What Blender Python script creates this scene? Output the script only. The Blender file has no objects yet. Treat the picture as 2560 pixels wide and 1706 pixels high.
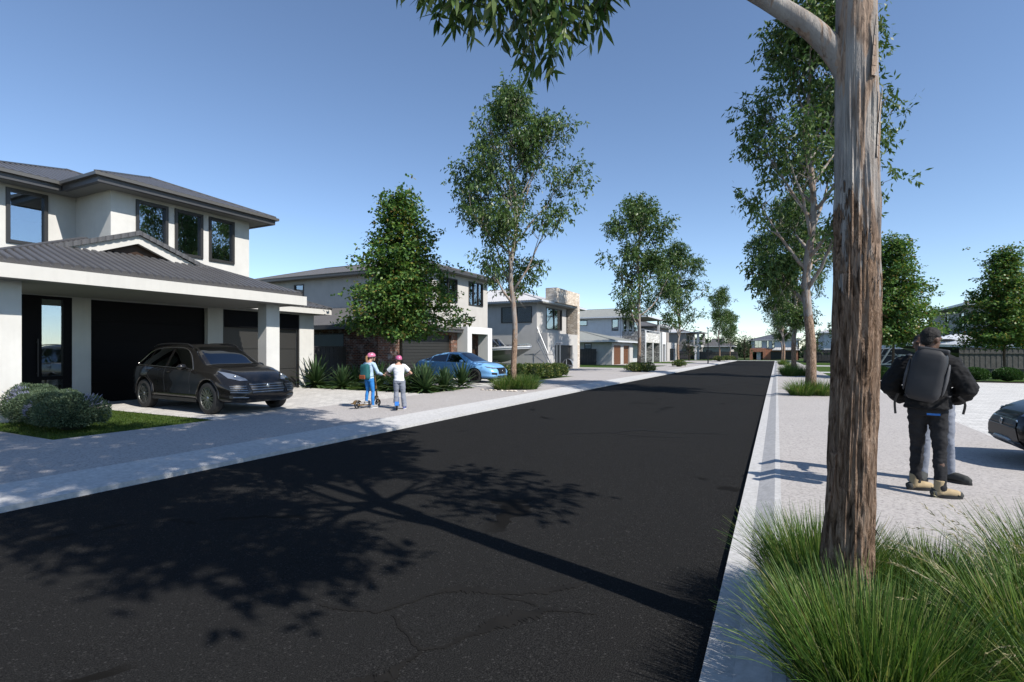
import bpy, bmesh, math, random
import numpy as np
from mathutils import Vector, Matrix, Quaternion
from mathutils.bvhtree import BVHTree
PI = math.pi
R = math.radians
import mathutils.noise as mnoise
scene = bpy.context.scene
COL = scene.collection
def GZ(y): return 0.0 if y < 20 else -0.005 * (y - 20)     # the street falls away gently
GL = 0.07                                                   # footpath and property level above the kerb lip

# ------------------------------------------------------------------ scene objects
def tag(o, label=None, cat=None, group=None, kind=None):
    if label: o['label'] = label
    if cat: o['category'] = cat
    if group: o['group'] = group
    if kind: o['kind'] = kind
    return o
def empty(name, loc, label, cat, group=None, rz=0.0):
    o = bpy.data.objects.new(name, None)
    COL.objects.link(o)
    o.location = loc
    o.rotation_euler = (0, 0, rz)
    o.empty_display_size = 0.2
    return tag(o, label, cat, group)
def copy_tree(o, parent=None):
    c = o.copy(); COL.objects.link(c)
    if parent is not None: c.parent = parent
    for ch in list(o.children): copy_tree(ch, c)
    return c

class MB:
    """collects faces, builds ONE mesh object"""
    def __init__(self, org=(0, 0, 0)):
        self.v = []; self.f = []; self.m = []; self.o = org
    def add(self, verts, faces, mi=0):
        b = len(self.v); self.v += [tuple(p) for p in verts]
        for f in faces:
            self.f.append(tuple(i + b for i in f)); self.m.append(mi)
        return self
    def quad(self, a, b, c, d, mi=0): return self.add([a, b, c, d], [(0, 1, 2, 3)], mi)
    def poly(self, pts, mi=0): return self.add(pts, [tuple(range(len(pts)))], mi)
    def box(self, x0, x1, y0, y1, z0, z1, mi=0):
        x0, x1 = min(x0, x1), max(x0, x1); y0, y1 = min(y0, y1), max(y0, y1); z0, z1 = min(z0, z1), max(z0, z1)
        v = [(x0, y0, z0), (x1, y0, z0), (x1, y1, z0), (x0, y1, z0), (x0, y0, z1), (x1, y0, z1), (x1, y1, z1), (x0, y1, z1)]
        return self.add(v, [(3, 2, 1, 0), (4, 5, 6, 7), (0, 1, 5, 4), (1, 2, 6, 5), (2, 3, 7, 6), (3, 0, 4, 7)], mi)
    def obox(self, c, ax, ay, az, sx, sy, sz, mi=0):
        c = Vector(c); ax = Vector(ax).normalized() * sx / 2; ay = Vector(ay).normalized() * sy / 2; az = Vector(az).normalized() * sz / 2
        v = [c - ax - ay - az, c + ax - ay - az, c + ax + ay - az, c - ax + ay - az, c - ax - ay + az, c + ax - ay + az, c + ax + ay + az, c - ax + ay + az]
        return self.add(v, [(3, 2, 1, 0), (4, 5, 6, 7), (0, 1, 5, 4), (1, 2, 6, 5), (2, 3, 7, 6), (3, 0, 4, 7)], mi)
    def beam(self, a, b, w, h, mi=0, up=(0, 0, 1)):
        a = Vector(a); b = Vector(b); d = (b - a); L = d.length; d.normalize()
        s = d.cross(Vector(up))
        if s.length < 1e-3: s = Vector((1, 0, 0))
        s.normalize(); u = s.cross(d)
        return self.obox((a + b) / 2, d, s, u, L, w, h, mi)
    def rings(self, rings, cap=True, mi=0, closed=True):
        n = len(rings[0]); v = [p for r in rings for p in r]; f = []
        for i in range(len(rings) - 1):
            for j in range(n if closed else n - 1):
                k = (j + 1) % n
                f.append((i * n + j, i * n + k, (i + 1) * n + k, (i + 1) * n + j))
        if cap:
            f.append(tuple(range(n - 1, -1, -1))); e = (len(rings) - 1) * n
            f.append(tuple(e + j for j in range(n)))
        return self.add(v, f, mi)
    def tube(self, pts, rad, n=8, mi=0, cap=True, flat=None):
        pts = [Vector(p) for p in pts]
        if not hasattr(rad, '__len__'): rad = [rad] * len(pts)
        rs = []; prev = None
        for i, p in enumerate(pts):
            d = (pts[min(i + 1, len(pts) - 1)] - pts[max(i - 1, 0)])
            if d.length < 1e-9: d = Vector((0, 0, 1))
            d.normalize()
            if prev is None:
                a = Vector((1, 0, 0)) if abs(d.x) < 0.8 else Vector((0, 1, 0))
            else: a = prev
            s = (a - d * a.dot(d))
            if s.length < 1e-4: s = d.orthogonal()
            s.normalize(); prev = s; t = d.cross(s)
            k = flat if flat else 1.0
            rs.append([p + (s * math.cos(2 * PI * j / n) + t * math.sin(2 * PI * j / n) * k) * rad[i] for j in range(n)])
        return self.rings(rs, cap, mi)
    def ell(self, c, r, nu=14, nv=9, mi=0, rot=None):
        c = Vector(c); rs = []
        for i in range(nv + 1):
            th = PI * (i + 0.02) / (nv + 0.04); z = -math.cos(th); q = math.sin(th); ring = []
            for j in range(nu):
                p = Vector((r[0] * q * math.cos(2 * PI * j / nu), r[1] * q * math.sin(2 * PI * j / nu), r[2] * z))
                if rot: p = rot @ p
                ring.append(c + p)
            rs.append(ring)
        return self.rings(rs, True, mi)
    def build(self, name, mats, parent=None, smooth=None, label=None):
        me = bpy.data.meshes.new(name)
        ox, oy, oz = self.o
        me.from_pydata([(x - ox, y - oy, z - oz) for x, y, z in self.v], [], self.f)
        if not isinstance(mats, (list, tuple)): mats = [mats]
        for m in mats: me.materials.append(m)
        if len(mats) > 1: me.polygons.foreach_set('material_index', self.m)
        if smooth is not None:
            me.polygons.foreach_set('use_smooth', [True] * len(me.polygons))
            if smooth < 180: me.set_sharp_from_angle(angle=R(smooth))
        me.update()
        ob = bpy.data.objects.new(name, me); COL.objects.link(ob)
        if parent is not None: ob.parent = parent
        if label: ob['label'] = label
        return ob

def bake(ob):
    dg = bpy.context.evaluated_depsgraph_get()
    me = bpy.data.meshes.new_from_object(ob.evaluated_get(dg))
    old = ob.data; ob.modifiers.clear(); ob.data = me
    bpy.data.meshes.remove(old)
    return ob
def np_mesh(name, verts, faces, mats, parent=None, mi=None, smooth=False):
    """verts (N,3) array, faces (M,k) array"""
    me = bpy.data.meshes.new(name)
    nv = len(verts); nf, k = faces.shape
    me.vertices.add(nv); me.vertices.foreach_set('co', np.asarray(verts, np.float32).ravel())
    me.loops.add(nf * k); me.loops.foreach_set('vertex_index', faces.astype(np.int32).ravel())
    me.polygons.add(nf); me.polygons.foreach_set('loop_start', np.arange(0, nf * k, k, dtype=np.int32))
    if not isinstance(mats, (list, tuple)): mats = [mats]
    for m in mats: me.materials.append(m)
    if mi is not None: me.polygons.foreach_set('material_index', np.asarray(mi, np.int32))
    if smooth: me.polygons.foreach_set('use_smooth', np.ones(nf, bool))
    me.update(calc_edges=True); me.validate()
    ob = bpy.data.objects.new(name, me); COL.objects.link(ob)
    if parent is not None: ob.parent = parent
    return ob

# ------------------------------------------------------------------ materials
MATS = {}
class NT:
    def __init__(self, name):
        self.m = bpy.data.materials.new(name); self.m.use_nodes = True
        self.t = self.m.node_tree; self.b = self.t.nodes['Principled BSDF']; self.out = self.t.nodes['Material Output']
    def n(self, typ, **kw):
        nd = self.t.nodes.new(typ)
        for k, v in kw.items(): setattr(nd, k, v)
        return nd
    def l(self, a, b): self.t.links.new(a, b)
    def val(self, nd, key, v): nd.inputs[key].default_value = v
    def coord(self, which='Object'):
        return self.n('ShaderNodeTexCoord').outputs[which]
    def pos(self): return self.n('ShaderNodeNewGeometry').outputs['Position']
    def noise(self, vec, scale, detail=4, rough=0.55, dist=0.0):
        nd = self.n('ShaderNodeTexNoise'); self.l(vec, nd.inputs['Vector'])
        self.val(nd, 'Scale', scale); self.val(nd, 'Detail', detail); self.val(nd, 'Roughness', rough); self.val(nd, 'Distortion', dist)
        return nd.outputs['Fac']
    def ramp(self, fac, stops, interp='LINEAR'):
        nd = self.n('ShaderNodeValToRGB'); self.l(fac, nd.inputs['Fac']); cr = nd.color_ramp; cr.interpolation = interp
        while len(cr.elements) < len(stops): cr.elements.new(0.5)
        for e, (p, c) in zip(cr.elements, stops):
            e.position = p; e.color = (c[0], c[1], c[2], 1) if hasattr(c, '__len__') else (c, c, c, 1)
        return nd.outputs['Color']
    def mix(self, fac, a, b, mode='MIX'):
        nd = self.n('ShaderNodeMix', data_type='RGBA', blend_type=mode)
        for key, v in ((0, fac), (6, a), (7, b)):
            if isinstance(v, (int, float)): nd.inputs[key].default_value = v
            elif isinstance(v, tuple): nd.inputs[key].default_value = (v[0], v[1], v[2], 1)
            else: self.l(v, nd.inputs[key])
        return nd.outputs[2]
    def math(self, op, a, b=None, clamp=False):
        nd = self.n('ShaderNodeMath', operation=op, use_clamp=clamp)
        for i, v in enumerate((a, b)):
            if v is None: continue
            if isinstance(v, (int, float)): nd.inputs[i].default_value = v
            else: self.l(v, nd.inputs[i])
        return nd.outputs[0]
    def mapping(self, vec, scale=(1, 1, 1), rot=(0, 0, 0)):
        nd = self.n('ShaderNodeMapping'); self.l(vec, nd.inputs['Vector'])
        nd.inputs['Scale'].default_value = scale; nd.inputs['Rotation'].default_value = rot
        return nd.outputs[0]
    def bump(self, h, strength=0.3, dist=0.01, nrm=None):
        nd = self.n('ShaderNodeBump'); self.l(h, nd.inputs['Height']); self.val(nd, 'Strength', strength); self.val(nd, 'Distance', dist)
        if nrm is not None: self.l(nrm, nd.inputs['Normal'])
        self.l(nd.outputs[0], self.b.inputs['Normal']); return nd.outputs[0]
    def base(self, c):
        if isinstance(c, tuple): self.b.inputs['Base Color'].default_value = (*c[:3], 1)
        else: self.l(c, self.b.inputs['Base Color'])
    def set(self, rough=None, metal=None, coat=None, spec=None, coat_rough=None, ior=None):
        for k, v in (('Roughness', rough), ('Metallic', metal), ('Coat Weight', coat), ('Specular IOR Level', spec), ('Coat Roughness', coat_rough), ('IOR', ior)):
            if v is None: continue
            if isinstance(v, (int, float)): self.b.inputs[k].default_value = v
            else: self.l(v, self.b.inputs[k])
        return self

def plain(name, c, rough=0.6, metal=0.0, coat=0.0, var=0.12, vs=3.0, bs=None, bstr=0.15, bd=0.005, spec=None, coord='Object'):
    """a plain painted/cast material with mild mottling"""
    if name in MATS: return MATS[name]
    k = NT(name); vec = k.coord(coord)
    nz = k.noise(vec, vs, 5, 0.6)
    lo = tuple(x * (1 - var) for x in c); hi = tuple(min(1, x * (1 + var)) for x in c)
    k.base(k.ramp(nz, [(0.3, lo), (0.7, hi)]))
    k.set(rough, metal, coat, spec, 0.03 if coat else None)
    if bs: k.bump(k.noise(vec, bs, 3), bstr, bd)
    MATS[name] = k.m
    return k.m

def render_mat(name, c, stain=0.10):
    """trowelled wall render with faint vertical weathering"""
    k = NT(name); p = k.pos()
    n1 = k.noise(p, 1.3, 6, 0.62); n2 = k.noise(k.mapping(p, (6, 6, 0.5)), 1.0, 4, 0.6)
    a = k.ramp(n1, [(0.3, tuple(x * (1 - stain) for x in c)), (0.72, tuple(min(0.9, x * (1 + stain * 0.6)) for x in c))])
    b = k.mix(k.ramp(n2, [(0.48, 0.0), (0.8, 0.22)]), a, tuple(x * 0.72 for x in c))
    k.base(b); k.set(0.85, spec=0.25)
    k.bump(k.math('ADD', k.noise(p, 90, 3, 0.6), k.math('MULTIPLY', n1, 1.5)), 0.25, 0.006)
    MATS[name] = k.m; return k.m

def leaf_mat(name, ramp, rough=0.45, trans=0.35, spec=0.35):
    k = NT(name)
    rnd = k.n('ShaderNodeNewGeometry').outputs['Random Per Island']
    col = k.ramp(rnd, ramp)
    k.base(col); k.set(rough, spec=spec)
    tr = k.n('ShaderNodeBsdfTranslucent'); k.l(k.mix(1.0, col, (1.0, 1.0, 0.55), 'MULTIPLY'), tr.inputs['Color'])
    mx = k.n('ShaderNodeMixShader'); k.val(mx, 'Fac', trans)
    k.l(k.b.outputs[0], mx.inputs[1]); k.l(tr.outputs[0], mx.inputs[2]); k.l(mx.outputs[0], k.out.inputs['Surface'])
    MATS[name] = k.m; return k.m

def glass_mat(name, tint=(0.55, 0.6, 0.62), refl=0.3, rough=0.0, rt=(0.85, 0.92, 1.0)):
    """coated window glass: part mirror, part see-through"""
    k = NT(name)
    tr = k.n('ShaderNodeBsdfTransparent'); tr.inputs[0].default_value = (*tint, 1)
    gl = k.n('ShaderNodeBsdfGlossy'); gl.inputs['Roughness'].default_value = rough; gl.inputs[0].default_value = (*rt, 1)
    lw = k.n('ShaderNodeLayerWeight'); lw.inputs['Blend'].default_value = 0.35
    fac = k.math('ADD', k.math('MULTIPLY', lw.outputs['Fresnel'], 0.75), refl, True)
    mx = k.n('ShaderNodeMixShader'); k.l(fac, mx.inputs[0]); k.l(tr.outputs[0], mx.inputs[1]); k.l(gl.outputs[0], mx.inputs[2])
    k.l(mx.outputs[0], k.out.inputs['Surface'])
    MATS[name] = k.m; return k.m

def M_asphalt():
    k = NT('asphalt'); p = k.pos()
    fine = k.noise(p, 140, 2, 0.7); grit = k.n('ShaderNodeTexVoronoi'); k.l(p, grit.inputs['Vector']); k.val(grit, 'Scale', 95)
    grit2 = k.n('ShaderNodeTexVoronoi'); k.l(p, grit2.inputs['Vector']); k.val(grit2, 'Scale', 42)
    big = k.noise(p, 0.35, 5, 0.6)
    c = k.ramp(fine, [(0.28, (0.0045, 0.0045, 0.0045)), (0.5, (0.0155, 0.0152, 0.0147)), (0.72, (0.039, 0.038, 0.0362))])
    sp = k.ramp(grit.outputs['Color'], [(0.86, 0.0), (0.9, 1.0)])
    c = k.mix(k.math('MULTIPLY', sp, 0.4), c, (0.085, 0.082, 0.078))
    sp2 = k.ramp(grit2.outputs['Distance'], [(0.07, 1.0), (0.12, 0.0)])
    sel = k.ramp(grit2.outputs['Color'], [(0.72, 0.0), (0.75, 1.0)])
    c = k.mix(k.math('MULTIPLY', k.math('MULTIPLY', sp2, sel), 0.5), c, (0.11, 0.106, 0.10))
    c = k.mix(k.ramp(big, [(0.35, 0.0), (0.7, 0.35)]), c, (0.016, 0.016, 0.0162))
    # wandering sealed cracks and tar patches
    w = k.n('ShaderNodeVectorMath', operation='ADD'); k.l(p, w.inputs[0])
    wn = k.n('ShaderNodeTexNoise'); k.l(p, wn.inputs['Vector']); k.val(wn, 'Scale', 1.6); k.val(wn, 'Detail', 6)
    ws = k.n('ShaderNodeVectorMath', operation='SCALE'); k.l(wn.outputs['Color'], ws.inputs[0]); ws.inputs['Scale'].default_value = 0.9
    k.l(ws.outputs[0], w.inputs[1])
    vo = k.n('ShaderNodeTexVoronoi', feature='DISTANCE_TO_EDGE'); k.l(w.outputs[0], vo.inputs['Vector']); k.val(vo, 'Scale', 0.42)
    thin = k.noise(p, 2.2, 4); mask = k.ramp(k.noise(p, 0.55, 3), [(0.56, 0.0), (0.6, 1.0)])
    wid = k.math('MULTIPLY', k.ramp(thin, [(0.42, 0.12), (0.66, 1.0)]), 0.045)
    crack = k.math('MULTIPLY', k.math('LESS_THAN', vo.outputs['Distance'], wid), mask)
    c = k.mix(crack, c, (0.0085, 0.0078, 0.0068))
    k.base(c); k.set(k.math('SUBTRACT', 0.93, k.math('MULTIPLY', crack, 0.12)), spec=0.05)
    h = k.math('ADD', k.math('MULTIPLY', fine, 0.8), k.math('MULTIPLY', k.math('SUBTRACT', 1.0, grit.outputs['Distance']), 0.7))
    h = k.math('MULTIPLY', h, k.math('SUBTRACT', 1.0, crack))
    k.bump(h, 0.55, 0.012)
    return k.m
def M_aggregate(name, c, scale=60, dark=0.55):
    k = NT(name); p = k.pos()
    n1 = k.noise(p, scale, 3, 0.7); n2 = k.noise(p, 0.6, 6, 0.6); n3 = k.noise(p, 7, 4, 0.6)
    col = k.ramp(n1, [(0.3, tuple(x * dark for x in c)), (0.48, c), (0.72, tuple(min(0.85, x * 1.22) for x in c))])
    col = k.mix(k.ramp(n2, [(0.4, 0.0), (0.75, 0.22)]), col, tuple(x * 0.7 for x in c))
    col = k.mix(k.ramp(n3, [(0.55, 0.0), (0.8, 0.16)]), col, tuple(x * 0.6 for x in c))
    k.base(col); k.set(0.88, spec=0.25); k.bump(n1, 0.4, 0.008)
    return k.m
def M_pavers(name, c, ang=0.0):
    k = NT(name); p = k.mapping(k.pos(), (1, 1, 1), (0, 0, ang))
    b = k.n('ShaderNodeTexBrick'); k.l(p, b.inputs['Vector'])
    k.val(b, 'Scale', 1.0); k.val(b, 'Brick Width', 0.3); k.val(b, 'Row Height', 0.15); k.val(b, 'Mortar Size', 0.005); k.val(b, 'Bias', -0.1)
    b.inputs['Color1'].default_value = (*[x * 0.86 for x in c], 1); b.inputs['Color2'].default_value = (*[min(0.85, x * 1.1) for x in c], 1)
    b.inputs['Mortar'].default_value = (*[x * 0.42 for x in c], 1)
    n = k.noise(k.pos(), 2.0, 6, 0.65)
    col = k.mix(k.ramp(n, [(0.4, 0.0), (0.75, 0.3)]), b.outputs['Color'], tuple(x * 0.72 for x in c))
    k.base(col); k.set(0.85, spec=0.25)
    k.bump(k.math('ADD', k.math('MULTIPLY', b.outputs['Fac'], -1.0), k.math('MULTIPLY', k.noise(k.pos(), 60, 2), 0.4)), 0.4, 0.006)
    return k.m
def M_lawn(name, c=(0.045, 0.085, 0.012)):
    k = NT(name); p = k.pos()
    n1 = k.noise(p, 45, 4, 0.7); n2 = k.noise(p, 1.2, 5, 0.6)
    col = k.ramp(n1, [(0.3, tuple(x * 0.45 for x in c)), (0.52, c), (0.75, (c[0] * 1.8, c[1] * 1.6, c[2] * 1.6))])
    col = k.mix(k.ramp(n2, [(0.4, 0.0), (0.75, 0.35)]), col, (c[0] * 1.5, c[1] * 1.1, c[2]))
    k.base(col); k.set(0.9, spec=0.15); k.bump(n1, 0.9, 0.03)
    return k.m
def M_brick(name='brick'):
    k = NT(name); sx = k.n('ShaderNodeSeparateXYZ'); k.l(k.pos(), sx.inputs[0])
    cx = k.n('ShaderNodeCombineXYZ'); k.l(k.math('ADD', sx.outputs[0], sx.outputs[1]), cx.inputs[0]); k.l(sx.outputs[2], cx.inputs[1])
    b = k.n('ShaderNodeTexBrick'); k.l(cx.outputs[0], b.inputs['Vector'])
    k.val(b, 'Scale', 1.0); k.val(b, 'Brick Width', 0.24); k.val(b, 'Row Height', 0.086); k.val(b, 'Mortar Size', 0.009); k.val(b, 'Bias', 0.0)
    b.inputs['Color1'].default_value = (0.20, 0.068, 0.035, 1); b.inputs['Color2'].default_value = (0.055, 0.028, 0.02, 1); b.inputs['Mortar'].default_value = (0.27, 0.225, 0.19, 1)
    wh = k.noise(cx.outputs[0], 2.6, 5, 0.7)
    col = k.mix(k.ramp(wh, [(0.52, 0.0), (0.66, 0.75)]), b.outputs['Color'], (0.40, 0.35, 0.31))
    k.base(col); k.set(0.9, spec=0.2); k.bump(k.math('SUBTRACT', k.noise(cx.outputs[0], 40, 3), b.outputs['Fac']), 0.6, 0.012)
    return k.m
def M_stone(name, a, b_, mort, scale=2.2, stretch=(1, 1, 2.2)):
    k = NT(name); p = k.mapping(k.pos(), stretch)
    v = k.n('ShaderNodeTexVoronoi'); k.l(p, v.inputs['Vector']); k.val(v, 'Scale', scale)
    e = k.n('ShaderNodeTexVoronoi', feature='DISTANCE_TO_EDGE'); k.l(p, e.inputs['Vector']); k.val(e, 'Scale', scale)
    col = k.ramp(v.outputs['Color'], [(0.15, a), (0.85, b_)])
    col = k.mix(k.ramp(k.noise(p, 9, 5, 0.7), [(0.45, 0.0), (0.75, 0.4)]), col, tuple(x * 0.75 for x in a))
    col = k.mix(k.ramp(e.outputs['Distance'], [(0.02, 1.0), (0.06, 0.0)]), col, mort)
    k.base(col); k.set(0.9, spec=0.2); k.bump(k.math('MINIMUM', e.outputs['Distance'], 0.15), 0.8, 0.08)
    return k.m
def M_bark():
    """rough furrowed brown bark low down, smooth pale grey-cream with peeling strips higher (object Z runs up the tree)"""
    k = NT('gum_bark'); p = k.coord('Object'); s = k.n('ShaderNodeSeparateXYZ'); k.l(p, s.inputs[0])
    st = k.mapping(p, (1, 1, 0.24)); fur = k.noise(st, 30, 6, 0.7, 1.2); fur2 = k.noise(k.mapping(p, (1, 1, 0.06)), 55, 3, 0.6)
    rough_c = k.ramp(fur, [(0.34, (0.03, 0.018, 0.011)), (0.43, (0.17, 0.108, 0.07)), (0.55, (0.37, 0.255, 0.18)), (0.8, (0.50, 0.38, 0.29))])
    pale = k.ramp(k.noise(k.mapping(p, (1, 1, 0.35)), 6, 5, 0.6), [(0.3, (0.19, 0.16, 0.14)), (0.55, (0.33, 0.30, 0.275)), (0.75, (0.50, 0.46, 0.41))])
    strip = k.ramp(k.noise(k.mapping(p, (1, 1, 0.12)), 9, 4, 0.6, 1.0), [(0.52, 0.0), (0.56, 1.0)])
    pale = k.mix(k.math('MULTIPLY', strip, 0.8), pale, rough_c)
    ins = k.noise(k.mapping(p, (1, 1, 0.25)), 5, 5, 0.65)
    lim = k.n('ShaderNodeValue'); lim.outputs[0].default_value = 2.15
    h = k.math('SUBTRACT', k.math('ADD', s.outputs[2], k.math('MULTIPLY', k.math('SUBTRACT', ins, 0.5), 3.2)), lim.outputs[0])
    f = k.ramp(k.math('ADD', k.math('MULTIPLY', h, 1.6), 0.5, True), [(0.45, 0.0), (0.55, 1.0)])
    k.base(k.mix(f, rough_c, pale)); k.set(0.88, spec=0.2)
    hb = k.math('ADD', fur, k.math('MULTIPLY', fur2, 0.4))
    k.bump(k.math('MULTIPLY', hb, k.math('SUBTRACT', 1.0, k.math('MULTIPLY', f, 0.75))), 1.0, 0.05)
    return k.m

MAT = {}
MAT['asphalt'] = M_asphalt()
MAT['kerb'] = M_aggregate('kerb_concrete', (0.47, 0.46, 0.445), 16, 0.86)
MAT['gutter'] = M_aggregate('shaded_kerb_concrete', (0.44, 0.43, 0.42), 16, 0.84)  # kerb concrete darkened as shade, for the slope turned from the sun
MAT['path'] = M_aggregate('exposed_aggregate', (0.40, 0.372, 0.35), 34, 0.55)
MAT['paver'] = M_pavers('light_pavers', (0.56, 0.535, 0.495), PI / 2)
MAT['paver_r'] = M_pavers('driveway_pavers', (0.58, 0.565, 0.535), 0.0)
MAT['lawn'] = M_lawn('lawn_turf')
MAT['ground'] = M_lawn('open_ground', (0.05, 0.065, 0.02))
MAT['soil'] = plain('bark_mulch', (0.035, 0.022, 0.014), 0.95, var=0.5, vs=25, bs=40, bstr=0.8, bd=0.03)
MAT['wall1'] = render_mat('warm_white_render', (0.62, 0.605, 0.565))
MAT['wall2'] = render_mat('beige_grey_render', (0.52, 0.495, 0.455))
MAT['wall3'] = render_mat('pale_grey_render', (0.50, 0.48, 0.45))
MAT['wall4'] = render_mat('cool_white_render', (0.66, 0.66, 0.67))
MAT['wall5'] = render_mat('taupe_render', (0.27, 0.245, 0.225))
MAT['white'] = render_mat('clean_white_render', (0.72, 0.715, 0.70), 0.03)
MAT['fascia'] = render_mat('fascia_render', (0.58, 0.56, 0.515), 0.04)
MAT['soffit'] = plain('soffit_board', (0.42, 0.41, 0.36), 0.8, var=0.04, vs=1)
MAT['roof_dark'] = plain('dark_metal_roofing', (0.085, 0.083, 0.085), 0.4, 0.0, var=0.10, vs=2, spec=0.5)
MAT['roof_mid'] = plain('brown_grey_roofing', (0.10, 0.095, 0.09), 0.5, 0.0, var=0.1, vs=2)
MAT['roof_pale'] = plain('pale_metal_roofing', (0.48, 0.47, 0.46), 0.45, 0.0, var=0.08, vs=2)
MAT['roof_sage'] = plain('sage_grey_roofing', (0.24, 0.245, 0.22), 0.5, 0.0, var=0.1, vs=2)
MAT['roof_tile'] = plain('terracotta_tiles', (0.30, 0.215, 0.165), 0.8, 0.0, var=0.25, vs=4)
MAT['gutterdark'] = plain('dark_gutter', (0.06, 0.06, 0.062), 0.4, 0.0, var=0.06)
MAT['bronze'] = plain('bronze_gutter', (0.115, 0.11, 0.10), 0.35, 0.2, var=0.06)
MAT['gutterlight'] = plain('light_gutter', (0.62, 0.63, 0.65), 0.4, 0.0, var=0.05)
MAT['frame'] = plain('charcoal_window_frame', (0.035, 0.034, 0.033), 0.35, 0.1, var=0.06)
MAT['doordark'] = plain('charcoal_garage_panel', (0.028, 0.027, 0.025), 0.5, 0.0, var=0.05, vs=1)
MAT['blackdoor'] = plain('black_door_panel', (0.004, 0.0045, 0.006), 0.55, 0.0, var=0.05, vs=1, spec=0.08)
MAT['brownwood'] = None
MAT['brick'] = M_brick()
MAT['stone_cream'] = M_stone('cream_stone_cladding', (0.55, 0.46, 0.36), (0.78, 0.70, 0.60), (0.42, 0.35, 0.28), 2.4)
MAT['stone_grey'] = M_stone('grey_ledgestone', (0.20, 0.19, 0.18), (0.55, 0.53, 0.50), (0.06, 0.06, 0.06), 1.6, (1, 1, 2.6))
MAT['stone_white'] = M_stone('white_ledgestone', (0.50, 0.48, 0.44), (0.78, 0.76, 0.72), (0.30, 0.29, 0.27), 1.5, (1, 1, 2.4))
MAT['glass'] = glass_mat('coated_window_glass', (0.7, 0.74, 0.74), 0.34)
MAT['carglass'] = glass_mat('tinted_car_glass', (0.10, 0.11, 0.12), 0.12)
MAT['curtain'] = plain('cream_curtain', (0.55, 0.50, 0.38), 0.9, var=0.08)
MAT['fence'] = plain('weathered_timber_fence', (0.085, 0.08, 0.072), 0.85, var=0.3, vs=6, bs=30, bstr=0.3)
MAT['fencedark'] = plain('dark_steel_fence', (0.05, 0.045, 0.045), 0.6, var=0.15, vs=4)
MAT['bark'] = M_bark()
MAT['bark2'] = plain('street_tree_bark', (0.085, 0.062, 0.042), 0.9, var=0.3, vs=14, bs=30, bstr=0.8, bd=0.02)
MAT['steel'] = plain('galvanised_steel', (0.46, 0.47, 0.48), 0.38, 0.7, var=0.15, vs=8)
MAT['black'] = plain('black_plastic', (0.012, 0.012, 0.013), 0.45, var=0.1)
MAT['rubber'] = plain('tyre_rubber', (0.018, 0.018, 0.018), 0.75, var=0.15, vs=20)
MAT['chrome'] = plain('bright_chrome', (0.62, 0.62, 0.62), 0.12, 1.0, var=0.02)
def M_wood(name, a, b):
    k = NT(name); p = k.pos(); s = k.n('ShaderNodeSeparateXYZ'); k.l(p, s.inputs[0])
    g = k.noise(k.mapping(p, (0.6, 0.6, 9)), 4, 5, 0.6, 0.4)
    col = k.ramp(g, [(0.3, a), (0.7, b)])
    k.base(col); k.set(0.55, spec=0.3); k.bump(g, 0.2, 0.004); return k.m
MAT['brownwood'] = M_wood('dark_timber', (0.02, 0.012, 0.008), (0.065, 0.036, 0.022))
MAT['redwood'] = M_wood('red_brown_timber', (0.075, 0.028, 0.012), (0.19, 0.082, 0.036))
MAT['gumleaf'] = leaf_mat('gum_leaf', [(0.0, (0.03, 0.07, 0.02)), (0.45, (0.062, 0.122, 0.03)), (0.8, (0.108, 0.172, 0.043)), (1.0, (0.16, 0.20, 0.07))], 0.4, 0.3)
MAT['mapleleaf'] = leaf_mat('street_tree_leaf', [(0.0, (0.034, 0.092, 0.026)), (0.45, (0.082, 0.175, 0.04)), (0.84, (0.165, 0.265, 0.06)), (0.94, (0.25, 0.235, 0.06)), (1.0, (0.23, 0.13, 0.04))], 0.45, 0.35)
MAT['grass'] = leaf_mat('tussock_blade', [(0.0, (0.03, 0.075, 0.014)), (0.5, (0.08, 0.165, 0.03)), (0.8, (0.17, 0.25, 0.055)), (0.95, (0.29, 0.30, 0.11)), (1.0, (0.38, 0.33, 0.17))], 0.5, 0.35)
MAT['drygrass'] = leaf_mat('dry_seed_stalk', [(0.0, (0.32, 0.27, 0.14)), (1.0, (0.52, 0.47, 0.32))], 0.6, 0.3)
MAT['turfblade'] = leaf_mat('lawn_blade', [(0.0, (0.03, 0.065, 0.010)), (0.6, (0.06, 0.11, 0.014)), (1.0, (0.12, 0.15, 0.03))], 0.6, 0.35)
MAT['agave'] = leaf_mat('sword_leaf', [(0.0, (0.022, 0.05, 0.018)), (0.6, (0.045, 0.085, 0.03)), (1.0, (0.09, 0.125, 0.05))], 0.4, 0.12)
MAT['silver'] = leaf_mat('grey_green_leaf', [(0.0, (0.035, 0.062, 0.034)), (0.6, (0.07, 0.11, 0.06)), (1.0, (0.13, 0.17, 0.09))], 0.6, 0.2)
MAT['lavender'] = leaf_mat('lavender_tip', [(0.0, (0.16, 0.17, 0.27)), (1.0, (0.30, 0.31, 0.42))], 0.7, 0.2)
MAT['yellowshrub'] = leaf_mat('flowering_shrub_leaf', [(0.0, (0.03, 0.06, 0.014)), (0.6, (0.065, 0.115, 0.022)), (0.85, (0.11, 0.16, 0.035)), (0.93, (0.38, 0.34, 0.10)), (1.0, (0.52, 0.46, 0.22))], 0.5, 0.3)
MAT['box'] = leaf_mat('clipped_box_leaf', [(0.0, (0.02, 0.06, 0.012)), (0.7, (0.04, 0.10, 0.02)), (1.0, (0.08, 0.15, 0.035))], 0.45, 0.25)
MAT['farleaf'] = leaf_mat('distant_tree_leaf', [(0.0, (0.03, 0.055, 0.022)), (1.0, (0.065, 0.10, 0.04))], 0.6, 0.3)
MAT['core'] = plain('shrub_interior', (0.012, 0.022, 0.008), 0.95, var=0.4, vs=10)
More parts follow.
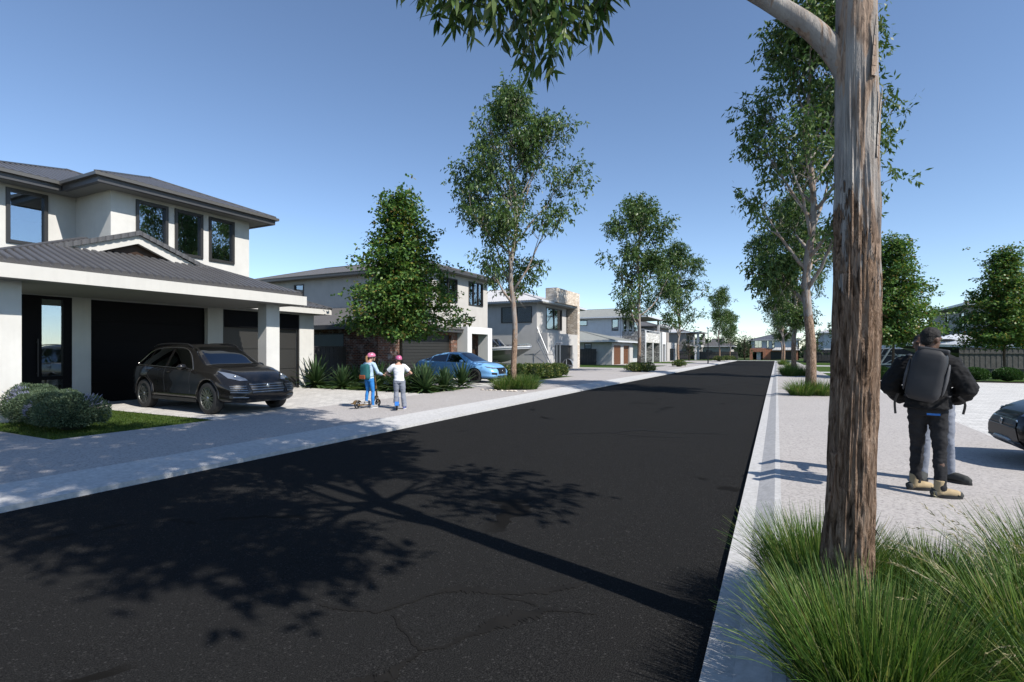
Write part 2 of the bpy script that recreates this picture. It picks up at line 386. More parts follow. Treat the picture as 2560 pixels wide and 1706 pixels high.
def smooth_path(pts, n=24):
    P = np.array(pts, float); t = np.arange(len(P)); out = []
    for x in np.linspace(0, len(P) - 1, n):
        i = int(min(x, len(P) - 2)); u = x - i; p0 = P[max(i - 1, 0)]; p1 = P[i]; p2 = P[i + 1]; p3 = P[min(i + 2, len(P) - 1)]
        out.append(0.5 * ((2 * p1) + (-p0 + p2) * u + (2 * p0 - 5 * p1 + 4 * p2 - p3) * u * u + (-p0 + 3 * p1 - 3 * p2 + p3) * u ** 3))
    return out
# ------------------------------------------------------------------ building helpers
def fmap(axis, plane, out):
    """(u along the wall, d outward, z) -> world"""
    if axis == 'x': return lambda u, d, z: (plane + d * out, u, z)
    return lambda u, d, z: (u, plane + d * out, z)
def fbox(mb, F, u0, u1, d0, d1, z0, z1, mi=0):
    a = F(u0, d0, z0); b = F(u1, d1, z1)
    mb.box(a[0], b[0], a[1], b[1], a[2], b[2], mi)
def wall(mb, axis, plane, out, u0, u1, z0, z1, openings=(), th=0.2, mi=0):
    F = fmap(axis, plane, out)
    us = sorted({u0, u1, *[q for o in openings for q in o[:2] if u0 < q < u1]})
    zs = sorted({z0, z1, *[q for o in openings for q in o[2:] if z0 < q < z1]})
    for i in range(len(us) - 1):
        for j in range(len(zs) - 1):
            a, b, c, d = us[i], us[i + 1], zs[j], zs[j + 1]; mu, mz = (a + b) / 2, (c + d) / 2
            if any(o[0] < mu < o[1] and o[2] < mz < o[3] for o in openings): continue
            for dd in (0, -th): mb.quad(F(a, dd, c), F(b, dd, c), F(b, dd, d), F(a, dd, d), mi)
    def rim(a, b, c, d):
        mb.quad(F(a, 0, c), F(a, -th, c), F(a, -th, d), F(a, 0, d), mi); mb.quad(F(b, 0, c), F(b, -th, c), F(b, -th, d), F(b, 0, d), mi)
        mb.quad(F(a, 0, c), F(b, 0, c), F(b, -th, c), F(a, -th, c), mi); mb.quad(F(a, 0, d), F(b, 0, d), F(b, -th, d), F(a, -th, d), mi)
    rim(u0, u1, z0, z1)
    for o in openings: rim(max(o[0], u0), min(o[1], u1), max(o[2], z0), min(o[3], z1))
def window(par, axis, plane, out, u0, u1, z0, z1, fw=0.07, mull=(), trans=(), curtain=None, depth=0.05, name='window', fm='frame', glass='glass'):
    """frame (the window) > pane, curtain"""
    org = par.location if par is not None else (0, 0, 0)
    F = fmap(axis, plane, out); mb = MB(org)
    fbox(mb, F, u0, u1, -0.1, depth, z0, z0 + fw); fbox(mb, F, u0, u1, -0.1, depth, z1 - fw, z1)
    fbox(mb, F, u0, u0 + fw, -0.1, depth, z0 + fw, z1 - fw); fbox(mb, F, u1 - fw, u1, -0.1, depth, z0 + fw, z1 - fw)
    for q in mull: fbox(mb, F, q - 0.025, q + 0.025, -0.08, depth - 0.02, z0 + fw, z1 - fw)
    for q in trans: fbox(mb, F, u0 + fw, (mull[0] - 0.025) if mull else u1 - fw, -0.08, depth - 0.025, q - 0.025, q + 0.025)
    w = mb.build(name, MAT[fm], par)
    p = MB(org); fbox(p, F, u0 + fw - .005, u1 - fw + .005, -0.05, -0.042, z0 + fw - .005, z1 - fw + .005); p.build('pane', MAT[glass], w)
    if curtain:
        c = MB(org)
        for (a, b) in curtain:
            n = max(4, int((b - a) / 0.02)); top = []; bot = []
            for i in range(n + 1):
                u = a + (b - a) * i / n; d = -0.3 + 0.03 * math.sin(i * 1.15)
                top.append(F(u, d, z1 - 0.02)); bot.append(F(u, d, z0 + 0.02))
            for i in range(n): c.quad(bot[i], bot[i + 1], top[i + 1], top[i])
        c.build('curtain', MAT['curtain'], w, smooth=180)
    return w
def sheet_roof(mb, poly, udir, per=0.19, amp=0.016, n=8, edge=0.05, mi=0, lift=0.0):
    """corrugated sheet over a planar convex polygon; udir runs along the eave"""
    P = [Vector(p) for p in poly]; u = Vector(udir).normalized()
    nr = Vector((0, 0, 0))
    for i in range(len(P)): nr += P[i].cross(P[(i + 1) % len(P)])
    nr.normalize()
    if nr.z < 0: nr = -nr
    v = nr.cross(u); v.normalize()
    if v.z < 0: v = -v
    o = P[0]; Q = [((p - o).dot(u), (p - o).dot(v)) for p in P]
    lo, hi = min(q[0] for q in Q), max(q[0] for q in Q)
    us = [lo + (hi - lo) * i / max(1, int((hi - lo) / per * n)) for i in range(max(1, int((hi - lo) / per * n)) + 1)]
    us = sorted(set(us) | {min(max(q[0], lo), hi) for q in Q})
    cols = []
    for x in us:
        xx = min(max(x, lo + 1e-5), hi - 1e-5); ys = []
        for i in range(len(Q)):
            a, b = Q[i], Q[(i + 1) % len(Q)]
            if (a[0] - xx) * (b[0] - xx) <= 0 and abs(a[0] - b[0]) > 1e-9:
                t = (xx - a[0]) / (b[0] - a[0]); ys.append(a[1] + t * (b[1] - a[1]))
        y0, y1 = min(ys), max(ys); ph_ = (x / per) % 1.0; d = amp * (1.0 - 2.6 * math.exp(-((ph_ - 0.5) / 0.2) ** 4)) + lift
        a = o + u * x + v * y0 + nr * d; b = o + u * x + v * y1 + nr * d
        cols.append((a - nr * edge, a, b))
    for i in range(len(cols) - 1):
        c, e = cols[i], cols[i + 1]
        mb.quad(c[0], e[0], e[1], c[1], mi); mb.quad(c[1], e[1], e[2], c[2], mi)
def hip_roof(mb, x0, x1, y0, y1, z, slope, along, per=0.19, amp=0.016, n=6, edge=0.05, faces='NSEW', gable_back=False):
    """hip roof over a rectangle; along='x' or 'y' is the ridge direction"""
    if along == 'x':
        h = (y1 - y0) / 2; zr = z + h * slope; ym = (y0 + y1) / 2; A = (x0 + (0 if gable_back else h), ym, zr); B = (x1 - h, ym, zr)
        F = {'S': ([(x0, y0, z), (x1, y0, z), B, A], (1, 0, 0)), 'N': ([(x0, y1, z), (x1, y1, z), B, A], (1, 0, 0)), 'E': ([(x1, y0, z), (x1, y1, z), B], (0, 1, 0)), 'W': ([(x0, y0, z), (x0, y1, z), A], (0, 1, 0))}
        if gable_back: F.pop('W')
    else:
        h = (x1 - x0) / 2; zr = z + h * slope; xm = (x0 + x1) / 2; A = (xm, y0 + h, zr); B = (xm, y1 - h, zr)
        F = {'E': ([(x1, y0, z), (x1, y1, z), B, A], (0, 1, 0)), 'W': ([(x0, y0, z), (x0, y1, z), B, A], (0, 1, 0)), 'S': ([(x0, y0, z), (x1, y0, z), A], (1, 0, 0)), 'N': ([(x0, y1, z), (x1, y1, z), B], (1, 0, 0))}
    for k in F:
        if k in faces: sheet_roof(mb, F[k][0], F[k][1], per, amp, n, edge)
    # ridge and hip caps
    if along == 'x': segs = [(A, B), ((x1, y0, z), B), ((x1, y1, z), B)] + ([] if gable_back else [((x0, y0, z), A), ((x0, y1, z), A)])
    else: segs = [(A, B), ((x1, y0, z), A), ((x0, y0, z), A), ((x1, y1, z), B), ((x0, y1, z), B)]
    for a, b in segs:
        mb.beam((a[0], a[1], a[2] + amp), (b[0], b[1], b[2] + amp), 0.16, 0.04)
    return A, B
def eave_ring(mb, x0, x1, y0, y1, z, w=0.12, h=0.14, lip=0.0):
    """gutter/fascia: four butted beams round a rectangle (outer size), top at z"""
    mb.box(x1 - w, x1, y0, y1, z - h, z); mb.box(x0, x0 + w, y0, y1, z - h, z)
    mb.box(x0 + w, x1 - w, y0, y0 + w, z - h, z); mb.box(x0 + w, x1 - w, y1 - w, y1, z - h, z)
def roller_door(par, axis, plane, out, u0, u1, z0, z1, rows, mat='doordark', groove=0.012, name='garage_door', cols=1):
    org = par.location; F = fmap(axis, plane, out); mb = MB(org); dz = (z1 - z0) / rows; du = (u1 - u0) / cols
    for i in range(rows):
        for j in range(cols):
            fbox(mb, F, u0 + du * j + (groove / 2 if j else 0), u0 + du * (j + 1) - (groove / 2 if j < cols - 1 else 0), -0.03, 0.0, z0 + i * dz + groove / 2, z0 + (i + 1) * dz - groove / 2)
    fbox(mb, F, u0, u1, -0.06, -0.031, z0, z1)
    return mb.build(name, MAT[mat], par)
def fence_run(label, a, b, h, mat='fence', group=None, pw=0.12, z=None, cat='fence', gap=0.025, rail=True):
    """vertical-board fence from a to b (xy); boards one mesh, posts parts"""
    a = Vector((a[0], a[1], 0)); b = Vector((b[0], b[1], 0)); za = (GZ(a.y) + GL) if z is None else z
    root = empty('fence', (a.x, a.y, za), label, cat, group)
    d = b - a; L = d.length; d.normalize(); s = Vector((-d.y, d.x, 0)); rnd = random.Random(int(L * 100)); mb = MB(); n = int(L / pw)
    for i in range(n):
        p = d * (pw * (i + 0.5)); j = 0.02 * (i % 2)
        mb.obox(p + s * j + Vector((0, 0, h / 2)), d, s, (0, 0, 1), pw - gap if i % 2 else pw + 0.02, 0.02, h - rnd.uniform(0, 0.02))
    mb.build('boards', MAT[mat], root)
    rl = MB()
    for zz in (0.35, h - 0.35): rl.beam(s * -0.05 + Vector((0, 0, zz)), d * L + s * -0.05 + Vector((0, 0, zz)), 0.05, 0.08)
    rl.build('rail', MAT[mat], root)
    m = MB(); m.beam((0, 0, h + 0.015), (d * L) + Vector((0, 0, h + 0.015)), 0.09, 0.03); m.build('capping', MAT[mat], root)
    return root

# ------------------------------------------------------------------ foliage
def kites(base, tip, side, w, fold=0.0):
    """leaf quads: base, left, tip, right  (N,3 arrays) -> verts, faces"""
    mid = base * 0.55 + tip * 0.45; N = len(base)
    d = tip - base; L = np.linalg.norm(d, axis=1, keepdims=True) + 1e-9; dn = d / L
    s = side - dn * (side * dn).sum(1, keepdims=True); s /= np.linalg.norm(s, axis=1, keepdims=True) + 1e-9
    v = np.empty((N, 4, 3)); v[:, 0] = base; v[:, 1] = mid - s * w; v[:, 2] = tip; v[:, 3] = mid + s * w
    return v.reshape(-1, 3), np.arange(N * 4).reshape(N, 4)
def rand_dirs(rng, n):
    v = rng.normal(size=(n, 3)); return v / (np.linalg.norm(v, axis=1, keepdims=True) + 1e-9)
def clump_leaves(rng, clumps, per_m3, L, W, droop=0.6, shell=0.35):
    """clumps: list of (x,y,z,rx,ry,rz). Leaves on many small twigs in each clump"""
    Bs = []; Ts = []; Ss = []; Ws = []
    for (x, y, z, rx, ry, rz) in clumps:
        n = max(12, int(per_m3 * rx * ry * rz * 4.19)); nt = max(3, n // 11)
        d = rand_dirs(rng, nt); r = (rng.uniform(0, 1, nt) ** shell)[:, None]
        tw = d * r * np.array([rx, ry, rz]) + np.array([x, y, z])
        td = d * 0.6 + np.array([0, 0, -droop * 0.5]) + rng.normal(size=(nt, 3)) * 0.45
        td /= np.linalg.norm(td, axis=1, keepdims=True)
        idx = np.repeat(np.arange(nt), 11)
        k = rng.uniform(-0.5, 1.0, len(idx))[:, None]
        b = tw[idx] + td[idx] * k * L * 2.0 + rng.normal(size=(len(idx), 3)) * L * 0.22
        ld = td[idx] * 0.5 + rng.normal(size=(len(idx), 3)) * 0.6 + np.array([0, 0, -droop])
        ld /= np.linalg.norm(ld, axis=1, keepdims=True)
        ll = L * rng.uniform(0.65, 1.25, len(idx))[:, None]
        Bs.append(b); Ts.append(b + ld * ll); Ss.append(rand_dirs(rng, len(idx))); Ws.append(W * rng.uniform(0.7, 1.2, len(idx))[:, None])
    return kites(np.vstack(Bs), np.vstack(Ts), np.vstack(Ss), np.vstack(Ws))
def limb_path(rng, p, d, L, n=6, up=0.35, wob=0.12):
    pts = [np.array(p, float)]; d = np.array(d, float); d /= np.linalg.norm(d)
    for i in range(n):
        d = d + np.array([0, 0, up / n]) + rng.normal(size=3) * wob
        d /= np.linalg.norm(d); pts.append(pts[-1] + d * L / n)
    return pts
def gum_meshes(seed, H=12.0, r0=0.13, fork=0.2, spread=0.27, dens=95, L=0.2, W=0.03, bare=0.24, nlimb=15, far=False, cs=1.0):
    """a eucalypt: forked pale trunk, ascending limbs, separate foliage clumps. Returns (trunk object, crown object)"""
    rng = np.random.default_rng(seed); mb = MB(); clumps = []
    tr = [np.array([0, 0, -0.15])]; n = 14
    for i in range(1, n + 1):
        z = H * 0.95 * i / n
        tr.append(np.array([math.sin(i * 1.1 + seed) * 0.012 * H * min(1, i / 5), math.cos(i * 0.9 + seed * 2) * 0.012 * H * min(1, i / 5), z]))
    rad = [r0 * (1.25 if i == 0 else 1.0) * (1 - 0.9 * (i / n) ** 1.15) + 0.008 for i in range(n + 1)]
    mb.tube(tr, rad, 5 if far else 9)
    def at(z):
        f = np.clip(z / (H * 0.95) * n, 0, n - 1e-6); i = int(f); return tr[i] * (1 - f + i) + tr[i + 1] * (f - i), r0 * (1 - 0.9 * (f / n) ** 1.15)
    az = rng.uniform(0, 6.28)
    for k in range(nlimb):
        t = k / (nlimb - 1); z = H * (bare + (0.9 - bare) * t ** 0.92); p, r = at(z)
        az += 2.4 + rng.uniform(-0.5, 0.5)
        prof = float(np.interp(t, [0, 0.12, 0.42, 0.7, 1], [0.95, 1.1, 1.08, 0.78, 0.42]))
        Lb = H * spread * prof * rng.uniform(0.62, 1.22)
        el = R(rng.uniform(30, 54)) + t * 0.2
        d = (math.cos(az) * math.cos(el), math.sin(az) * math.cos(el), math.sin(el))
        pts = limb_path(rng, p, d, Lb, 6, 0.55 if t < 0.5 else 0.3, 0.10)
        rr = [max(0.008, r * 0.62 * (1 - 0.85 * i / 6)) for i in range(7)]; mb.tube(pts, rr, 4 if far else 6)
        cr = (0.036 + 0.03 * rng.uniform()) * H * (1 - 0.1 * t) * cs
        clumps.append((*pts[6], cr, cr, cr * 0.8))
        for q in range(4):
            i = 2 + q % 4 if q < 4 else 5
            i = int(rng.integers(2, 6)); a2 = az + rng.uniform(-1.2, 1.2); e2 = R(rng.uniform(10, 70))
            d2 = (math.cos(a2) * math.cos(e2), math.sin(a2) * math.cos(e2), math.sin(e2))
            sp = limb_path(rng, pts[i], d2, Lb * rng.uniform(0.3, 0.5), 4, 0.3, 0.12)
            mb.tube(sp, [max(0.006, rr[i] * 0.6 * (1 - 0.2 * j)) for j in range(5)], 4)
            c2 = cr * rng.uniform(0.6, 0.95); clumps.append((*sp[4], c2, c2, c2 * 0.8))
            if not far:
                for _ in range(2):
                    e = limb_path(rng, sp[2], rng.normal(size=3) + np.array([0, 0, .5]), c2 * 1.3, 3, 0.2, 0.1); mb.tube(e, [0.012, 0.01, 0.008, 0.005], 3, cap=False)
    p, r = at(H * 0.93)
    for q in range(7):
        zz = H * (0.72 + 0.043 * q); w_ = 0.036 * H * (1.2 - 0.05 * q); clumps.append((p[0] + rng.normal() * w_ * 0.7, p[1] + rng.normal() * w_ * 0.7, zz, w_, w_, w_ * 1.05))
    v, f = clump_leaves(rng, clumps, dens, L, W)
    return mb.build('trunk', MAT['bark'], None, smooth=180), np_mesh('crown', v, f, MAT['gumleaf'])
def maple_meshes(seed, H=8.2, clear=1.9, wid=2.5, nleaf=15000, L=0.15, W=0.06):
    """dense broad-conical street tree with leaves held in flat sprays"""
    rng = np.random.default_rng(seed); mb = MB()
    tr = [np.array([0.03 * math.sin(i), 0.03 * math.cos(i * 1.3), H * 0.93 * i / 10 - 0.1]) for i in range(11)]
    mb.tube(tr, [0.085 * (1 - 0.88 * i / 10) for i in range(11)], 8)
    Bs = []; Ts = []; Ss = []; Ws = []; nb = 120
    for k in range(nb):
        t = (k + 0.5) / nb; z = clear + (H * 0.97 - clear) * (t ** 1.12)
        prof = (1 - t) ** 0.85 * (0.78 + 0.22 * min(1, t / 0.1)) * min(1, 0.85 + t * 1.5) + 0.05
        Lb = wid * prof * rng.uniform(0.72, 1.16); az = k * 2.399 + rng.uniform(-0.4, 0.4); el = R(8 + 42 * t + rng.uniform(-10, 10))
        d = (math.cos(az) * math.cos(el), math.sin(az) * math.cos(el), math.sin(el))
        p0 = np.array([0, 0, max(clear * 0.92, z - Lb * math.sin(el) * 0.6)]); pts = limb_path(rng, p0, d, Lb, 5, -0.1, 0.08)
        mb.tube(pts, [0.02, 0.016, 0.012, 0.009, 0.006, 0.004], 4, cap=False)
        n = int(nleaf / nb * (0.35 + 1.3 * prof)); nt = max(4, n // 8)
        tt = rng.uniform(0.12, 1.06, nt); P = np.array(pts); fi = np.clip(tt * 5, 0, 4.999); i0 = fi.astype(int)
        base = P[i0] + (P[i0 + 1] - P[i0]) * (fi - i0)[:, None]
        sz = 0.42 * (1.15 - 0.55 * tt)[:, None]
        base = base + rng.normal(size=(nt, 3)) * sz * np.array([1, 1, 0.42])
        idx = np.repeat(np.arange(nt), 8); b = base[idx] + rng.normal(size=(nt * 8, 3)) * np.array([0.12, 0.12, 0.05])
        out = b - np.array([0, 0, 1]) * b[:, 2:3]; out /= np.linalg.norm(out, axis=1, keepdims=True) + 1e-6
        ld = out * 0.7 + rng.normal(size=b.shape) * 0.55 + np.array([0, 0, -0.25]); ld /= np.linalg.norm(ld, axis=1, keepdims=True)
        sd = np.cross(ld, np.array([0, 0, 1.0])) + rng.normal(size=b.shape) * 0.45
        Bs.append(b); Ts.append(b + ld * (L * rng.uniform(0.6, 1.2, len(b)))[:, None]); Ss.append(sd); Ws.append(W * rng.uniform(0.7, 1.2, len(b))[:, None])
    v, f = kites(np.vstack(Bs), np.vstack(Ts), np.vstack(Ss), np.vstack(Ws))
    return mb.build('trunk', MAT['bark2'], None, smooth=180), np_mesh('crown', v, f, MAT['mapleleaf'])
def blades(rng, base, d0, L, w, curve, nseg=4, up=None):
    """curved tapering strips. base (N,3), d0 (N,3) start direction, L (N,), w (N,), curve (N,) bend towards the ground"""
    N = len(base); d0 = d0 / np.linalg.norm(d0, axis=1, keepdims=True)
    sd = np.cross(d0, np.array([0, 0, 1.0])) + rng.normal(size=(N, 3)) * 0.25; sd /= np.linalg.norm(sd, axis=1, keepdims=True) + 1e-9
    V = np.empty((N, nseg + 1, 2, 3)); p = base.copy(); d = d0.copy()
    for s in range(nseg + 1):
        t = s / nseg; ww = (w * (1 - t) ** 0.7 * (0.7 + 0.6 * min(1, t * 3)) + 0.0006)[:, None]
        V[:, s, 0] = p - sd * ww; V[:, s, 1] = p + sd * ww
        p = p + d * (L / nseg)[:, None]
        d = d + np.array([0, 0, -1.0]) * (curve / nseg)[:, None]; d /= np.linalg.norm(d, axis=1, keepdims=True)
    v = V.reshape(-1, 3); k = (nseg + 1) * 2; b = (np.arange(N) * k)[:, None]
    f = np.concatenate([b + np.array([[2 * s, 2 * s + 1, 2 * s + 3, 2 * s + 2]]) for s in range(nseg)], 0)
    return v, f
def tussock_mesh(seed, n=1300, Rb=0.16, L=0.75, w=0.0035, spread=0.75, dry=0, mat='grass'):
    rng = np.random.default_rng(seed)
    a = rng.uniform(0, 2 * PI, n); r = Rb * np.sqrt(rng.uniform(0, 1, n)); base = np.stack([r * np.cos(a), r * np.sin(a), np.full(n, -0.02)], 1)
    lean = spread * (r / Rb) ** 0.7 * rng.uniform(0.35, 1.15, n); a2 = a + rng.normal(size=n) * 0.5
    d = np.stack([np.cos(a2) * lean, np.sin(a2) * lean, np.ones(n)], 1)
    v, f = blades(rng, base, d, L * rng.uniform(0.55, 1.12, n), w * rng.uniform(0.6, 1.3, n), rng.uniform(0.2, 1.0, n) * (0.6 + lean), 5)
    ob = np_mesh('blades', v, f, MAT[mat])
    st = None
    if dry:
        a = rng.uniform(0, 2 * PI, dry); base = np.stack([0.08 * np.cos(a), 0.08 * np.sin(a), np.zeros(dry)], 1)
        d = np.stack([np.cos(a) * 0.45, np.sin(a) * 0.45, np.ones(dry)], 1)
        Ls = L * rng.uniform(1.05, 1.4, dry); cu = rng.uniform(0.9, 1.9, dry)
        v1, f1 = blades(rng, base, d, Ls, np.full(dry, 0.0025), cu, 8)
        # seed heads: small bristles along the last quarter of each stalk
        P = v1.reshape(dry, 9, 2, 3).mean(2); q = 26; t = rng.uniform(0.72, 1.0, (dry, q)) * 8; i0 = np.clip(t.astype(int), 0, 7)
        pp = np.take_along_axis(P, i0[:, :, None].repeat(3, 2), 1); pn = np.take_along_axis(P, (i0 + 1)[:, :, None].repeat(3, 2), 1)
        hb = (pp + (pn - pp) * (t - i0)[:, :, None]).reshape(-1, 3); dd = (pn - pp).reshape(-1, 3); dd /= np.linalg.norm(dd, axis=1, keepdims=True) + 1e-9
        v2, f2 = kites(hb, hb + (dd + rng.normal(size=hb.shape) * 0.35) * 0.022, rand_dirs(rng, len(hb)), 0.0026)
        st = np_mesh('seed_stalks', np.vstack([v1, v2]), np.vstack([f1, f2 + len(v1)]), MAT['drygrass'])
    return ob, st
def agave_mesh(seed, n=58, L=0.85, w=0.045):
    rng = np.random.default_rng(seed); el = np.linspace(-0.15, 1.45, n) + rng.uniform(-0.08, 0.08, n); a = np.arange(n) * 2.399
    base = np.stack([0.05 * np.cos(a), 0.05 * np.sin(a), 0.05 + 0.18 * (el + 0.15) / 1.6], 1)
    d = np.stack([np.cos(a) * np.cos(el), np.sin(a) * np.cos(el), np.sin(el)], 1); V = []; Fc = []
    for i in range(n):
        l = L * rng.uniform(0.75, 1.08) * (1.0 if el[i] > 0.1 else 0.8); side = np.cross(d[i], [0, 0, 1.0]); side /= np.linalg.norm(side) + 1e-9; upv = np.cross(side, d[i])
        p = base[i].copy(); dd = d[i].copy(); b0 = len(V)
        for s in range(5):
            t = s / 4; ww = w * [0.75, 1.05, 1.0, 0.62, 0.03][s]
            V += [p - side * ww + upv * ww * 0.45, p, p + side * ww + upv * ww * 0.45]
            p = p + dd * l / 4; dd = dd + np.array([0, 0, -0.05 if el[i] > 0.5 else -0.12]); dd /= np.linalg.norm(dd)
        for s in range(4):
            q = b0 + 3 * s; Fc += [(q, q + 1, q + 4, q + 3), (q + 1, q + 2, q + 5, q + 4)]
    return np_mesh('leaves', np.array(V), np.array(Fc), MAT['agave'])
def shrub_mesh(seed, rx, ry, rz, n, L, W, mat, lift=0.0, tips=0, tipmat=None, flat=0.35, lump=0.18):
    """rounded shrub: dark interior + many small leaves standing off an uneven surface"""
    rng = np.random.default_rng(seed); d = rand_dirs(rng, n); d[:, 2] = np.abs(d[:, 2]) * 1.75 - 0.75
    d /= np.linalg.norm(d, axis=1, keepdims=True)
    ph = rng.uniform(0, 6, 6)
    def bumpf(q): return 1 + lump * (np.sin(q[:, 0] * 5 + ph[0]) * np.sin(q[:, 1] * 5 + ph[1]) + 0.6 * np.sin(q[:, 2] * 7 + ph[2]) * np.sin(q[:, 0] * 9 + ph[3]))
    k = bumpf(d)[:, None] * (1 - 0.3 * rng.uniform(0, 1, n)[:, None] ** 2)
    b = d * k * np.array([rx, ry, rz]) + np.array([0, 0, rz * 0.95 + lift]); b[:, 2] = np.maximum(b[:, 2], 0.015)
    ld = d * 0.8 + rng.normal(size=(n, 3)) * 0.6 + np.array([0, 0, 0.3]); ld /= np.linalg.norm(ld, axis=1, keepdims=True)
    v, f = kites(b, b + ld * (L * rng.uniform(0.6, 1.3, n))[:, None], rand_dirs(rng, n), W)
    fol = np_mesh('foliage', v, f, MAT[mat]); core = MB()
    core.ell((0, 0, rz * 0.85 + lift), (rx * 0.66, ry * 0.66, rz * 0.8), 12, 8)  # dark ball added inside the leaves, coloured as their inner shade
    co = core.build('dark_core', MAT['core'], None, smooth=180); tp = None
    if tips:
        c = rand_dirs(rng, tips); c[:, 2] = np.abs(c[:, 2]) * 0.6; idx = np.repeat(np.arange(tips), 40)
        q = c[idx] + rng.normal(size=(len(idx), 3)) * np.array([0.10, 0.10, 0.16]); q /= np.linalg.norm(q, axis=1, keepdims=True)
        b = q * (bumpf(q)[:, None] * 1.04) * np.array([rx, ry, rz]) + np.array([0, 0, rz * 0.95 + lift])
        v, f = kites(b, b + (q + rng.normal(size=b.shape) * 0.3 + np.array([0, 0, 0.5])) * 0.05, rand_dirs(rng, len(b)), 0.008)
        tp = np_mesh('flower_tips', v, f, MAT[tipmat]); tp['kind'] = 'stuff'
    return fol, co, tp
def plant(name, loc, label, cat, group, parts, rz=0.0, sc=1.0, first=None):
    """a plant thing from part meshes; later calls share mesh data"""
    root = empty(name, loc, label, cat, group, rz); root.scale = (sc, sc, sc) if not hasattr(sc, '__len__') else sc
    for p in parts:
        if p is None: continue
        if p.parent is None and not p.get('used'): o = p; p['used'] = 1
        else: o = p.copy(); COL.objects.link(o)
        o.parent = root
    return root
# ------------------------------------------------------------------ ground, road, kerbs
def sheet(name, x0, x1, y0, y1, dz, mat, kind='structure', skirt=0.0):
    ys = [y0] + [q for q in (20.0,) if y0 < q < y1] + [y1]; mb = MB()
    for i in range(len(ys) - 1):
        a, b = ys[i], ys[i + 1]
        mb.quad((x0, a, GZ(a) + dz), (x1, a, GZ(a) + dz), (x1, b, GZ(b) + dz), (x0, b, GZ(b) + dz))
    if skirt:
        for (xa, ya, xb, yb) in ((x0, y0, x1, y0), (x1, y0, x1, y1), (x0, y1, x1, y1), (x0, y0, x0, y1)):
            mb.quad((xa, ya, GZ(ya) + dz), (xb, yb, GZ(yb) + dz), (xb, yb, GZ(yb) + dz - skirt), (xa, ya, GZ(ya) + dz - skirt))
    return tag(mb.build(name, mat), kind=kind)
def profile(name, pts, y0, y1, mats, mi=None):
    """extrude an (x, z) profile along the street"""
    ys = [y0] + [q for q in (20.0,) if y0 < q < y1] + [y1]; mb = MB()
    for i in range(len(ys) - 1):
        a, b = ys[i], ys[i + 1]
        for j in range(len(pts) - 1):
            p, q = pts[j], pts[j + 1]
            mb.quad((p[0], a, GZ(a) + p[1]), (q[0], a, GZ(a) + q[1]), (q[0], b, GZ(b) + q[1]), (p[0], b, GZ(b) + p[1]), mi[j] if mi else 0)
    for yy in (y0, y1): mb.poly([(p[0], yy, GZ(yy) + p[1]) for p in pts] + [(pts[-1][0], yy, GZ(yy) - 0.2), (pts[0][0], yy, GZ(yy) - 0.2)])
    return tag(mb.build(name, mats), kind='structure')
sheet('ground', -400, 400, -60, 900, -0.12, MAT['ground'])
profile('road', [(-7.045, -0.10), (-7.01, -0.052), (-6.6, -0.05), (-3.7, -0.02), (-0.8, -0.05), (-0.345, -0.055)], -14, 112, MAT['asphalt'])
profile('kerb', [(-7.05, -0.12), (-7.05, 0.0), (-7.5, 0.025), (-7.9, GL)], -14, 112, MAT['kerb'])
profile('kerb', [(-0.335, -0.12), (-0.335, 0.0), (-0.19, 0.004), (-0.02, GL), (0.04, GL + 0.002)], -14, 112, [MAT['kerb'], MAT['gutter']], [0, 0, 1, 0])  # the sloped face gets the shade-darkened concrete
# end of the street: a concrete apron and cross path
sheet('pavement', -40, 40, 112.0, 116.5, 0.0, MAT['kerb'])
sheet('pavement', -11.0, -7.9, -14, 112, GL, MAT['path'])
sheet('pavement', 0.04, 3.4, -14, 33.0, GL, MAT['path'])
sheet('pavement', 0.04, 2.95, 33.0, 112, GL, MAT['path'])
sheet('path', -17.5, -11.0, -14, 4.35, GL, MAT['path'])
sheet('lawn', -17.5, -11.0, 4.35, 7.2, GL - 0.01, MAT['lawn'])
sheet('driveway', -17.52, -11.0, 7.2, 15.0, GL, MAT['paver'])
sheet('garden_bed', -17.5, -11.0, 15.0, 18.3, GL - 0.01, MAT['lawn'])
sheet('driveway', -17.8, -11.0, 18.3, 24.1, GL, MAT['paver'])
sheet('garden_bed', -17.8, -11.0, 24.1, 29.9, GL - 0.01, MAT['lawn'])
sheet('driveway', -17.8, -11.0, 29.9, 48.5, GL, MAT['path'])
sheet('lawn', -17.5, -11.0, 48.5, 60.3, GL - 0.01, MAT['lawn'])
sheet('driveway', -17.5, -11.0, 60.3, 72.0, GL, MAT['path'])
sheet('lawn', -19.6, -11.0, 72.0, 85.0, GL - 0.01, MAT['lawn'])
sheet('driveway', -17.5, -11.0, 85.0, 103.0, GL, MAT['path'])
sheet('lawn', -17.5, -11.0, 103.0, 112.0, GL - 0.01, MAT['lawn'])
sheet('yard', -60, -17.53, -14, 72.0, GL - 0.02, MAT['lawn'])
sheet('yard', -60, -19.6, 72.0, 85.0, GL - 0.02, MAT['lawn'])
sheet('yard', -60, -17.53, 85.0, 112, GL - 0.02, MAT['lawn'])
sheet('driveway', 3.4, 16.0, -14, 33.4, GL, MAT['paver_r'])
sheet('garden_bed', 3.4, 16.0, 33.4, 35.3, GL - 0.01, MAT['soil'])
sheet('yard', 16.0, 60, -14, 35.3, GL - 0.02, MAT['lawn'])
sheet('lawn', 2.95, 60, 35.3, 66.0, GL - 0.01, MAT['lawn'])
sheet('driveway', 2.95, 60, 66.0, 71.0, GL - 0.005, MAT['kerb'])
sheet('lawn', 2.95, 60, 71.0, 112.0, GL - 0.01, MAT['lawn'])
sheet('lawn', -60, 60, 116.5, 150.0, 0.01, MAT['lawn'])
sheet('path', 2.95, 9.0, 44.0, 46.5, GL + 0.004, MAT['kerb'])
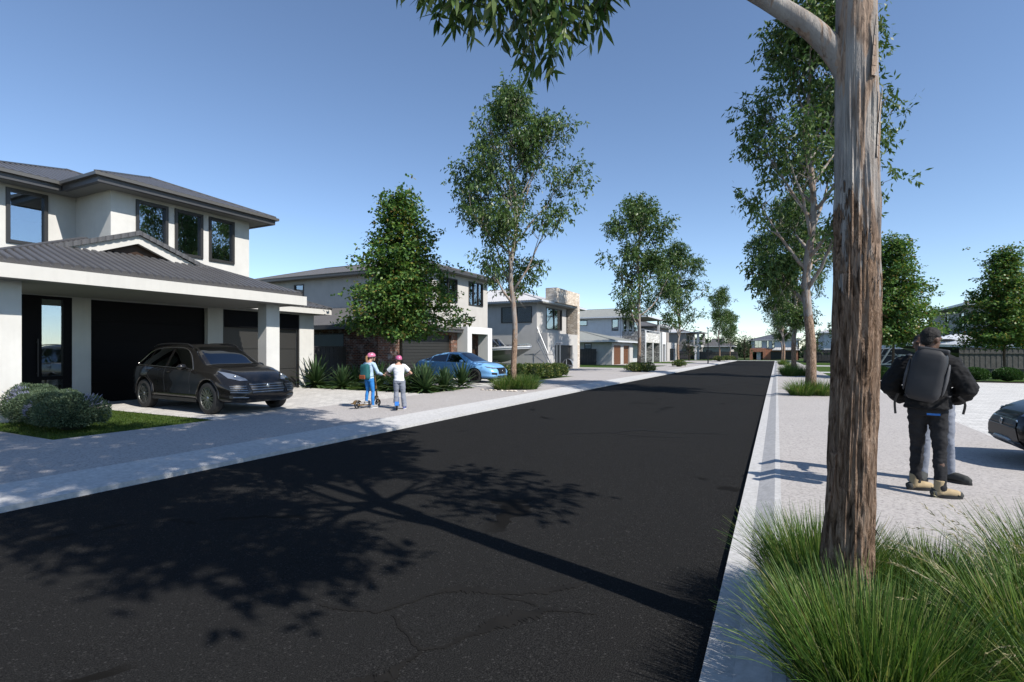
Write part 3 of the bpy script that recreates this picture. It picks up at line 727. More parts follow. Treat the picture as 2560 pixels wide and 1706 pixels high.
# sealed cracks and bitumen patches in the near lane: thin ragged films on the asphalt
MAT['seal'] = plain('bitumen_seal', (0.0125, 0.0112, 0.0095), 0.7, var=0.25, vs=7, spec=0.12)
def road_z(x): return float(np.interp(x, [-7.01, -6.6, -3.7, -0.8, -0.345], [-0.052, -0.05, -0.02, -0.05, -0.055]))
mb = MB(); rs_ = random.Random(4)
for pts, ws in (([(-2.61, 2.4), (-2.43, 2.44), (-2.21, 2.5), (-2.12, 2.69), (-2.06, 2.88), (-1.95, 3.0), (-1.77, 3.06), (-1.55, 3.13), (-1.42, 3.26), (-1.29, 3.39), (-1.19, 3.55)], (.012, .02, .012, .012, .015, .05, .045, .012, .045, .035, .006)),
                ([(-1.73, 2.3), (-1.63, 2.43), (-1.57, 2.58), (-1.51, 2.73), (-1.4, 2.89), (-1.31, 3.01), (-1.22, 3.07), (-0.99, 3.14)], (.012, .014, .02, .06, .075, .03, .01, .008)), ([(-1.73, 2.3), (-1.87, 2.37), (-2.04, 2.46), (-2.13, 2.52)], (.012, .01, .01, .006)),
                ([(-1.73, 2.3), (-1.72, 2.17), (-1.73, 2.06), (-1.78, 1.99), (-1.9, 1.9)], (.012, .015, .05, .045, .01)), ([(-1.38, 3.04), (-1.48, 3.07), (-1.64, 3.05)], (.02, .012, .006)), ([(-3.78, 9.34), (-2.94, 10.0), (-2.5, 10.66), (-1.73, 10.68), (-0.8, 11.09)], (.02, .03, .05, .04, .02)), ([(-2.94, 10.0), (-2.2, 9.9), (-1.5, 10.2)], (.03, .02, .02))):
    n = 16; row = []
    for i in range(len(pts) - 1):
        for k in range(n):
            t = k / n; x = pts[i][0] * (1 - t) + pts[i + 1][0] * t; y = pts[i][1] * (1 - t) + pts[i + 1][1] * t; w = ws[i] * (1 - t) + ws[i + 1] * t
            d = Vector((pts[i + 1][0] - pts[i][0], pts[i + 1][1] - pts[i][1], 0)).normalized(); s_ = Vector((-d.y, d.x, 0)); q = mnoise.noise(Vector((x * 9, y * 9, 1))) * .03; p = Vector((x, y, 0)) + s_ * q
            a = p + s_ * w * rs_.uniform(.35, 1.3); b = p - s_ * w * rs_.uniform(.35, 1.3)
            row.append(((a.x, a.y, road_z(a.x) + .004), (b.x, b.y, road_z(b.x) + .004)))
    for i in range(len(row) - 1): mb.quad(row[i][0], row[i][1], row[i + 1][1], row[i + 1][0])
tag(mb.build('road_seal', MAT['seal']), kind='structure')
sheet('tree_pit', 0.1, 2.3, 1.2, 4.6, GL + 0.004, MAT['soil'])
# ================================================================== house 1: grey and white two-storey house with porch
H = empty('house', (-17.5, 10.0, 0.0), 'pale two-storey house with dark corrugated roofs and gabled white porch behind the dark SUV', 'house')
o1 = tuple(H.location); W1 = MAT['wall1']
mb = MB(o1)
wall(mb, 'x', -17.5, 1, -6.0, 15.84, -0.1, 3.12, [(6.26, 7.35, 0.07, 3.06), (7.8, 11.23, 0.07, 3.06), (11.78, 15.1, 0.07, 3.06)], 0.3)
wall(mb, 'y', 15.84, 1, -29, -17.8, -0.1, 3.3); wall(mb, 'y', -6.0, -1, -29, -17.8, -0.1, 3.3); wall(mb, 'x', -29, -1, -6, 15.84, -0.1, 3.3)
mb.build('wall', W1, H)
mb = MB(o1)
wins_main = [(8.86, 9.79, 4.70, 6.17), (10.0, 10.92, 4.68, 6.17), (11.13, 12.06, 4.66, 6.17)]
wall(mb, 'x', -17.3, 1, 8.2, 12.66, 3.12, 6.29, wins_main, 0.25)
wall(mb, 'y', 8.2, -1, -19.3, -17.55, 3.12, 6.29, (), 0.2)
wall(mb, 'y', 12.66, 1, -29, -17.55, 3.12, 6.29, (), 0.2)
wall(mb, 'x', -19.3, 1, 5.95, 8.2, 3.12, 6.29, [(6.56, 7.5, 4.64, 6.19)], 0.25)
wall(mb, 'y', 5.95, -1, -29, -19.55, 3.12, 6.29, (), 0.2); wall(mb, 'x', -29, -1, 5.95, 12.66, 3.12, 6.29)
mb.box(-28.8, -17.55, 6.2, 12.4, 3.14, 3.3)              # the upper floor
mb.box(-24.2, -24.0, 6.2, 12.4, 3.3, 6.25)               # an inner partition
mb.build('wall', W1, H)
for k, (a, b, c, d) in enumerate(wins_main):
    window(H, 'x', -17.3, 1, a, b, c, d, 0.085, curtain=[[(a + .05, a + .16)], [(a + .05, a + .45)], [(a + .1, b - .1)]][k])
window(H, 'x', -19.3, 1, 6.56, 7.5, 4.64, 6.19, 0.09, curtain=[(6.6, 6.72)])
# soffits and gutters of the upper roofs
mb = MB(o1); mb.box(-29.4, -16.78, 7.68, 13.2, 6.29, 6.31); mb.box(-29.4, -18.78, 5.45, 7.68, 6.291, 6.311); mb.build('soffit', MAT['soffit'], H)
mb = MB(o1)
mb.box(-16.82, -16.7, 7.6, 13.3, 6.27, 6.45); mb.box(-18.66, -16.82, 7.6, 7.72, 6.27, 6.45); mb.box(-29.5, -16.82, 13.18, 13.3, 6.27, 6.45)
mb.box(-18.82, -18.7, 5.35, 7.599, 6.27, 6.45); mb.box(-29.5, -18.82, 5.35, 5.47, 6.27, 6.45); mb.build('fascia', MAT['gutterdark'], H)
mb = MB(o1)
mb.box(-16.72, -16.6, 7.5, 13.4, 6.43, 6.52); mb.box(-18.62, -16.72, 7.5, 7.62, 6.43, 6.52); mb.box(-29.5, -16.72, 13.28, 13.4, 6.43, 6.52)
mb.box(-18.72, -18.6, 5.25, 7.5, 6.43, 6.52); mb.box(-29.5, -18.72, 5.25, 5.37, 6.43, 6.52); mb.build('gutter', MAT['bronze'], H)
mb = MB(o1)
hip_roof(mb, -29.5, -16.68, 7.58, 13.32, 6.53, 0.378, 'x', 0.19, 0.024, 12, 0.06)
hip_roof(mb, -29.5, -18.68, 5.33, 13.45, 6.535, 0.378, 'x', 0.19, 0.024, 12, 0.06)
mb.build('roof', MAT['roof_dark'], H)
# porch roof, gable and white fascia
mb = MB(o1); s = 0.378; ze = 3.32; zt = ze + s * 3.35
sheet_roof(mb, [(-13.97, 4.25, ze + .03), (-13.97, 12.14, ze + .03), (-17.25, 8.86, zt), (-17.25, 7.53, zt)], (0, 1, 0), 0.19, 0.030, 14, 0.13, lift=0.13)
sheet_roof(mb, [(-13.97, 4.25, ze + .03), (-17.25, 4.25, ze + .03), (-17.25, 7.53, zt)], (1, 0, 0), 0.19, 0.030, 14, 0.13, lift=0.13)
mb.beam((-13.99, 4.27, ze + 0.17), (-17.25, 7.53, zt + 0.15), 0.16, 0.05)
sheet_roof(mb, [(-13.97, 12.14, ze + .03), (-17.25, 12.14, ze + .03), (-17.25, 8.86, zt)], (1, 0, 0), 0.19, 0.030, 14, 0.13, lift=0.13)
mb.beam((-13.99, 12.12, ze + 0.17), (-17.25, 8.86, zt + 0.15), 0.16, 0.05)
# garage roof to the right
hip_roof(mb, -29.5, -16.88, 9.4, 16.27, 3.36, s, 'x', 0.19, 0.02, 8, 0.09, faces='NE')
# gable sheets
for sg in (-1, 1):
    yb = 8.16 + sg * 2.02
    sheet_roof(mb, [(-15.72, 8.16, 4.90), (-15.72, yb, 4.14), (-17.28, yb, 4.14), (-17.28, 8.16, 4.90)], (1, 0, 0), 0.19, 0.0, 1, 0.10)
    n = 110; top = []; bot = []          # rolled verge: the ribs show as a rippled band
    for i in range(n + 1):
        t = i / n; ph = (t * 2.15 / 0.19) % 1.0; x = -15.70 - 0.022 * math.exp(-((ph - 0.5) / 0.16) ** 2)
        y = 8.16 + sg * 2.02 * t; z = 4.905 - 0.76 * t; top.append((x, y, z + 0.01)); bot.append((x, y, z - 0.115))
    for i in range(n): mb.quad(bot[i], bot[i + 1], top[i + 1], top[i])
mb.build('roof', MAT['roof_dark'], H)
mb = MB(o1)
for sg in (-1, 1):
    yb = 8.16 + sg * 1.93
    mb.add([(-15.80, 8.16, 4.80), (-15.80, yb, 4.06), (-15.80, yb - sg * 0.02, 3.80), (-15.80, 8.16, 4.56), (-15.92, 8.16, 4.80), (-15.92, yb, 4.06), (-15.92, yb - sg * 0.02, 3.80), (-15.92, 8.16, 4.56)],
           [(0, 1, 2, 3), (4, 5, 6, 7), (3, 2, 6, 7), (0, 1, 5, 4), (1, 2, 6, 5)])
mb.build('bargeboard', MAT['fascia'], H)
mb = MB(o1); mb.add([(-15.99, 8.16, 4.60), (-15.99, 6.2, 3.86), (-15.99, 10.12, 3.86)], [(0, 1, 2)]); mb.build('gable_panel', MAT['brownwood'], H)
mb = MB(o1)
mb.box(-14.0, -13.80, 4.18, 12.2, 3.07, 3.36); mb.box(-17.0, -14.0, 4.18, 4.36, 3.07, 3.36); mb.box(-17.0, -14.0, 12.02, 12.2, 3.07, 3.345)
mb.box(-17.05, -16.9, 12.12, 16.25, 3.10, 3.34); mb.box(-29.5, -17.05, 16.1, 16.25, 3.10, 3.34); mb.build('fascia', MAT['fascia'], H)
mb = MB(o1); mb.box(-17.49, -14.0, 4.36, 12.02, 3.09, 3.115); mb.box(-17.49, -17.05, 12.12, 16.1, 3.122, 3.14); mb.box(-29, -17.49, 15.85, 16.1, 3.123, 3.141)
mb.build('soffit', MAT['soffit'], H)
for (y0, y1) in ((4.69, 5.19), (11.22, 11.71)):
    mb = MB(o1); mb.box(-14.9, -14.5, y0, y1, -0.1, 3.09); mb.build('column', W1, H)
# entry: black surround, side light, door leaf
fr = MB(o1); fr.box(-17.62, -17.5, 6.26, 6.68, 0.07, 3.06); fr.box(-17.62, -17.5, 7.15, 7.35, 0.07, 3.06); fr.box(-17.62, -17.5, 6.68, 7.15, 2.98, 3.06)
fr.box(-17.60, -17.52, 6.68, 7.15, 0.80, 0.90); fr.box(-17.60, -17.52, 6.68, 7.15, 0.07, 0.15)
dr = fr.build('door', MAT['blackdoor'], H)
g = MB(o1); g.box(-17.57, -17.56, 6.67, 7.16, 0.12, 2.99); g.build('pane', MAT['glass'], dr)
hd = MB(o1); hd.tube([(-17.44, 6.58, 0.9), (-17.44, 6.58, 1.9)], 0.018, 8); hd.box(-17.5, -17.44, 6.57, 6.59, 0.97, 1.0); hd.box(-17.5, -17.44, 6.57, 6.59, 1.8, 1.83); hd.build('handle', MAT['black'], dr)
c = MB(o1)
for i in range(16):
    y = 6.72 + i * 0.02; c.quad((-17.85 + 0.03 * math.sin(i * 1.2), y, 0.3), (-17.85 + 0.03 * math.sin(i * 1.2 + 1.2), y + 0.02, 0.3), (-17.85 + 0.03 * math.sin(i * 1.2 + 1.2), y + 0.02, 2.3), (-17.85 + 0.03 * math.sin(i * 1.2), y, 2.3))
c.build('curtain', MAT['curtain'], dr, smooth=180)
roller_door(H, 'x', -17.68, 1, 7.8, 11.23, 0.07, 3.06, 5, 'blackdoor')
mb = MB(o1); mb.box(-17.68, -17.5, 11.83, 15.05, 2.44, 3.05); mb.build('door_top_shade', MAT['blackdoor'], H)  # black band across the door top paints the shade under the eave
roller_door(H, 'x', -17.64, 1, 11.83, 15.05, 0.07, 2.44, 3, 'doordark', 0.02)
for y in (15.05, 11.78): mb = MB(o1); mb.box(-17.6, -17.52, y, y + 0.05, 0.07, 3.05); mb.build('door_jamb', MAT['frame'], H)

# ================================================================== house 2: brick base, white portal
H = empty('house', (-17.8, 25.0, 0.0), 'two-storey house with red brick garage and white square portal behind the blue car', 'house')
o2 = tuple(H.location)
mb = MB(o2)
wall(mb, 'x', -17.8, 1, 20.16, 27.4, -0.1, 2.78, [(22.07, 26.74, 0.05, 2.52)], 0.3)
wall(mb, 'y', 20.16, -1, -30, -18.1, -0.1, 2.7, [(-24.5, -20.1, 0.1, 2.5)], 0.3)
wall(mb, 'x', -18.1, 1, 27.4, 31.2, -0.1, 2.78, (), 0.2)
mb.build('brick_wall', MAT['brick'], H)
mb = MB(o2)
fw = [(25.4, 27.36, 4.55, 6.0), (28.71, 30.53, 4.53, 6.07)]
wall(mb, 'x', -17.78, 1, 24.6, 31.2, 2.78, 6.27, fw, 0.25)
wall(mb, 'y', 24.6, -1, -33, -18.03, 2.6, 6.27, [(-29.0, -28.1, 4.95, 6.0)], 0.25)
wall(mb, 'y', 31.2, 1, -33, -18.03, -0.1, 6.27); wall(mb, 'x', -33, -1, 20.2, 31.2, -0.1, 6.27)
mb.box(-32.7, -18.1, 24.9, 30.95, 2.85, 3.0)
mb.build('wall', MAT['wall2'], H)
window(H, 'x', -17.78, 1, *fw[0], 0.05, mull=[26.4], curtain=[(25.5, 27.2)]); window(H, 'x', -17.78, 1, *fw[1], 0.05, mull=[29.35, 29.95])
window(H, 'y', 24.6, -1, -29.0, -28.1, 4.95, 6.0, 0.05)
window(H, 'y', 20.16, -1, -24.5, -20.1, 0.1, 2.5, 0.08, mull=[-22.2], curtain=[(-22.3, -21.9)], depth=-0.05)
roller_door(H, 'x', -17.95, 1, 22.07, 26.74, 0.05, 2.52, 14, 'doordark', 0.02)
# portal: hollow white frame standing proud of the front
mb = MB(o2)
mb.box(-17.8, -17.05, 27.42, 27.93, -0.1, 3.07); mb.box(-17.8, -17.05, 29.97, 30.53, -0.1, 3.07); mb.box(-17.8, -17.05, 27.93, 29.97, 2.64, 3.07)
mb.build('portal', MAT['white'], H)
mb = MB(o2); mb.box(-18.08, -18.02, 28.9, 29.9, 0.05, 2.3); d = mb.build('door', MAT['brownwood'], H)
hd = MB(o2); hd.tube([(-17.99, 29.05, 0.8), (-17.99, 29.05, 1.5)], 0.02, 6); hd.build('handle', MAT['steel'], d)
mb = MB(o2); hip_roof(mb, -33.5, -17.2, 24.0, 31.8, 6.45, 0.3, 'x', 0.16, 0.012, 5, 0.05); hip_roof(mb, -33.0, -17.3, 19.62, 31.0, 2.9, 0.28, 'x', 0.16, 0.012, 5, 0.05, faces='SE'); mb.build('roof', MAT['roof_mid'], H)
mb = MB(o2); eave_ring(mb, -33.5, -17.22, 24.02, 31.78, 6.46, 0.14, 0.2); mb.box(-33.0, -17.5, 19.6, 19.74, 2.68, 2.9); mb.box(-17.5, -17.36, 19.6, 27.4, 2.68, 2.9); mb.build('gutter', MAT['gutterdark'], H)
mb = MB(o2); mb.box(-33.3, -17.37, 24.17, 31.6, 6.28, 6.30); mb.box(-33, -17.55, 19.75, 20.15, 2.70, 2.72); mb.box(-17.79, -17.55, 20.16, 27.4, 2.785, 2.80); mb.build('soffit', MAT['soffit'], H)

# ================================================================== house 3: pale render with cream stone parapet
g3 = GZ(42); H = empty('house', (-17.3, 42.0, g3), 'two-storey pale grey house with a tall cream stone parapet wall, behind the boat trailer', 'house')
o3 = tuple(H.location)
mb = MB(o3)
wall(mb, 'y', 38.4, -1, -29, -17.55, -0.3, 5.42, [(-20.56, -17.72, 3.86, 5.17)], 0.25)
wall(mb, 'x', -17.3, 1, 38.4, 48.0, 2.98, 5.42, [(40.29, 43.84, 3.37, 5.22), (45.0, 46.76, 3.14, 5.3)], 0.25)
wall(mb, 'x', -16.35, 1, 38.4, 45.4, -0.3, 3.0, [(39.95, 44.1, -0.1, 2.03)], 0.3)
wall(mb, 'y', 38.4, -1, -17.55, -16.65, -0.3, 3.0, (), 0.25); mb.box(-17.3, -16.62, 38.65, 45.4, 2.86, 2.97)
wall(mb, 'y', 48.0, 1, -29, -17.55, -0.3, 5.4); wall(mb, 'x', -29, -1, 38.4, 48, -0.3, 5.4)
mb.box(-28.8, -17.6, 38.7, 47.8, 2.9, 3.05); mb.box(-22.6, -22.5, 38.7, 47.8, 3.05, 5.4)
mb.build('wall', MAT['wall3'], H)
sh = window(H, 'y', 38.4, -1, -20.56, -17.72, 3.86, 5.17, 0.05, mull=[-19.1])
mb = MB(o3)
for z in (4.15, 4.5, 4.85): mb.box(-20.4, -19.2, 38.95, 39.2, z, z + 0.03)
for i in range(12):
    z = 4.18 + 0.35 * (i % 3); x = -20.35 + 0.1 * i; mb.box(x, x + 0.06, 38.97, 39.15, z, z + 0.1 + 0.05 * (i % 4))
mb.build('shelf', MAT['curtain'], sh)
window(H, 'x', -17.3, 1, 40.29, 43.84, 3.37, 5.22, 0.06, mull=[42.1], trans=[4.5], curtain=[(42.3, 42.7)]); window(H, 'x', -17.3, 1, 45.0, 46.76, 3.14, 5.3, 0.06, trans=[3.7])
roller_door(H, 'x', -16.55, 1, 39.95, 44.1, -0.1, 2.03, 16, 'doordark', 0.02)
mb = MB(o3); mb.box(-18.3, -16.35, 45.4, 46.0, -0.3, 6.84); mb.box(-17.35, -16.35, 40.3, 45.4, 5.62, 6.84); mb.build('parapet', MAT['stone_cream'], H)
mb = MB(o3); hip_roof(mb, -29.5, -16.6, 37.7, 48.6, 5.62, 0.3, 'x', 0.2, 0.014, 5, 0.05); mb.build('roof', MAT['roof_pale'], H)
mb = MB(o3); eave_ring(mb, -29.5, -16.55, 37.75, 48.6, 5.63, 0.14, 0.14); mb.build('gutter', MAT['gutterlight'], H)
mb = MB(o3); mb.box(-29.3, -16.69, 37.9, 48.4, 5.43, 5.45)
for i in range(24): mb.box(-16.62, -16.56, 38.0 + i * 0.3, 38.12 + i * 0.3, 5.40, 5.48)
for i in range(40): mb.box(-28.0 + i * 0.28, -27.88 + i * 0.28, 37.78, 37.84, 5.40, 5.48)
mb.build('soffit', MAT['soffit'], H)

# ================================================================== house 4: white house with stone balcony
g4 = GZ(66); H = empty('house', (-17.5, 66.0, g4), 'white two-storey house with grey stone balcony, sage roofs and timber garage doors', 'house')
o4 = tuple(H.location); z4 = g4 + 0.02
mb = MB(o4)
wall(mb, 'y', 60.5, -1, -32, -17.75, -0.5, 2.55, [(-20.9, -20.0, 1.75, 2.42)], 0.25)
wall(mb, 'x', -17.45, 1, 60.5, 70.5, -0.5, 2.55, [(61.25, 64.3, z4, 2.2), (65.7, 68.7, z4, 2.2)], 0.3)
wall(mb, 'x', -19.4, 1, 69.0, 84.0, -0.5, 2.69, (), 0.2)
wall(mb, 'y', 84.0, 1, -32, -19.6, -0.5, 6.2)
mb.build('wall', MAT['wall3'], H)
mb = MB(o4)
wall(mb, 'y', 73.2, -1, -32, -19.85, 2.4, 6.25, [(-21.15, -20.2, 4.4, 6.05), (-26.2, -24.85, 5.2, 6.0)], 0.25)
wall(mb, 'x', -19.65, 1, 73.2, 84.0, 2.7, 6.25, [(74.0, 75.4, 4.2, 6.05), (77.0, 78.6, 4.0, 6.05), (80.0, 83.0, 3.9, 6.05)], 0.25)
mb.build('wall', MAT['wall4'], H)
for (a, b, c, d) in ((74.0, 75.4, 4.2, 6.05), (77.0, 78.6, 4.0, 6.05), (80.0, 83.0, 3.9, 6.05)): window(H, 'x', -19.65, 1, a, b, c, d, 0.08, curtain=[(a + .1, a + .6)])
window(H, 'y', 73.2, -1, -21.15, -20.2, 4.4, 6.05, 0.08); window(H, 'y', 73.2, -1, -26.2, -24.85, 5.2, 6.0, 0.08); window(H, 'y', 60.5, -1, -20.9, -20.0, 1.75, 2.42, 0.06)
roller_door(H, 'x', -17.5, 1, 61.25, 64.3, z4, 2.2, 12, 'redwood', 0.02); roller_door(H, 'x', -17.65, 1, 65.7, 68.7, z4, 2.2, 12, 'redwood', 0.02)
roller_door(H, 'x', -18.6, 1, 73.6, 83.2, z4, 2.6, 1, 'gutterlight', 0.03, cols=3)
mb = MB(o4); mb.box(-19.6, -16.45, 73.2, 73.5, 2.69, 4.28); mb.box(-19.6, -16.7, 73.5, 83.6, 2.69, 2.95); mb.build('balcony', MAT['stone_grey'], H)
mb = MB(o4); mb.box(-16.68, -16.4, 73.22, 83.6, 2.70, 4.1); mb.build('balcony_front', MAT['stone_white'], H)
for y in (73.2, 78.0, 83.25):
    mb = MB(o4); mb.box(-17.3, -16.43, y + 0.01, y + 0.36, -0.5, 2.69); c = mb.build('column', MAT['stone_grey'], H)
    mb = MB(o4); mb.box(-16.43, -16.33, y, y + 0.37, -0.5, 4.35 if y != 78.0 else 2.69); mb.build('column_edge', MAT['white'], c)
mb = MB(o4)
mb.tube([(-19.55, 73.3, 4.55), (-16.5, 73.3, 4.55)], 0.03, 6); mb.tube([(-16.5, 73.3, 4.42), (-16.5, 83.5, 4.42)], 0.05, 6)
for y in (74.5, 76.5, 78.5, 80.5, 82.5): mb.tube([(-16.5, y, 4.1), (-16.5, y, 4.42)], 0.025, 5)
for x in (-19.0, -17.5): mb.tube([(x, 73.3, 4.28), (x, 73.3, 4.55)], 0.02, 5)
mb.build('railing', MAT['gutterlight'], H)
mb = MB(o4); mb.box(-16.75, -16.45, 83.1, 83.4, 4.1, 6.2); mb.build('post', MAT['wall4'], H)
mb = MB(o4); hip_roof(mb, -32.5, -15.9, 72.6, 84.6, 6.42, 0.26, 'x', 0.3, 0.022, 5, 0.06); hip_roof(mb, -32, -16.9, 59.9, 72.6, 2.75, 0.22, 'x', 0.3, 0.022, 5, 0.06, faces='SEN'); mb.build('roof', MAT['roof_sage'], H)
mb = MB(o4); eave_ring(mb, -32.5, -15.85, 72.55, 84.6, 6.43, 0.16, 0.2); mb.box(-32, -17.0, 59.85, 60.0, 2.58, 2.76); mb.box(-17.0, -16.85, 59.85, 72.0, 2.58, 2.76); mb.build('gutter', MAT['gutterlight'], H)
mb = MB(o4); mb.box(-32.3, -16.0, 72.7, 84.4, 6.25, 6.27); mb.box(-32, -17.0, 60.0, 60.5, 2.6, 2.62); mb.box(-17.46, -17.0, 60.5, 72.0, 2.6, 2.62); mb.build('soffit', MAT['soffit'], H)

# ================================================================== simpler houses farther off
def far_house(label, x0, x1, y0, y1, zg, h1, h2, wmat, rmat, slope=0.3, front='E', wins=(), sidewins=(), gar=None, roof_over=0.6, per=0.3, lower=None, door=None, gmat='gutterlight', along='x'):
    H = empty('house', ((x0 + x1) / 2, (y0 + y1) / 2, zg), label, 'house'); o = tuple(H.location); zt = zg + h2
    mb = MB(o); fx = x1 if front == 'E' else x0; ou = 1 if front == 'E' else -1
    ops = [w for w in wins] + ([gar] if gar else []) + ([door] if door else [])
    wall(mb, 'x', fx, ou, y0, y1, zg - 0.4, zt, [(a, b, zg + c, zg + d) for a, b, c, d in ops], 0.25)
    wall(mb, 'y', y0, -1, x0 + 0.25, x1 - 0.25, zg - 0.4, zt, [(a, b, zg + c, zg + d) for a, b, c, d in sidewins], 0.25)
    wall(mb, 'y', y1, 1, x0 + 0.25, x1 - 0.25, zg - 0.4, zt); wall(mb, 'x', x0 if front == 'E' else x1, -ou, y0, y1, zg - 0.4, zt)
    mb.box(x0 + 0.3, x1 - 0.3, y0 + 0.3, y1 - 0.3, zg + h1, zg + h1 + 0.15)
    mb.build('wall', MAT[wmat], H)
    for a, b, c, d in wins: window(H, 'x', fx, ou, a, b, zg + c, zg + d, 0.08, mull=[(a + b) / 2] if b - a > 1.6 else ())
    for a, b, c, d in sidewins: window(H, 'y', y0, -1, a, b, zg + c, zg + d, 0.08, mull=[(a + b) / 2] if b - a > 1.6 else ())
    if gar: roller_door(H, 'x', fx - ou * 0.12, ou, gar[0], gar[1], zg + gar[2], zg + gar[3], 10, 'doordark', 0.02)
    if door: m = MB(o); m.box(fx - ou * 0.15, fx - ou * 0.1, door[0], door[1], zg + door[2], zg + door[3]); m.build('door', MAT['brownwood'], H)
    r = roof_over; m = MB(o); hip_roof(m, x0 - r, x1 + r, y0 - r, y1 + r, zt + 0.18, slope, along, per, 0.02, 4, 0.06); m.build('roof', MAT[rmat], H)
    m = MB(o); eave_ring(m, x0 - r, x1 + r, y0 - r, y1 + r, zt + 0.19, 0.16, 0.18); m.build('gutter', MAT[gmat], H)
    m = MB(o); m.box(x0 - r + .17, x1 + r - .17, y0 - r + .17, y1 + r - .17, zt + 0.02, zt + 0.03); m.build('soffit', MAT['soffit'], H)
    return H
zg = GZ(95) + 0.05
H5 = far_house('narrow taupe two-storey house just beyond the stone balcony house', -30, -18.6, 90, 103.5, zg, 2.8, 5.9, 'wall5', 'roof_mid', 0.3, 'E', wins=[(99.0, 100.2, 3.4, 5.4)], gmat='gutterdark')
o5 = tuple(H5.location); mb = MB(o5)
wall(mb, 'x', -17.2, 1, 94.0, 104.5, zg - .4, zg + 3.3, [(96.5, 101.5, zg, zg + 2.2)], 0.25); mb.box(-18.6, -17.46, 94.0, 94.25, zg - .4, zg + 3.29); mb.box(-18.6, -17.46, 94.26, 104.5, zg + 3.0, zg + 3.28); mb.build('porch', MAT['wall2'], H5)
roller_door(H5, 'x', -17.5, 1, 96.5, 101.5, zg, zg + 2.2, 10, 'doordark')
mb = MB(o5); mb.box(-18.6, -16.6, 86.5, 89.6, zg + 2.9, zg + 4.9); mb.box(-16.9, -16.6, 86.5, 86.9, zg - .4, zg + 2.9); mb.box(-16.9, -16.6, 89.2, 89.6, zg - .4, zg + 2.9); mb.build('balcony', MAT['white'], H5)
zg = GZ(122) + 0.03
H6 = far_house('grey house with open corner balcony on posts, farthest of the left row', -30, -17.8, 119.5, 133, zg, 2.8, 5.9, 'wall5', 'roof_pale', 0.3, 'E', wins=[(121, 123.4, 3.2, 5.4), (126, 128, 3.2, 5.4)], roof_over=0.7)
o6 = tuple(H6.location)
mb = MB(o6); mb.box(-17.8, -15.0, 119.5, 130, zg + 2.75, zg + 3.25)
for x, y in ((-15.35, 119.6), (-15.35, 125.0), (-15.35, 129.6)): mb.box(x - 0.25, x + 0.25, y - 0.25 + .3, y + 0.25 + .3, zg - .4, zg + 5.9 if y != 125.0 else zg + 2.75)
mb.build('balcony', MAT['wall3'], H6)
mb = MB(o6); mb.tube([(-17.8, 119.7, zg + 4.15), (-15.1, 119.7, zg + 4.15), (-15.1, 129.8, zg + 4.15)], 0.05, 5)
for i in range(12): mb.tube([(-17.6 + i * 0.21, 119.7, zg + 3.25), (-17.6 + i * 0.21, 119.7, zg + 4.15)], 0.018, 4)
mb.build('railing', MAT['gutterlight'], H6)
mb = MB(o6); mb.box(-17.8, -14.6, 119.2, 130.5, zg + 5.92, zg + 6.12); sheet_roof(mb, [(-14.5, 119.0, zg + 6.14), (-14.5, 130.6, zg + 6.14), (-18.6, 130.6, zg + 7.1), (-18.6, 119.0, zg + 7.1)], (0, 1, 0), 0.3, 0.02, 4); mb.build('porch_roof', MAT['roof_pale'], H6)
mb = MB(o6); sheet_roof(mb, [(-17.8, 117.0, zg + 3.3), (-15.4, 117.0, zg + 2.9), (-15.4, 119.45, zg + 2.9), (-17.8, 119.45, zg + 3.3)], (0, 1, 0), 0.3, 0.02, 4); mb.box(-15.7, -15.4, 117.0, 117.3, zg - .4, zg + 2.85); mb.build('carport', MAT['white'], H6)

# the house that closes the street
zg = GZ(126) + 0.02
HE = empty('house', (-1.0, 131, zg), 'small white house with a red brick porch facing down the end of the street', 'house'); oe = tuple(HE.location)
mb = MB(oe)
wall(mb, 'y', 126, -1, -5.25, 4.2, zg + 2.5, zg + 4.25, [(-4.35, -2.9, zg + 2.65, zg + 4.2), (-1.95, -1.55, zg + 2.65, zg + 4.2), (-0.9, -0.45, zg + 2.65, zg + 4.2)], 0.2)
wall(mb, 'x', -5.25, -1, 126, 137, zg - .4, zg + 4.25); wall(mb, 'x', 4.2, 1, 126, 137, zg - .4, zg + 4.25); wall(mb, 'y', 137, 1, -5.0, 4.0, zg - .4, zg + 4.25)
mb.box(-5.0, 4.0, 126.25, 136.8, zg + 2.3, zg + 2.45); mb.build('wall', MAT['wall4'], HE)
for a, b in ((-4.35, -2.9), (-1.95, -1.55), (-0.9, -0.45)): window(HE, 'y', 126, -1, a, b, zg + 2.65, zg + 4.2, 0.06, mull=[(a + b) / 2] if b - a > 1 else ())
mb = MB(oe); wall(mb, 'y', 125.6, -1, -5.3, -2.15, zg - .4, zg + 2.55, [(-4.75, -2.7, zg, zg + 1.75)], 0.4); wall(mb, 'y', 126.0, -1, -2.15, 4.2, zg - .4, zg + 2.5, [(-1.2, 3.6, zg, zg + 1.85)], 0.2); mb.build('brick_wall', M_stone('pale_red_brick', (0.36, 0.16, 0.10), (0.44, 0.21, 0.14), (0.38, 0.2, 0.14), 4, (1, 1, 3)), HE)
mb = MB(oe); mb.box(-3.95, -3.1, 126.05, 126.1, zg, zg + 1.65); mb.build('door', MAT['gutterlight'], HE)
roller_door(HE, 'y', 126.12, -1, -1.2, 3.6, zg, zg + 1.85, 8, 'doordark', 0.05)
mb = MB(oe); hip_roof(mb, -5.8, 4.7, 125.5, 137.5, zg + 4.35, 0.27, 'y', 0.3, 0.015, 4); mb.build('roof', MAT['roof_dark'], HE)
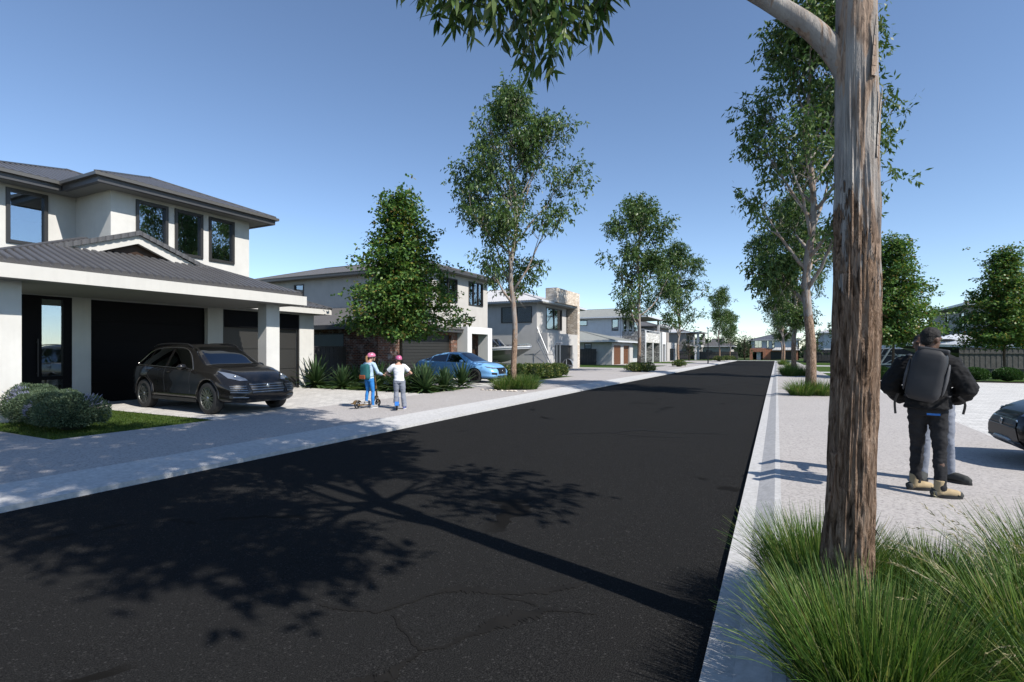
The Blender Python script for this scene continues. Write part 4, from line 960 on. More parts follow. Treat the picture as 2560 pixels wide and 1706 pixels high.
mb = MB(oe); sheet_roof(mb, [(-0.9, 124.9, zg + 2.2), (4.3, 124.9, zg + 2.2), (4.3, 126, zg + 2.75), (-0.2, 126, zg + 2.75)], (1, 0, 0), 0.3, 0.015, 4); mb.box(-0.9, 4.3, 124.9, 125.95, zg + 2.08, zg + 2.16); mb.build('porch_roof', MAT['roof_pale'], HE)
mb = MB(oe); eave_ring(mb, -5.8, 4.7, 125.5, 137.5, zg + 4.36, 0.12, 0.12); mb.box(-5.65, 4.55, 125.65, 137.3, zg + 4.24, zg + 4.25); mb.build('gutter', MAT['gutterlight'], HE)
far_house('low grey house beside the fence at the end of the left row', -15.5, -9.2, 127, 136, GZ(127), 2.4, 2.9, 'wall3', 'roof_mid', 0.35, 'E', sidewins=[(-14.5, -13.2, 0.9, 2.1)])
far_house('tan low house behind the end fence, partly hidden by gum trees', -30, -19.5, 146, 156, GZ(146), 2.4, 2.9, 'wall2', 'roof_mid', 0.35, 'E', sidewins=[(-24, -22, 0.9, 2.1)])
# right side
far_house('two-storey shaded house with brown tiled roof behind the right boat and trees', 14.9, 28, 57, 72, GZ(60), 2.8, 5.6, 'wall3', 'roof_tile', 0.26, 'W', wins=[(59.5, 61.0, 3.3, 5.2), (64.2, 65.4, 3.3, 5.2), (62, 63.4, 0.9, 2.2)], sidewins=[(16.5, 18.2, 3.5, 5.2), (21, 22.6, 0.9, 2.2)], roof_over=0.9)
far_house('white house with pale roof beyond the right lawn, half hidden by a dark green tree', 6.5, 18, 94, 106, GZ(94), 2.5, 4.6, 'wall4', 'roof_pale', 0.3, 'W', wins=[(97, 99, 0.9, 2.1)], sidewins=[(8.0, 9.4, 0.9, 2.1), (11, 12.5, 2.9, 4.0)])
# fences
fence_run('dark steel board fence between the first two houses on the left', (-19.8, 16.4), (-19.8, 20.1), 1.7, 'fencedark', pw=0.14, cat='fence')
fence_run('dark board fence beside the stone parapet house', (-22.5, 60.2), (-19.2, 60.2), 1.85, 'fencedark', pw=0.16)
fence_run('weathered timber fence behind the right clipped hedge balls', (12.2, 50.0), (24.0, 51.5), 1.82, 'fence', pw=0.16)
fence_run('timber fence behind the right boat trailer frame', (7.6, 68.0), (14.6, 69.5), 1.9, 'fence', pw=0.16)
fence_run('long dark fence along the far right lawn', (3.6, 90.0), (24.0, 90.0), 1.9, 'fencedark', pw=0.2)
fence_run('dark fence running below the corner balcony at the far left', (-27, 117.0), (-17.0, 117.0), 1.8, 'fencedark', pw=0.2)
fence_run('grey fence across the end of the left row under the gum trees', (-17.0, 121.0), (-7.4, 121.0), 1.7, 'fence', pw=0.2)
fence_run('dark fence behind the stone balcony columns', (-24.0, 85.8), (-18.2, 85.8), 1.8, 'fencedark', pw=0.2)
# ================================================================== foreground gum tree (its crown stands above the picture and throws the shadow on the road)
rng = np.random.default_rng(11)
T0 = np.array([0.325, 3.21, GL])
FG = empty('gum_tree', tuple(T0), 'big foreground gum tree with thick furrowed brown trunk beside the near kerb', 'tree', 'gum trees lining the street')
def rel(p): return np.array(p, float) - T0
mb = MB()
# trunk as a fine lathe with real furrows on its lower part
nseg, nr = 250, 170; prof = [(-0.15, 0.165), (0.1, 0.15), (0.6, 0.137), (1.6, 0.126), (2.3, 0.119), (3.1, 0.115), (3.5, 0.108), (4.2, 0.105)]
rs = []
for i in range(nseg + 1):
    z = -0.15 + 4.35 * i / nseg; r = float(np.interp(z, [q[0] for q in prof], [q[1] for q in prof])); ring = []
    cx = 0.02 * math.sin(z * 0.9) + 0.012 * z; cy = 0.015 * math.sin(z * 0.7 + 1)
    fade = min(1, max(0, (2.75 - z + 0.5 * math.sin(z * 3)) / 0.5)); 
    for j in range(nr):
        a = 2 * PI * j / nr; d = Vector((math.cos(a), math.sin(a), 0))
        q = Vector((d.x * 3.4, d.y * 3.4, z * 0.8)); f = mnoise.fractal(q * 2.4, 0.9, 2.1, 4); f2 = mnoise.noise(Vector((d.x * 1.3, d.y * 1.3, z * 0.7)))
        rid = abs(mnoise.noise(Vector((d.x * 11, d.y * 11, z * 2.0)))) ; big = mnoise.noise(Vector((d.x * 4.5, d.y * 4.5, z * 1.1 + 7)))
        chk = mnoise.noise(Vector((d.x * 8, d.y * 8, z * 9 + 3))); rr = r * 0.80 * (1 + 0.05 * f2) + (0.007 * f + 0.024 * (rid - 0.25) + 0.007 * big + 0.004 * chk) * (0.2 + 0.8 * fade)
        ring.append((cx + d.x * rr, cy + d.y * rr, z))
    rs.append(ring)
mb.rings(rs)
def R2W(r_, f_, z): return np.array([r_ * 0.891 - f_ * 0.454, r_ * 0.454 + f_ * 0.891, z])   # right/forward of the street corner -> world offsets
def limb(pts, r0, r1, n=20, k=10):
    sp = smooth_path(pts, n); mb.tube(sp, [r0 + (r1 - r0) * (i / (n - 1)) ** 0.8 for i in range(n)], k); return sp
# the big pale branch leaving to the left at the top of the picture, then drooping over the road
hang = limb([R2W(0.05, 0, 2.86), R2W(-0.02, 0.01, 3.04), R2W(-0.16, 0.03, 3.22), R2W(-0.34, 0.08, 3.39), R2W(-0.56, 0.2, 3.64), R2W(-0.85, 0.45, 4.15), R2W(-1.2, 0.85, 4.75), R2W(-1.9, 1.12, 4.85), R2W(-2.95, 1.2, 4.62)], 0.070, 0.02, 36, 14)
fork = np.array([0.045, 0.02, 4.1])
groups = {
 'a': (5.4, [(1.66, 4.3), (2.18, 4.43), (2.71, 4.05), (2.71, 3.6), (2.3, 3.39)], 0.36, (0.7, 3.5, 4.6)),
 'b': (7.4, [(0.38, 4.02), (0.56, 4.6), (1.21, 4.68), (1.63, 3.45), (2.05, 3.76), (0.89, 3.44), (1.0, 4.2)], 0.66, (0.6, 3.6, 5.6)),
 'c': (7.0, [(0.32, 2.02), (0.30, 1.52), (0.45, 1.07), (0.61, 0.62), (1.4, 1.19), (1.63, 0.76), (2.01, 1.26), (1.63, 1.77), (2.22, 0.86), (2.71, 0.99)], 0.55, (0.7, 2.4, 5.4)),
 'd': (5.4, [(1.07, 1.96), (1.69, 1.84), (2.21, 1.62), (2.16, 1.35), (2.2, 1.14), (1.44, 1.46), (0.53, 2.29), (1.92, 1.96)], 0.36, (0.75, 2.7, 4.7)),
 'e': (9.6, [(1.69, 0.78), (0.69, 1.48), (-0.31, 2.08), (1.39, 2.78), (0.29, 3.38), (-0.91, 3.58), (-0.21, 4.88), (-1.31, 5.18), (0.99, 4.88), (-2.11, 2.78), (-1.31, 0.78), (-3.31, 1.78), (1.6, 5.2), (-1.6, 6.2)], 0.95, (0.4, 3.2, 7.2)),
}
clumps = []
for k, (z, pts, r, mid) in groups.items():
    m = rel(mid); limb([fork - np.array([0, 0, 0.5]), fork, m * 0.6 + fork * 0.4, m], 0.075 if k != 'e' else 0.095, 0.05, 14)
    for (x, y) in pts:
        e = rel((x, y, z)); q = m * 0.45 + e * 0.55 + np.array([0, 0, 0.25])
        sp = limb([m, q, e], 0.035, 0.008, 9, 6); clumps.append((e[0], e[1], e[2], r, r, r * 0.75)); clumps.append((*(sp[6]), r * 0.55, r * 0.55, r * 0.45))
mb.build('trunk', MAT['bark'], FG, smooth=180)
v, f = clump_leaves(rng, [(a, b, c, d * 1.15, e * 1.15, g * 1.1) for a, b, c, d, e, g in clumps], 520, 0.19, 0.042)
np_mesh('crown', v, f, MAT['gumleaf'], FG)
# peeling bark strips
for (a, z, l, c, w) in ((0.25, 2.62, 0.26, 0.9, 0.016), (0.1, 1.82, 0.12, -1.6, 0.012), (0.0, 1.03, 0.16, 0.6, 0.015), (3.4, 1.0, 0.30, -0.25, 0.02), (0.3, 2.2, 0.4, 0.25, 0.02), (0.2, 0.75, 0.2, -0.8, 0.01), (-0.9, 2.5, 0.35, 0.12, 0.02), (-1.3, 2.9, 0.3, 0.1, 0.016)):
    d = Vector((0.891 * math.cos(a) - 0.454 * math.sin(a), 0.454 * math.cos(a) + 0.891 * math.sin(a), 0)); s = Vector((-d.y, d.x, 0)); rr = 0.096; pts = []
    for i in range(7):
        t = i / 6; pts.append(Vector((0.012 * z, 0, 0)) + d * (rr + 0.008 + abs(c) * l * 0.5 * t * t) + Vector((0, 0, z + (l if c > 0 else -l) * t)))
    mb = MB()
    for i in range(6):
        k0 = w * (1 - i / 6) + 0.002; k1 = w * (1 - (i + 1) / 6) + 0.002
        mb.quad(pts[i] - s * k0, pts[i] + s * k0, pts[i + 1] + s * k1, pts[i + 1] - s * k1); mb.quad(pts[i] - s * k0 + d * .006, pts[i] + s * k0 + d * .006, pts[i + 1] + s * k1 + d * .004, pts[i + 1] - s * k1 + d * .004)
    mb.build('bark_strip', MAT['bark'], FG)
# hanging sprays over the road: leafy twigs drooping from the long branch
prof_z = [(-2.45, 4.28), (-2.2, 4.05), (-2.0, 3.84), (-1.8, 3.80), (-1.62, 3.78), (-1.45, 3.72), (-1.32, 3.50), (-1.12, 3.46), (-0.98, 3.58), (-0.85, 3.68), (-0.66, 3.80), (-0.5, 4.1)]
lb = []; ld = []; tw = MB()
for k in range(120):
    r_ = rng.uniform(-2.68, -0.93); f_ = 1.1 + rng.uniform(-0.3, 0.3)
    zb = float(np.interp(-2.45 + (r_ + 2.68) * 1.11, [q[0] for q in prof_z], [q[1] for q in prof_z])) + abs(rng.normal()) * 0.16 + 0.10
    zt = max(zb + 0.25, 4.35 + rng.uniform(0, 0.25)); lean = rng.normal(size=2) * 0.14
    P = [R2W(r_ - lean[0] * (1 - t), f_ + lean[1] * (1 - t), zt + (zb - zt) * t) for t in np.linspace(0, 1, 7)]
    tw.tube(P, [0.004, 0.0035, 0.003, 0.0026, 0.0022, 0.0018, 0.0014], 4, cap=False)
    nl = int(6 + (zt - zb) * 17)
    for j in range(nl):
        t = rng.uniform(0.1, 1.02) ** 0.8; q = P[0] + (P[-1] - P[0]) * t; lb.append(q); ld.append(rng.normal(size=3) * np.array([0.55, 0.55, 0.35]) + np.array([0, 0, -0.75]))
lb = np.array(lb); ld = np.array(ld); ld /= np.linalg.norm(ld, axis=1, keepdims=True); N = len(lb)
sd = np.cross(ld, rand_dirs(rng, N)); sd /= np.linalg.norm(sd, axis=1, keepdims=True); cv = rng.uniform(-0.5, 0.5, N)[:, None]; LL = rng.uniform(0.10, 0.18, N)[:, None]; WW = rng.uniform(0.011, 0.020, N)[:, None]
V = np.empty((N, 7, 2, 3)); p = lb.copy(); d = ld.copy()
for s_ in range(7):
    t = s_ / 6; w = [0.06, 0.55, 0.95, 1.0, 0.75, 0.38, 0.02][s_]
    V[:, s_, 0] = p - sd * WW * w; V[:, s_, 1] = p + sd * WW * w; p = p + d * LL / 6; d = d + sd * cv / 6 + np.array([0, 0, -0.05]); d /= np.linalg.norm(d, axis=1, keepdims=True)
fcs = np.concatenate([(np.arange(N) * 14)[:, None] + np.array([[2 * s_, 2 * s_ + 1, 2 * s_ + 3, 2 * s_ + 2]]) for s_ in range(6)], 0)
hb = np_mesh('hanging_leaves', V.reshape(-1, 3), fcs, MAT['gumleaf'], FG)
tw.build('twig', MAT['bark2'], hb)

# ================================================================== street gums
def place_tree(parts, loc, label, group, rz=0.0, sc=1.0, cat='tree', name='gum_tree'):
    return plant(name, loc, label, cat, group, parts, rz, sc)
GG = 'gum trees lining the street'
A = gum_meshes(5, 11.6, 0.115, spread=0.245, dens=420, L=0.16, W=0.03, nlimb=24, cs=1.12)
B = gum_meshes(23, 11.2, 0.14, spread=0.228, dens=420, L=0.17, W=0.032, nlimb=30, bare=0.23, cs=1.2)
C = gum_meshes(31, 12.0, 0.13, spread=0.24, dens=260, L=0.22, W=0.044, nlimb=22, far=True, cs=1.12)
def gp(x, y): return (x, y, GZ(y) + GL)
place_tree(A, gp(-9.25, 18.3), 'tall slender gum tree with pale upper trunk in front of the white portal house', GG, 0.6, (1.0, 1.0, 1.05))
place_tree(C, gp(-9.3, 39.5), 'gum tree on the left verge in front of the white house with timber garage doors', GG, 1.0, (1.1, 1.1, 1.1))
place_tree(C, gp(-9.2, 56.5), 'gum tree on the left verge before the stone balcony, left of the lamp', GG, 3.4, (1.15, 1.15, 1.05))
place_tree(C, gp(-9.0, 98), 'distant gum tree right of the street lamp on the left verge', GG, 5.0, (1.0, 1.0, 1.06))
place_tree(C, gp(-8.8, 119), 'farthest gum tree of the left row, beside the brick porch house', GG, 2.2, (0.95, 0.95, 0.86))
place_tree(B, gp(1.02, 20.6), 'tall forked gum tree right of the kerb, nearest behind the big foreground trunk', GG, 2.3, (1.12, 1.12, 1.22))
place_tree(B, gp(1.0, 38.0), 'second gum tree down the right kerb with a dark straight trunk', GG, 4.4, (1.05, 1.05, 1.05))
place_tree(B, gp(0.75, 72.0), 'far gum tree on the right kerb in front of the brick porch house', GG, 1.1, (1.1, 1.1, 1.05))
place_tree(C, gp(0.7, 92.0), 'farthest gum tree of the right row, mostly hidden', GG, 0.3, (0.95, 0.95, 0.9))
# broad-leaved street trees
MG = 'broad leafy street trees'
Mp = maple_meshes(3, 8.0, 2.2, 2.9, 27000, 0.155, 0.06)
plant('street_tree', (-14.6, 18.0, GL), 'dense broad-leaved tree with orange tinted leaves before the brick house', 'tree', MG, Mp, 0.0, (1.0, 1.0, 1.08))
plant('street_tree', gp(5.9, 36.2), 'dense broad-leaved tree just right of the foreground gum trunk', 'tree', MG, Mp, 2.0, (0.95, 0.95, 1.03))
plant('street_tree', gp(11.3, 38.2), 'dense broad-leaved tree at the right edge in front of the timber fence', 'tree', MG, Mp, 4.1, (0.95, 0.95, 0.93))
# far trees at the end of the street
FT = 'distant trees behind the houses'
def round_tree(seed, H, wid, L=0.3):
    rng = np.random.default_rng(seed); m = MB(); m.tube([(0, 0, -0.2), (0.1, 0, H * 0.35), (0, 0.1, H * 0.75)], [0.2, 0.15, 0.06], 6); cl = []
    for i in range(34):
        a = rng.uniform(0, 6.28); z = H * rng.uniform(0.22, 0.93); r = wid * (0.3 + 0.7 * math.sin(PI * min(1, z / H * 0.98))) * rng.uniform(0.2, 1.0)
        m.tube([(0, 0, z * 0.6), (r * math.cos(a) * 0.6, r * math.sin(a) * 0.6, z * 0.9), (r * math.cos(a), r * math.sin(a), z)], [0.06, 0.04, 0.02], 4, cap=False)
        c = H * rng.uniform(0.09, 0.14); cl.append((r * math.cos(a), r * math.sin(a), z, c, c, c * 0.75))
    v, f = clump_leaves(rng, cl, 16, L, L * 0.26, 0.2); return m.build('trunk', MAT['bark2'], None, smooth=180), np_mesh('crown', v, f, MAT['farleaf'])
Rt = round_tree(8, 7.0, 2.6)
for (x, y, sc, lb_) in ((7.2, 72.5, 0.75, 'dark green round tree behind the right lawn fence'), (11.2, 116, 1.25, 'tall grey-green tree far behind the right lawn'), (4.6, 88, 0.8, 'bushy tree beside the far right gum trunks'),
                        (-6.2, 123, 0.85, 'round tree left of the brick porch house'), (-10.6, 140, 0.9, 'round tree behind the low gable house'), (-14.6, 101.5, 0.62, 'leafy tree just left of the street lamp by the corner balcony'), (-24.5, 139, 1.0, 'round tree behind the farthest left fence'),
                        (12.4, 128, 1.0, 'tree behind the white house beyond the right lawn'), (19.5, 80, 0.9, 'tree behind the brown tiled roof house'), (7.5, 134, 0.9, 'tree at the right of the house closing the street'), (27, 66, 1.0, 'tree far to the right behind the timber fence')):
    plant('tree', gp(x, y), lb_, 'tree', FT, Rt, x * 1.7, sc)

rng = np.random.default_rng(41); cl = []
for i in range(420):
    x = rng.uniform(-230, 210); y = 190 + rng.uniform(0, 45); h = 4.5 + 3.0 * abs(math.sin(x * 0.05) * math.cos(x * 0.013 + 1)) + rng.uniform(-1, 1.6); r = rng.uniform(1.6, 2.9)
    cl += [(x, y, GZ(y) + h - r, r, r, r * 0.9), (x + rng.uniform(-1, 1), y, GZ(y) + 1.6, r * 1.1, r, 1.9)]
v, f = clump_leaves(rng, cl, 4.5, 0.75, 0.3, 0.2)
tag(np_mesh('wood', v, f, MAT['farleaf']), 'low band of distant trees along the horizon', 'trees', kind='stuff')
# ================================================================== tussocks
TG = 'grass tussocks around the foreground gum'
t1 = [p for p in tussock_mesh(1, 2600, 0.24, 0.60, 0.0032, 0.68)]
t2 = [p for p in tussock_mesh(2, 2400, 0.22, 0.68, 0.0032, 0.72, dry=30)]
near = [(t1, 0.36, 2.66, 0.3, 0.95, 'green grass tussock in front of the foreground trunk, spilling over the kerb'), (t1, 0.24, 3.66, 2.0, 0.9, 'green grass tussock behind the left side of the foreground trunk by the kerb'),
        (t1, 0.62, 2.66, 4.0, 0.72, 'short grass tussock at the right foot of the foreground trunk'), (t1, 0.82, 3.78, 1.2, 0.74, 'grass tussock just behind the right side of the foreground trunk'),
        (t2, 1.1, 3.02, 0.0, 0.95, 'grass tussock with dry seed stalks right of the foreground trunk'), (t2, 1.45, 3.75, 2.2, 1.0, 'tall grass tussock with pale seed stalks at the back right of the bed'),
        (t2, 1.55, 3.2, 4.0, 0.95, 'grass tussock with seed stalks nearest the right edge'), (t1, 1.15, 2.55, 5.0, 0.9, 'grass tussock at the bottom edge right of the trunk'), (t2, 1.95, 3.95, 1.0, 1.02, 'grass tussock at the far right corner of the bed'), (t1, 0.2, 3.12, 1.7, 0.66, 'small grass tussock on the kerb side of the foreground trunk')]
for parts, x, y, rz, sc, lb_ in near: plant('grass_tussock', (x, y, GL), lb_, 'ornamental grass', TG, parts, rz, sc)
far_t = [p for p in tussock_mesh(4, 900, 0.34, 0.62, 0.007, 0.95)]
TV = 'grass tussocks on the verges'
def tuss(x, y, sc, rz, lb_, parts=None): plant('grass_tussock', gp(x, y), lb_, 'ornamental grass', TV, parts or far_t, rz, sc)
tuss(-9.1, 18.35, 1.15, 0.2, 'left tussock at the foot of the gum before the white portal house'); tuss(-8.75, 18.5, 1.05, 1.7, 'right tussock at the foot of the gum before the white portal house'); tuss(-9.5, 17.9, 0.95, 3.0, 'front tussock at the foot of the gum before the white portal house')
tuss(0.75, 20.2, 1.0, 0.4, 'lighter tussock at the foot of the nearest forked right gum'); tuss(1.35, 20.5, 0.98, 2.4, 'right tussock at the foot of the nearest forked right gum')
tuss(0.75, 37.0, 1.25, 0.9, 'dark tussock in front of the second right gum'); tuss(1.35, 37.6, 1.2, 2.9, 'dark tussock right of the second right gum'); tuss(0.7, 40.5, 1.1, 5.0, 'pale flowering tussock just beyond the second right gum')
tuss(0.7, 71.2, 1.3, 1.0, 'small tussock at the foot of the far right gum'); tuss(1.2, 55.0, 1.1, 4.0, 'tussock between the second and the far right gum')
# stone edging scraps at the foot of the gum
rr = random.Random(5); m = MB((-9.2, 17.3, GL))
for i in range(30):
    x = -10.1 + 1.9 * rr.random(); y = 17.15 + 0.12 * rr.random() + (0.25 * rr.random() if x > -8.5 else 0); s_ = rr.uniform(0.025, 0.06); m.ell((x, y, GL + s_ * 0.3), (s_ * 1.5, s_, s_ * 0.6), 6, 4)
st = m.build('stone_edging', MAT['stone_cream']); st.location = (-9.2, 17.3, GL); tag(st, 'scattered low stone edging along the front of the left gum tussock', 'garden edging', kind='stuff')

# ================================================================== agaves in the first garden bed
ag = [agave_mesh(1), agave_mesh(2, 64, 0.9, 0.05), agave_mesh(3, 50, 0.8, 0.045)]
AG = 'spiky agaves in the bed between the driveways'
apos = [(-17.0, 15.5, 1.15, 'leftmost agave against the end pier of the first garage'), (-15.4, 15.35, 0.8, 'low agave right of the first garage pier, before the dark fence'), (-13.9, 15.4, 0.95, 'agave directly behind the girl on the scooter'),
        (-13.0, 15.6, 0.9, 'agave between the girl and the boy'), (-12.3, 15.3, 0.8, 'low front agave hidden partly by the boy'), (-11.9, 15.7, 0.95, 'agave just right of the boy'), (-11.35, 15.35, 0.95, 'front corner agave with broad pale leaves'),
        (-12.7, 17.0, 1.1, 'agave behind the boy against the garage door'), (-11.6, 16.9, 1.0, 'agave in front of the blue car rear door'), (-11.4, 17.9, 1.15, 'largest agave in front of the blue car front wheel'), (-14.6, 16.6, 0.95, 'agave at the foot of the broad-leaved tree'), (-16.2, 16.9, 0.9, 'dark agave in the shade near the steel fence'), (-12.0, 16.1, 0.85, 'small agave in the middle of the front row'), (-11.2, 16.4, 0.9, 'agave on the footpath side of the bed')]
for i, (x, y, sc, lb_) in enumerate(apos): plant('agave', (x, y, GL), lb_, 'agave', AG, [ag[i % 3]], i * 1.3, sc * (0.95 if y > 16.3 and x > -13 else 1.15))
# ================================================================== grey-green shrubs at the lower left
SG = 'grey-green shrubs beside the entry path'
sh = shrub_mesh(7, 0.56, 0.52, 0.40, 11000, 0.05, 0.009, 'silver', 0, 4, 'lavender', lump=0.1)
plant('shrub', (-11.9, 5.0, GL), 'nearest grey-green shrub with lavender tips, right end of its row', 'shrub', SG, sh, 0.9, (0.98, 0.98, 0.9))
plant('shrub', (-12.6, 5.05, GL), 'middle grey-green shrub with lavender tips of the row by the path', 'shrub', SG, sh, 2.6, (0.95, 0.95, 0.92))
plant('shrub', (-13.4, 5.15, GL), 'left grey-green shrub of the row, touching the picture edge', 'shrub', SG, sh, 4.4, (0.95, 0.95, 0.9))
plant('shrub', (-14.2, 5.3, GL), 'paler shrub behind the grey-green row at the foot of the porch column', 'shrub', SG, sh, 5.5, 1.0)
# ================================================================== flowering hedge by the third driveway
YG = 'yellow flowering shrubs before the boat'
ys = shrub_mesh(9, 0.58, 0.58, 0.40, 2600, 0.09, 0.022, 'yellowshrub')
for i, (x, y, lb_) in enumerate([(-13.4, 24.7, 'yellow flowering shrub tucked behind the blue car nose'), (-12.4, 24.9, 'yellow flowering shrub left of the slender gum trunk'), (-11.75, 25.6, 'yellow flowering shrub just right of the slender gum trunk'), (-11.6, 26.5, 'third flowering shrub from the right in the hedge'), (-11.5, 27.4, 'second flowering shrub from the right in the hedge'), (-11.4, 28.4, 'rightmost yellow flowering shrub before the driveway'), (-12.5, 26.3, 'yellow flowering shrub in the back row behind the gum')]):
    plant('shrub', (x, y, GZ(y) + GL), lb_, 'shrub', YG, ys, i * 1.1, 1.0)
bs = shrub_mesh(12, 0.7, 0.7, 0.34, 1500, 0.12, 0.022, 'yellowshrub')
VG = 'low bushes at the foot of the far left gums'
for i, (x, y, sc, lb_) in enumerate([(-9.5, 38.9, 1.0, 'left low bush under the gum before the white house'), (-8.7, 39.2, 1.0, 'right low bush under the gum before the white house'), (-9.0, 55.9, 1.0, 'low bush under the gum beside the street lamp'), (-9.0, 97, 1.3, 'low bush under the distant gum right of the lamp'), (-8.6, 108, 1.3, 'pale flowering low bush near the end of the left kerb'), (-8.4, 117, 1.2, 'dark low bush at the very end of the left kerb')]):
    plant('bush', gp(x, y), lb_, 'bush', VG, bs, i * 1.7, sc)
# ================================================================== clipped balls on the right
BG = 'clipped green balls in a row'
bl = shrub_mesh(15, 0.62, 0.58, 0.36, 9000, 0.055, 0.018, 'box', lump=0.03)
for i, (x, lb_) in enumerate([(3.75, 'clipped ball shrub just left of the foreground trunk foot'), (5.05, 'clipped ball shrub right beside the foreground trunk'), (6.4, 'clipped ball shrub hidden mostly by the man with the backpack'), (7.75, 'clipped ball shrub behind the backpack man'), (9.1, 'clipped ball shrub at the right shoulder of the backpack man'), (10.45, 'second clipped ball shrub from the right edge'), (11.8, 'clipped ball shrub at the right edge of the picture')]):
    plant('shrub', (x, 34.5 + 0.12 * x - 0.8, GZ(34.5) + GL), lb_, 'shrub', BG, bl, i * 0.8, 1.0)
# ================================================================== short turf blades on the near lawn
rng = np.random.default_rng(77); n = 26000
b = np.stack([rng.uniform(-17.3, -11.0, n), rng.uniform(4.4, 7.18, n), np.full(n, GL - 0.012)], 1)
v, f = blades(rng, b, rng.normal(size=(n, 3)) * 0.35 + np.array([0, 0, 1.0]), rng.uniform(0.025, 0.055, n), np.full(n, 0.004), rng.uniform(0.2, 1.2, n), 2)
tag(np_mesh('grass', v, f, MAT['turfblade']), 'short green turf between the entry path and first driveway', 'grass', kind='stuff')
# ================================================================== vehicles
def paint(name, c, metal=0.35, rough=0.28):
    k = NT(name); k.base(c); k.set(rough, metal, 1.0, 0.5, 0.02); MATS[name] = k.m; return k.m
MAT['suvpaint'] = paint('dark_umber_metallic', (0.013, 0.012, 0.0115), 0.2, 0.22)
MAT['bluepaint'] = paint('sky_blue_metallic', (0.22, 0.48, 0.82), 0.1, 0.3)
MAT['blackpaint'] = paint('deep_black_metallic', (0.003, 0.0032, 0.0036), 0.0, 0.35)
for n_, c_, s_ in (('deep_black_metallic', 0.35, 0.15), ('dark_umber_metallic', 0.6, 0.3)):
    b_ = MATS[n_].node_tree.nodes['Principled BSDF']; b_.inputs['Coat Weight'].default_value = c_; b_.inputs['Specular IOR Level'].default_value = s_
MAT['lampglass'] = plain('headlight_lens', (0.13, 0.15, 0.19), 0.06, 0.0, 1.0, var=0.05)
MAT['redlens'] = plain('red_tail_lens', (0.16, 0.008, 0.006), 0.15, 0.0, 1.0, var=0.05)
MAT['rimdark'] = plain('dark_alloy', (0.06, 0.06, 0.062), 0.28, 0.85, var=0.05)
MAT['rimpale'] = plain('satin_alloy', (0.5, 0.5, 0.48), 0.25, 0.9, var=0.05)
def pch(x, X, Y):
    """smooth (monotone cubic) curve through control points"""
    X = np.array(X, float); Y = np.array(Y, float); h = np.diff(X); d = np.diff(Y) / h; m = np.zeros(len(X)); m[0] = d[0]; m[-1] = d[-1]
    for i in range(1, len(X) - 1):
        if d[i - 1] * d[i] > 0:
            w1 = 2 * h[i] + h[i - 1]; w2 = h[i] + 2 * h[i - 1]; m[i] = (w1 + w2) / (w1 / d[i - 1] + w2 / d[i])
    i = int(np.clip(np.searchsorted(X, x) - 1, 0, len(X) - 2)); t = (x - X[i]) / h[i]; t = min(1, max(0, t))
    return (2 * t ** 3 - 3 * t * t + 1) * Y[i] + (t ** 3 - 2 * t * t + t) * h[i] * m[i] + (-2 * t ** 3 + 3 * t * t) * Y[i + 1] + (t ** 3 - t * t) * h[i] * m[i + 1]
def cr_interp(P, n):
    out = []; P = [Vector(p) for p in P]; L = len(P)
    for k in range(n):
        x = k / (n - 1) * (L - 1); i = int(min(x, L - 2)); u = x - i; a = P[max(i - 1, 0)]; b = P[i]; c = P[i + 1]; d = P[min(i + 2, L - 1)]
        out.append(0.5 * ((2 * b) + (c - a) * u + (2 * a - 5 * b + 4 * c - d) * u * u + (3 * b - a - 3 * c + d) * u ** 3))
    return out
def car_shell(S, n_st=90, n_cs=30):
    L = S['len']; rings = []
    ss = [L * (0.5 - 0.5 * math.cos(PI * i / n_st)) * 0.35 + L * i / n_st * 0.65 for i in range(n_st + 1)]
    for s in ss:
        g = lambda k: pch(s, [q[0] for q in S[k]], [q[1] for q in S[k]])
        zt, zb, wb, wr, wm, zl = g('ztop'), g('zbelt'), g('wbelt'), g('wroof'), g('wmax'), g('zlow')
        zb = min(zb, zt - 0.03); zs = zl + 0.42 * (zb - zl); h = zt - zb
        P = [(0, zl), (wm * 0.72, zl), (wm * 0.95, zl + 0.06), (wm * 0.995, zl + 0.2 * (zb - zl) + .02), (wm * 0.985, zs), (wm, zs + 0.5 * (zb - zs)), (wb + (wm - wb) * 0.45, zb - 0.05 * (zb - zl)), (wb, zb),
             (wb + (wr - wb) * 0.45, zb + h * 0.42), (wr + (wb - wr) * 0.12, zb + h * 0.78), (wr, zb + h * 0.88), (wr * 0.8, zb + h * 0.962), (wr * 0.42, zb + h * 0.992), (0, zt)]
        half = cr_interp([(y, z, 0) for y, z in P], n_cs)
        ring = [(s, -p.x, p.y) for p in half] + [(s, p.x, p.y) for p in reversed(half[1:-1])]
        rings.append(ring)
    mb = MB(); mb.rings(rings, True); return mb
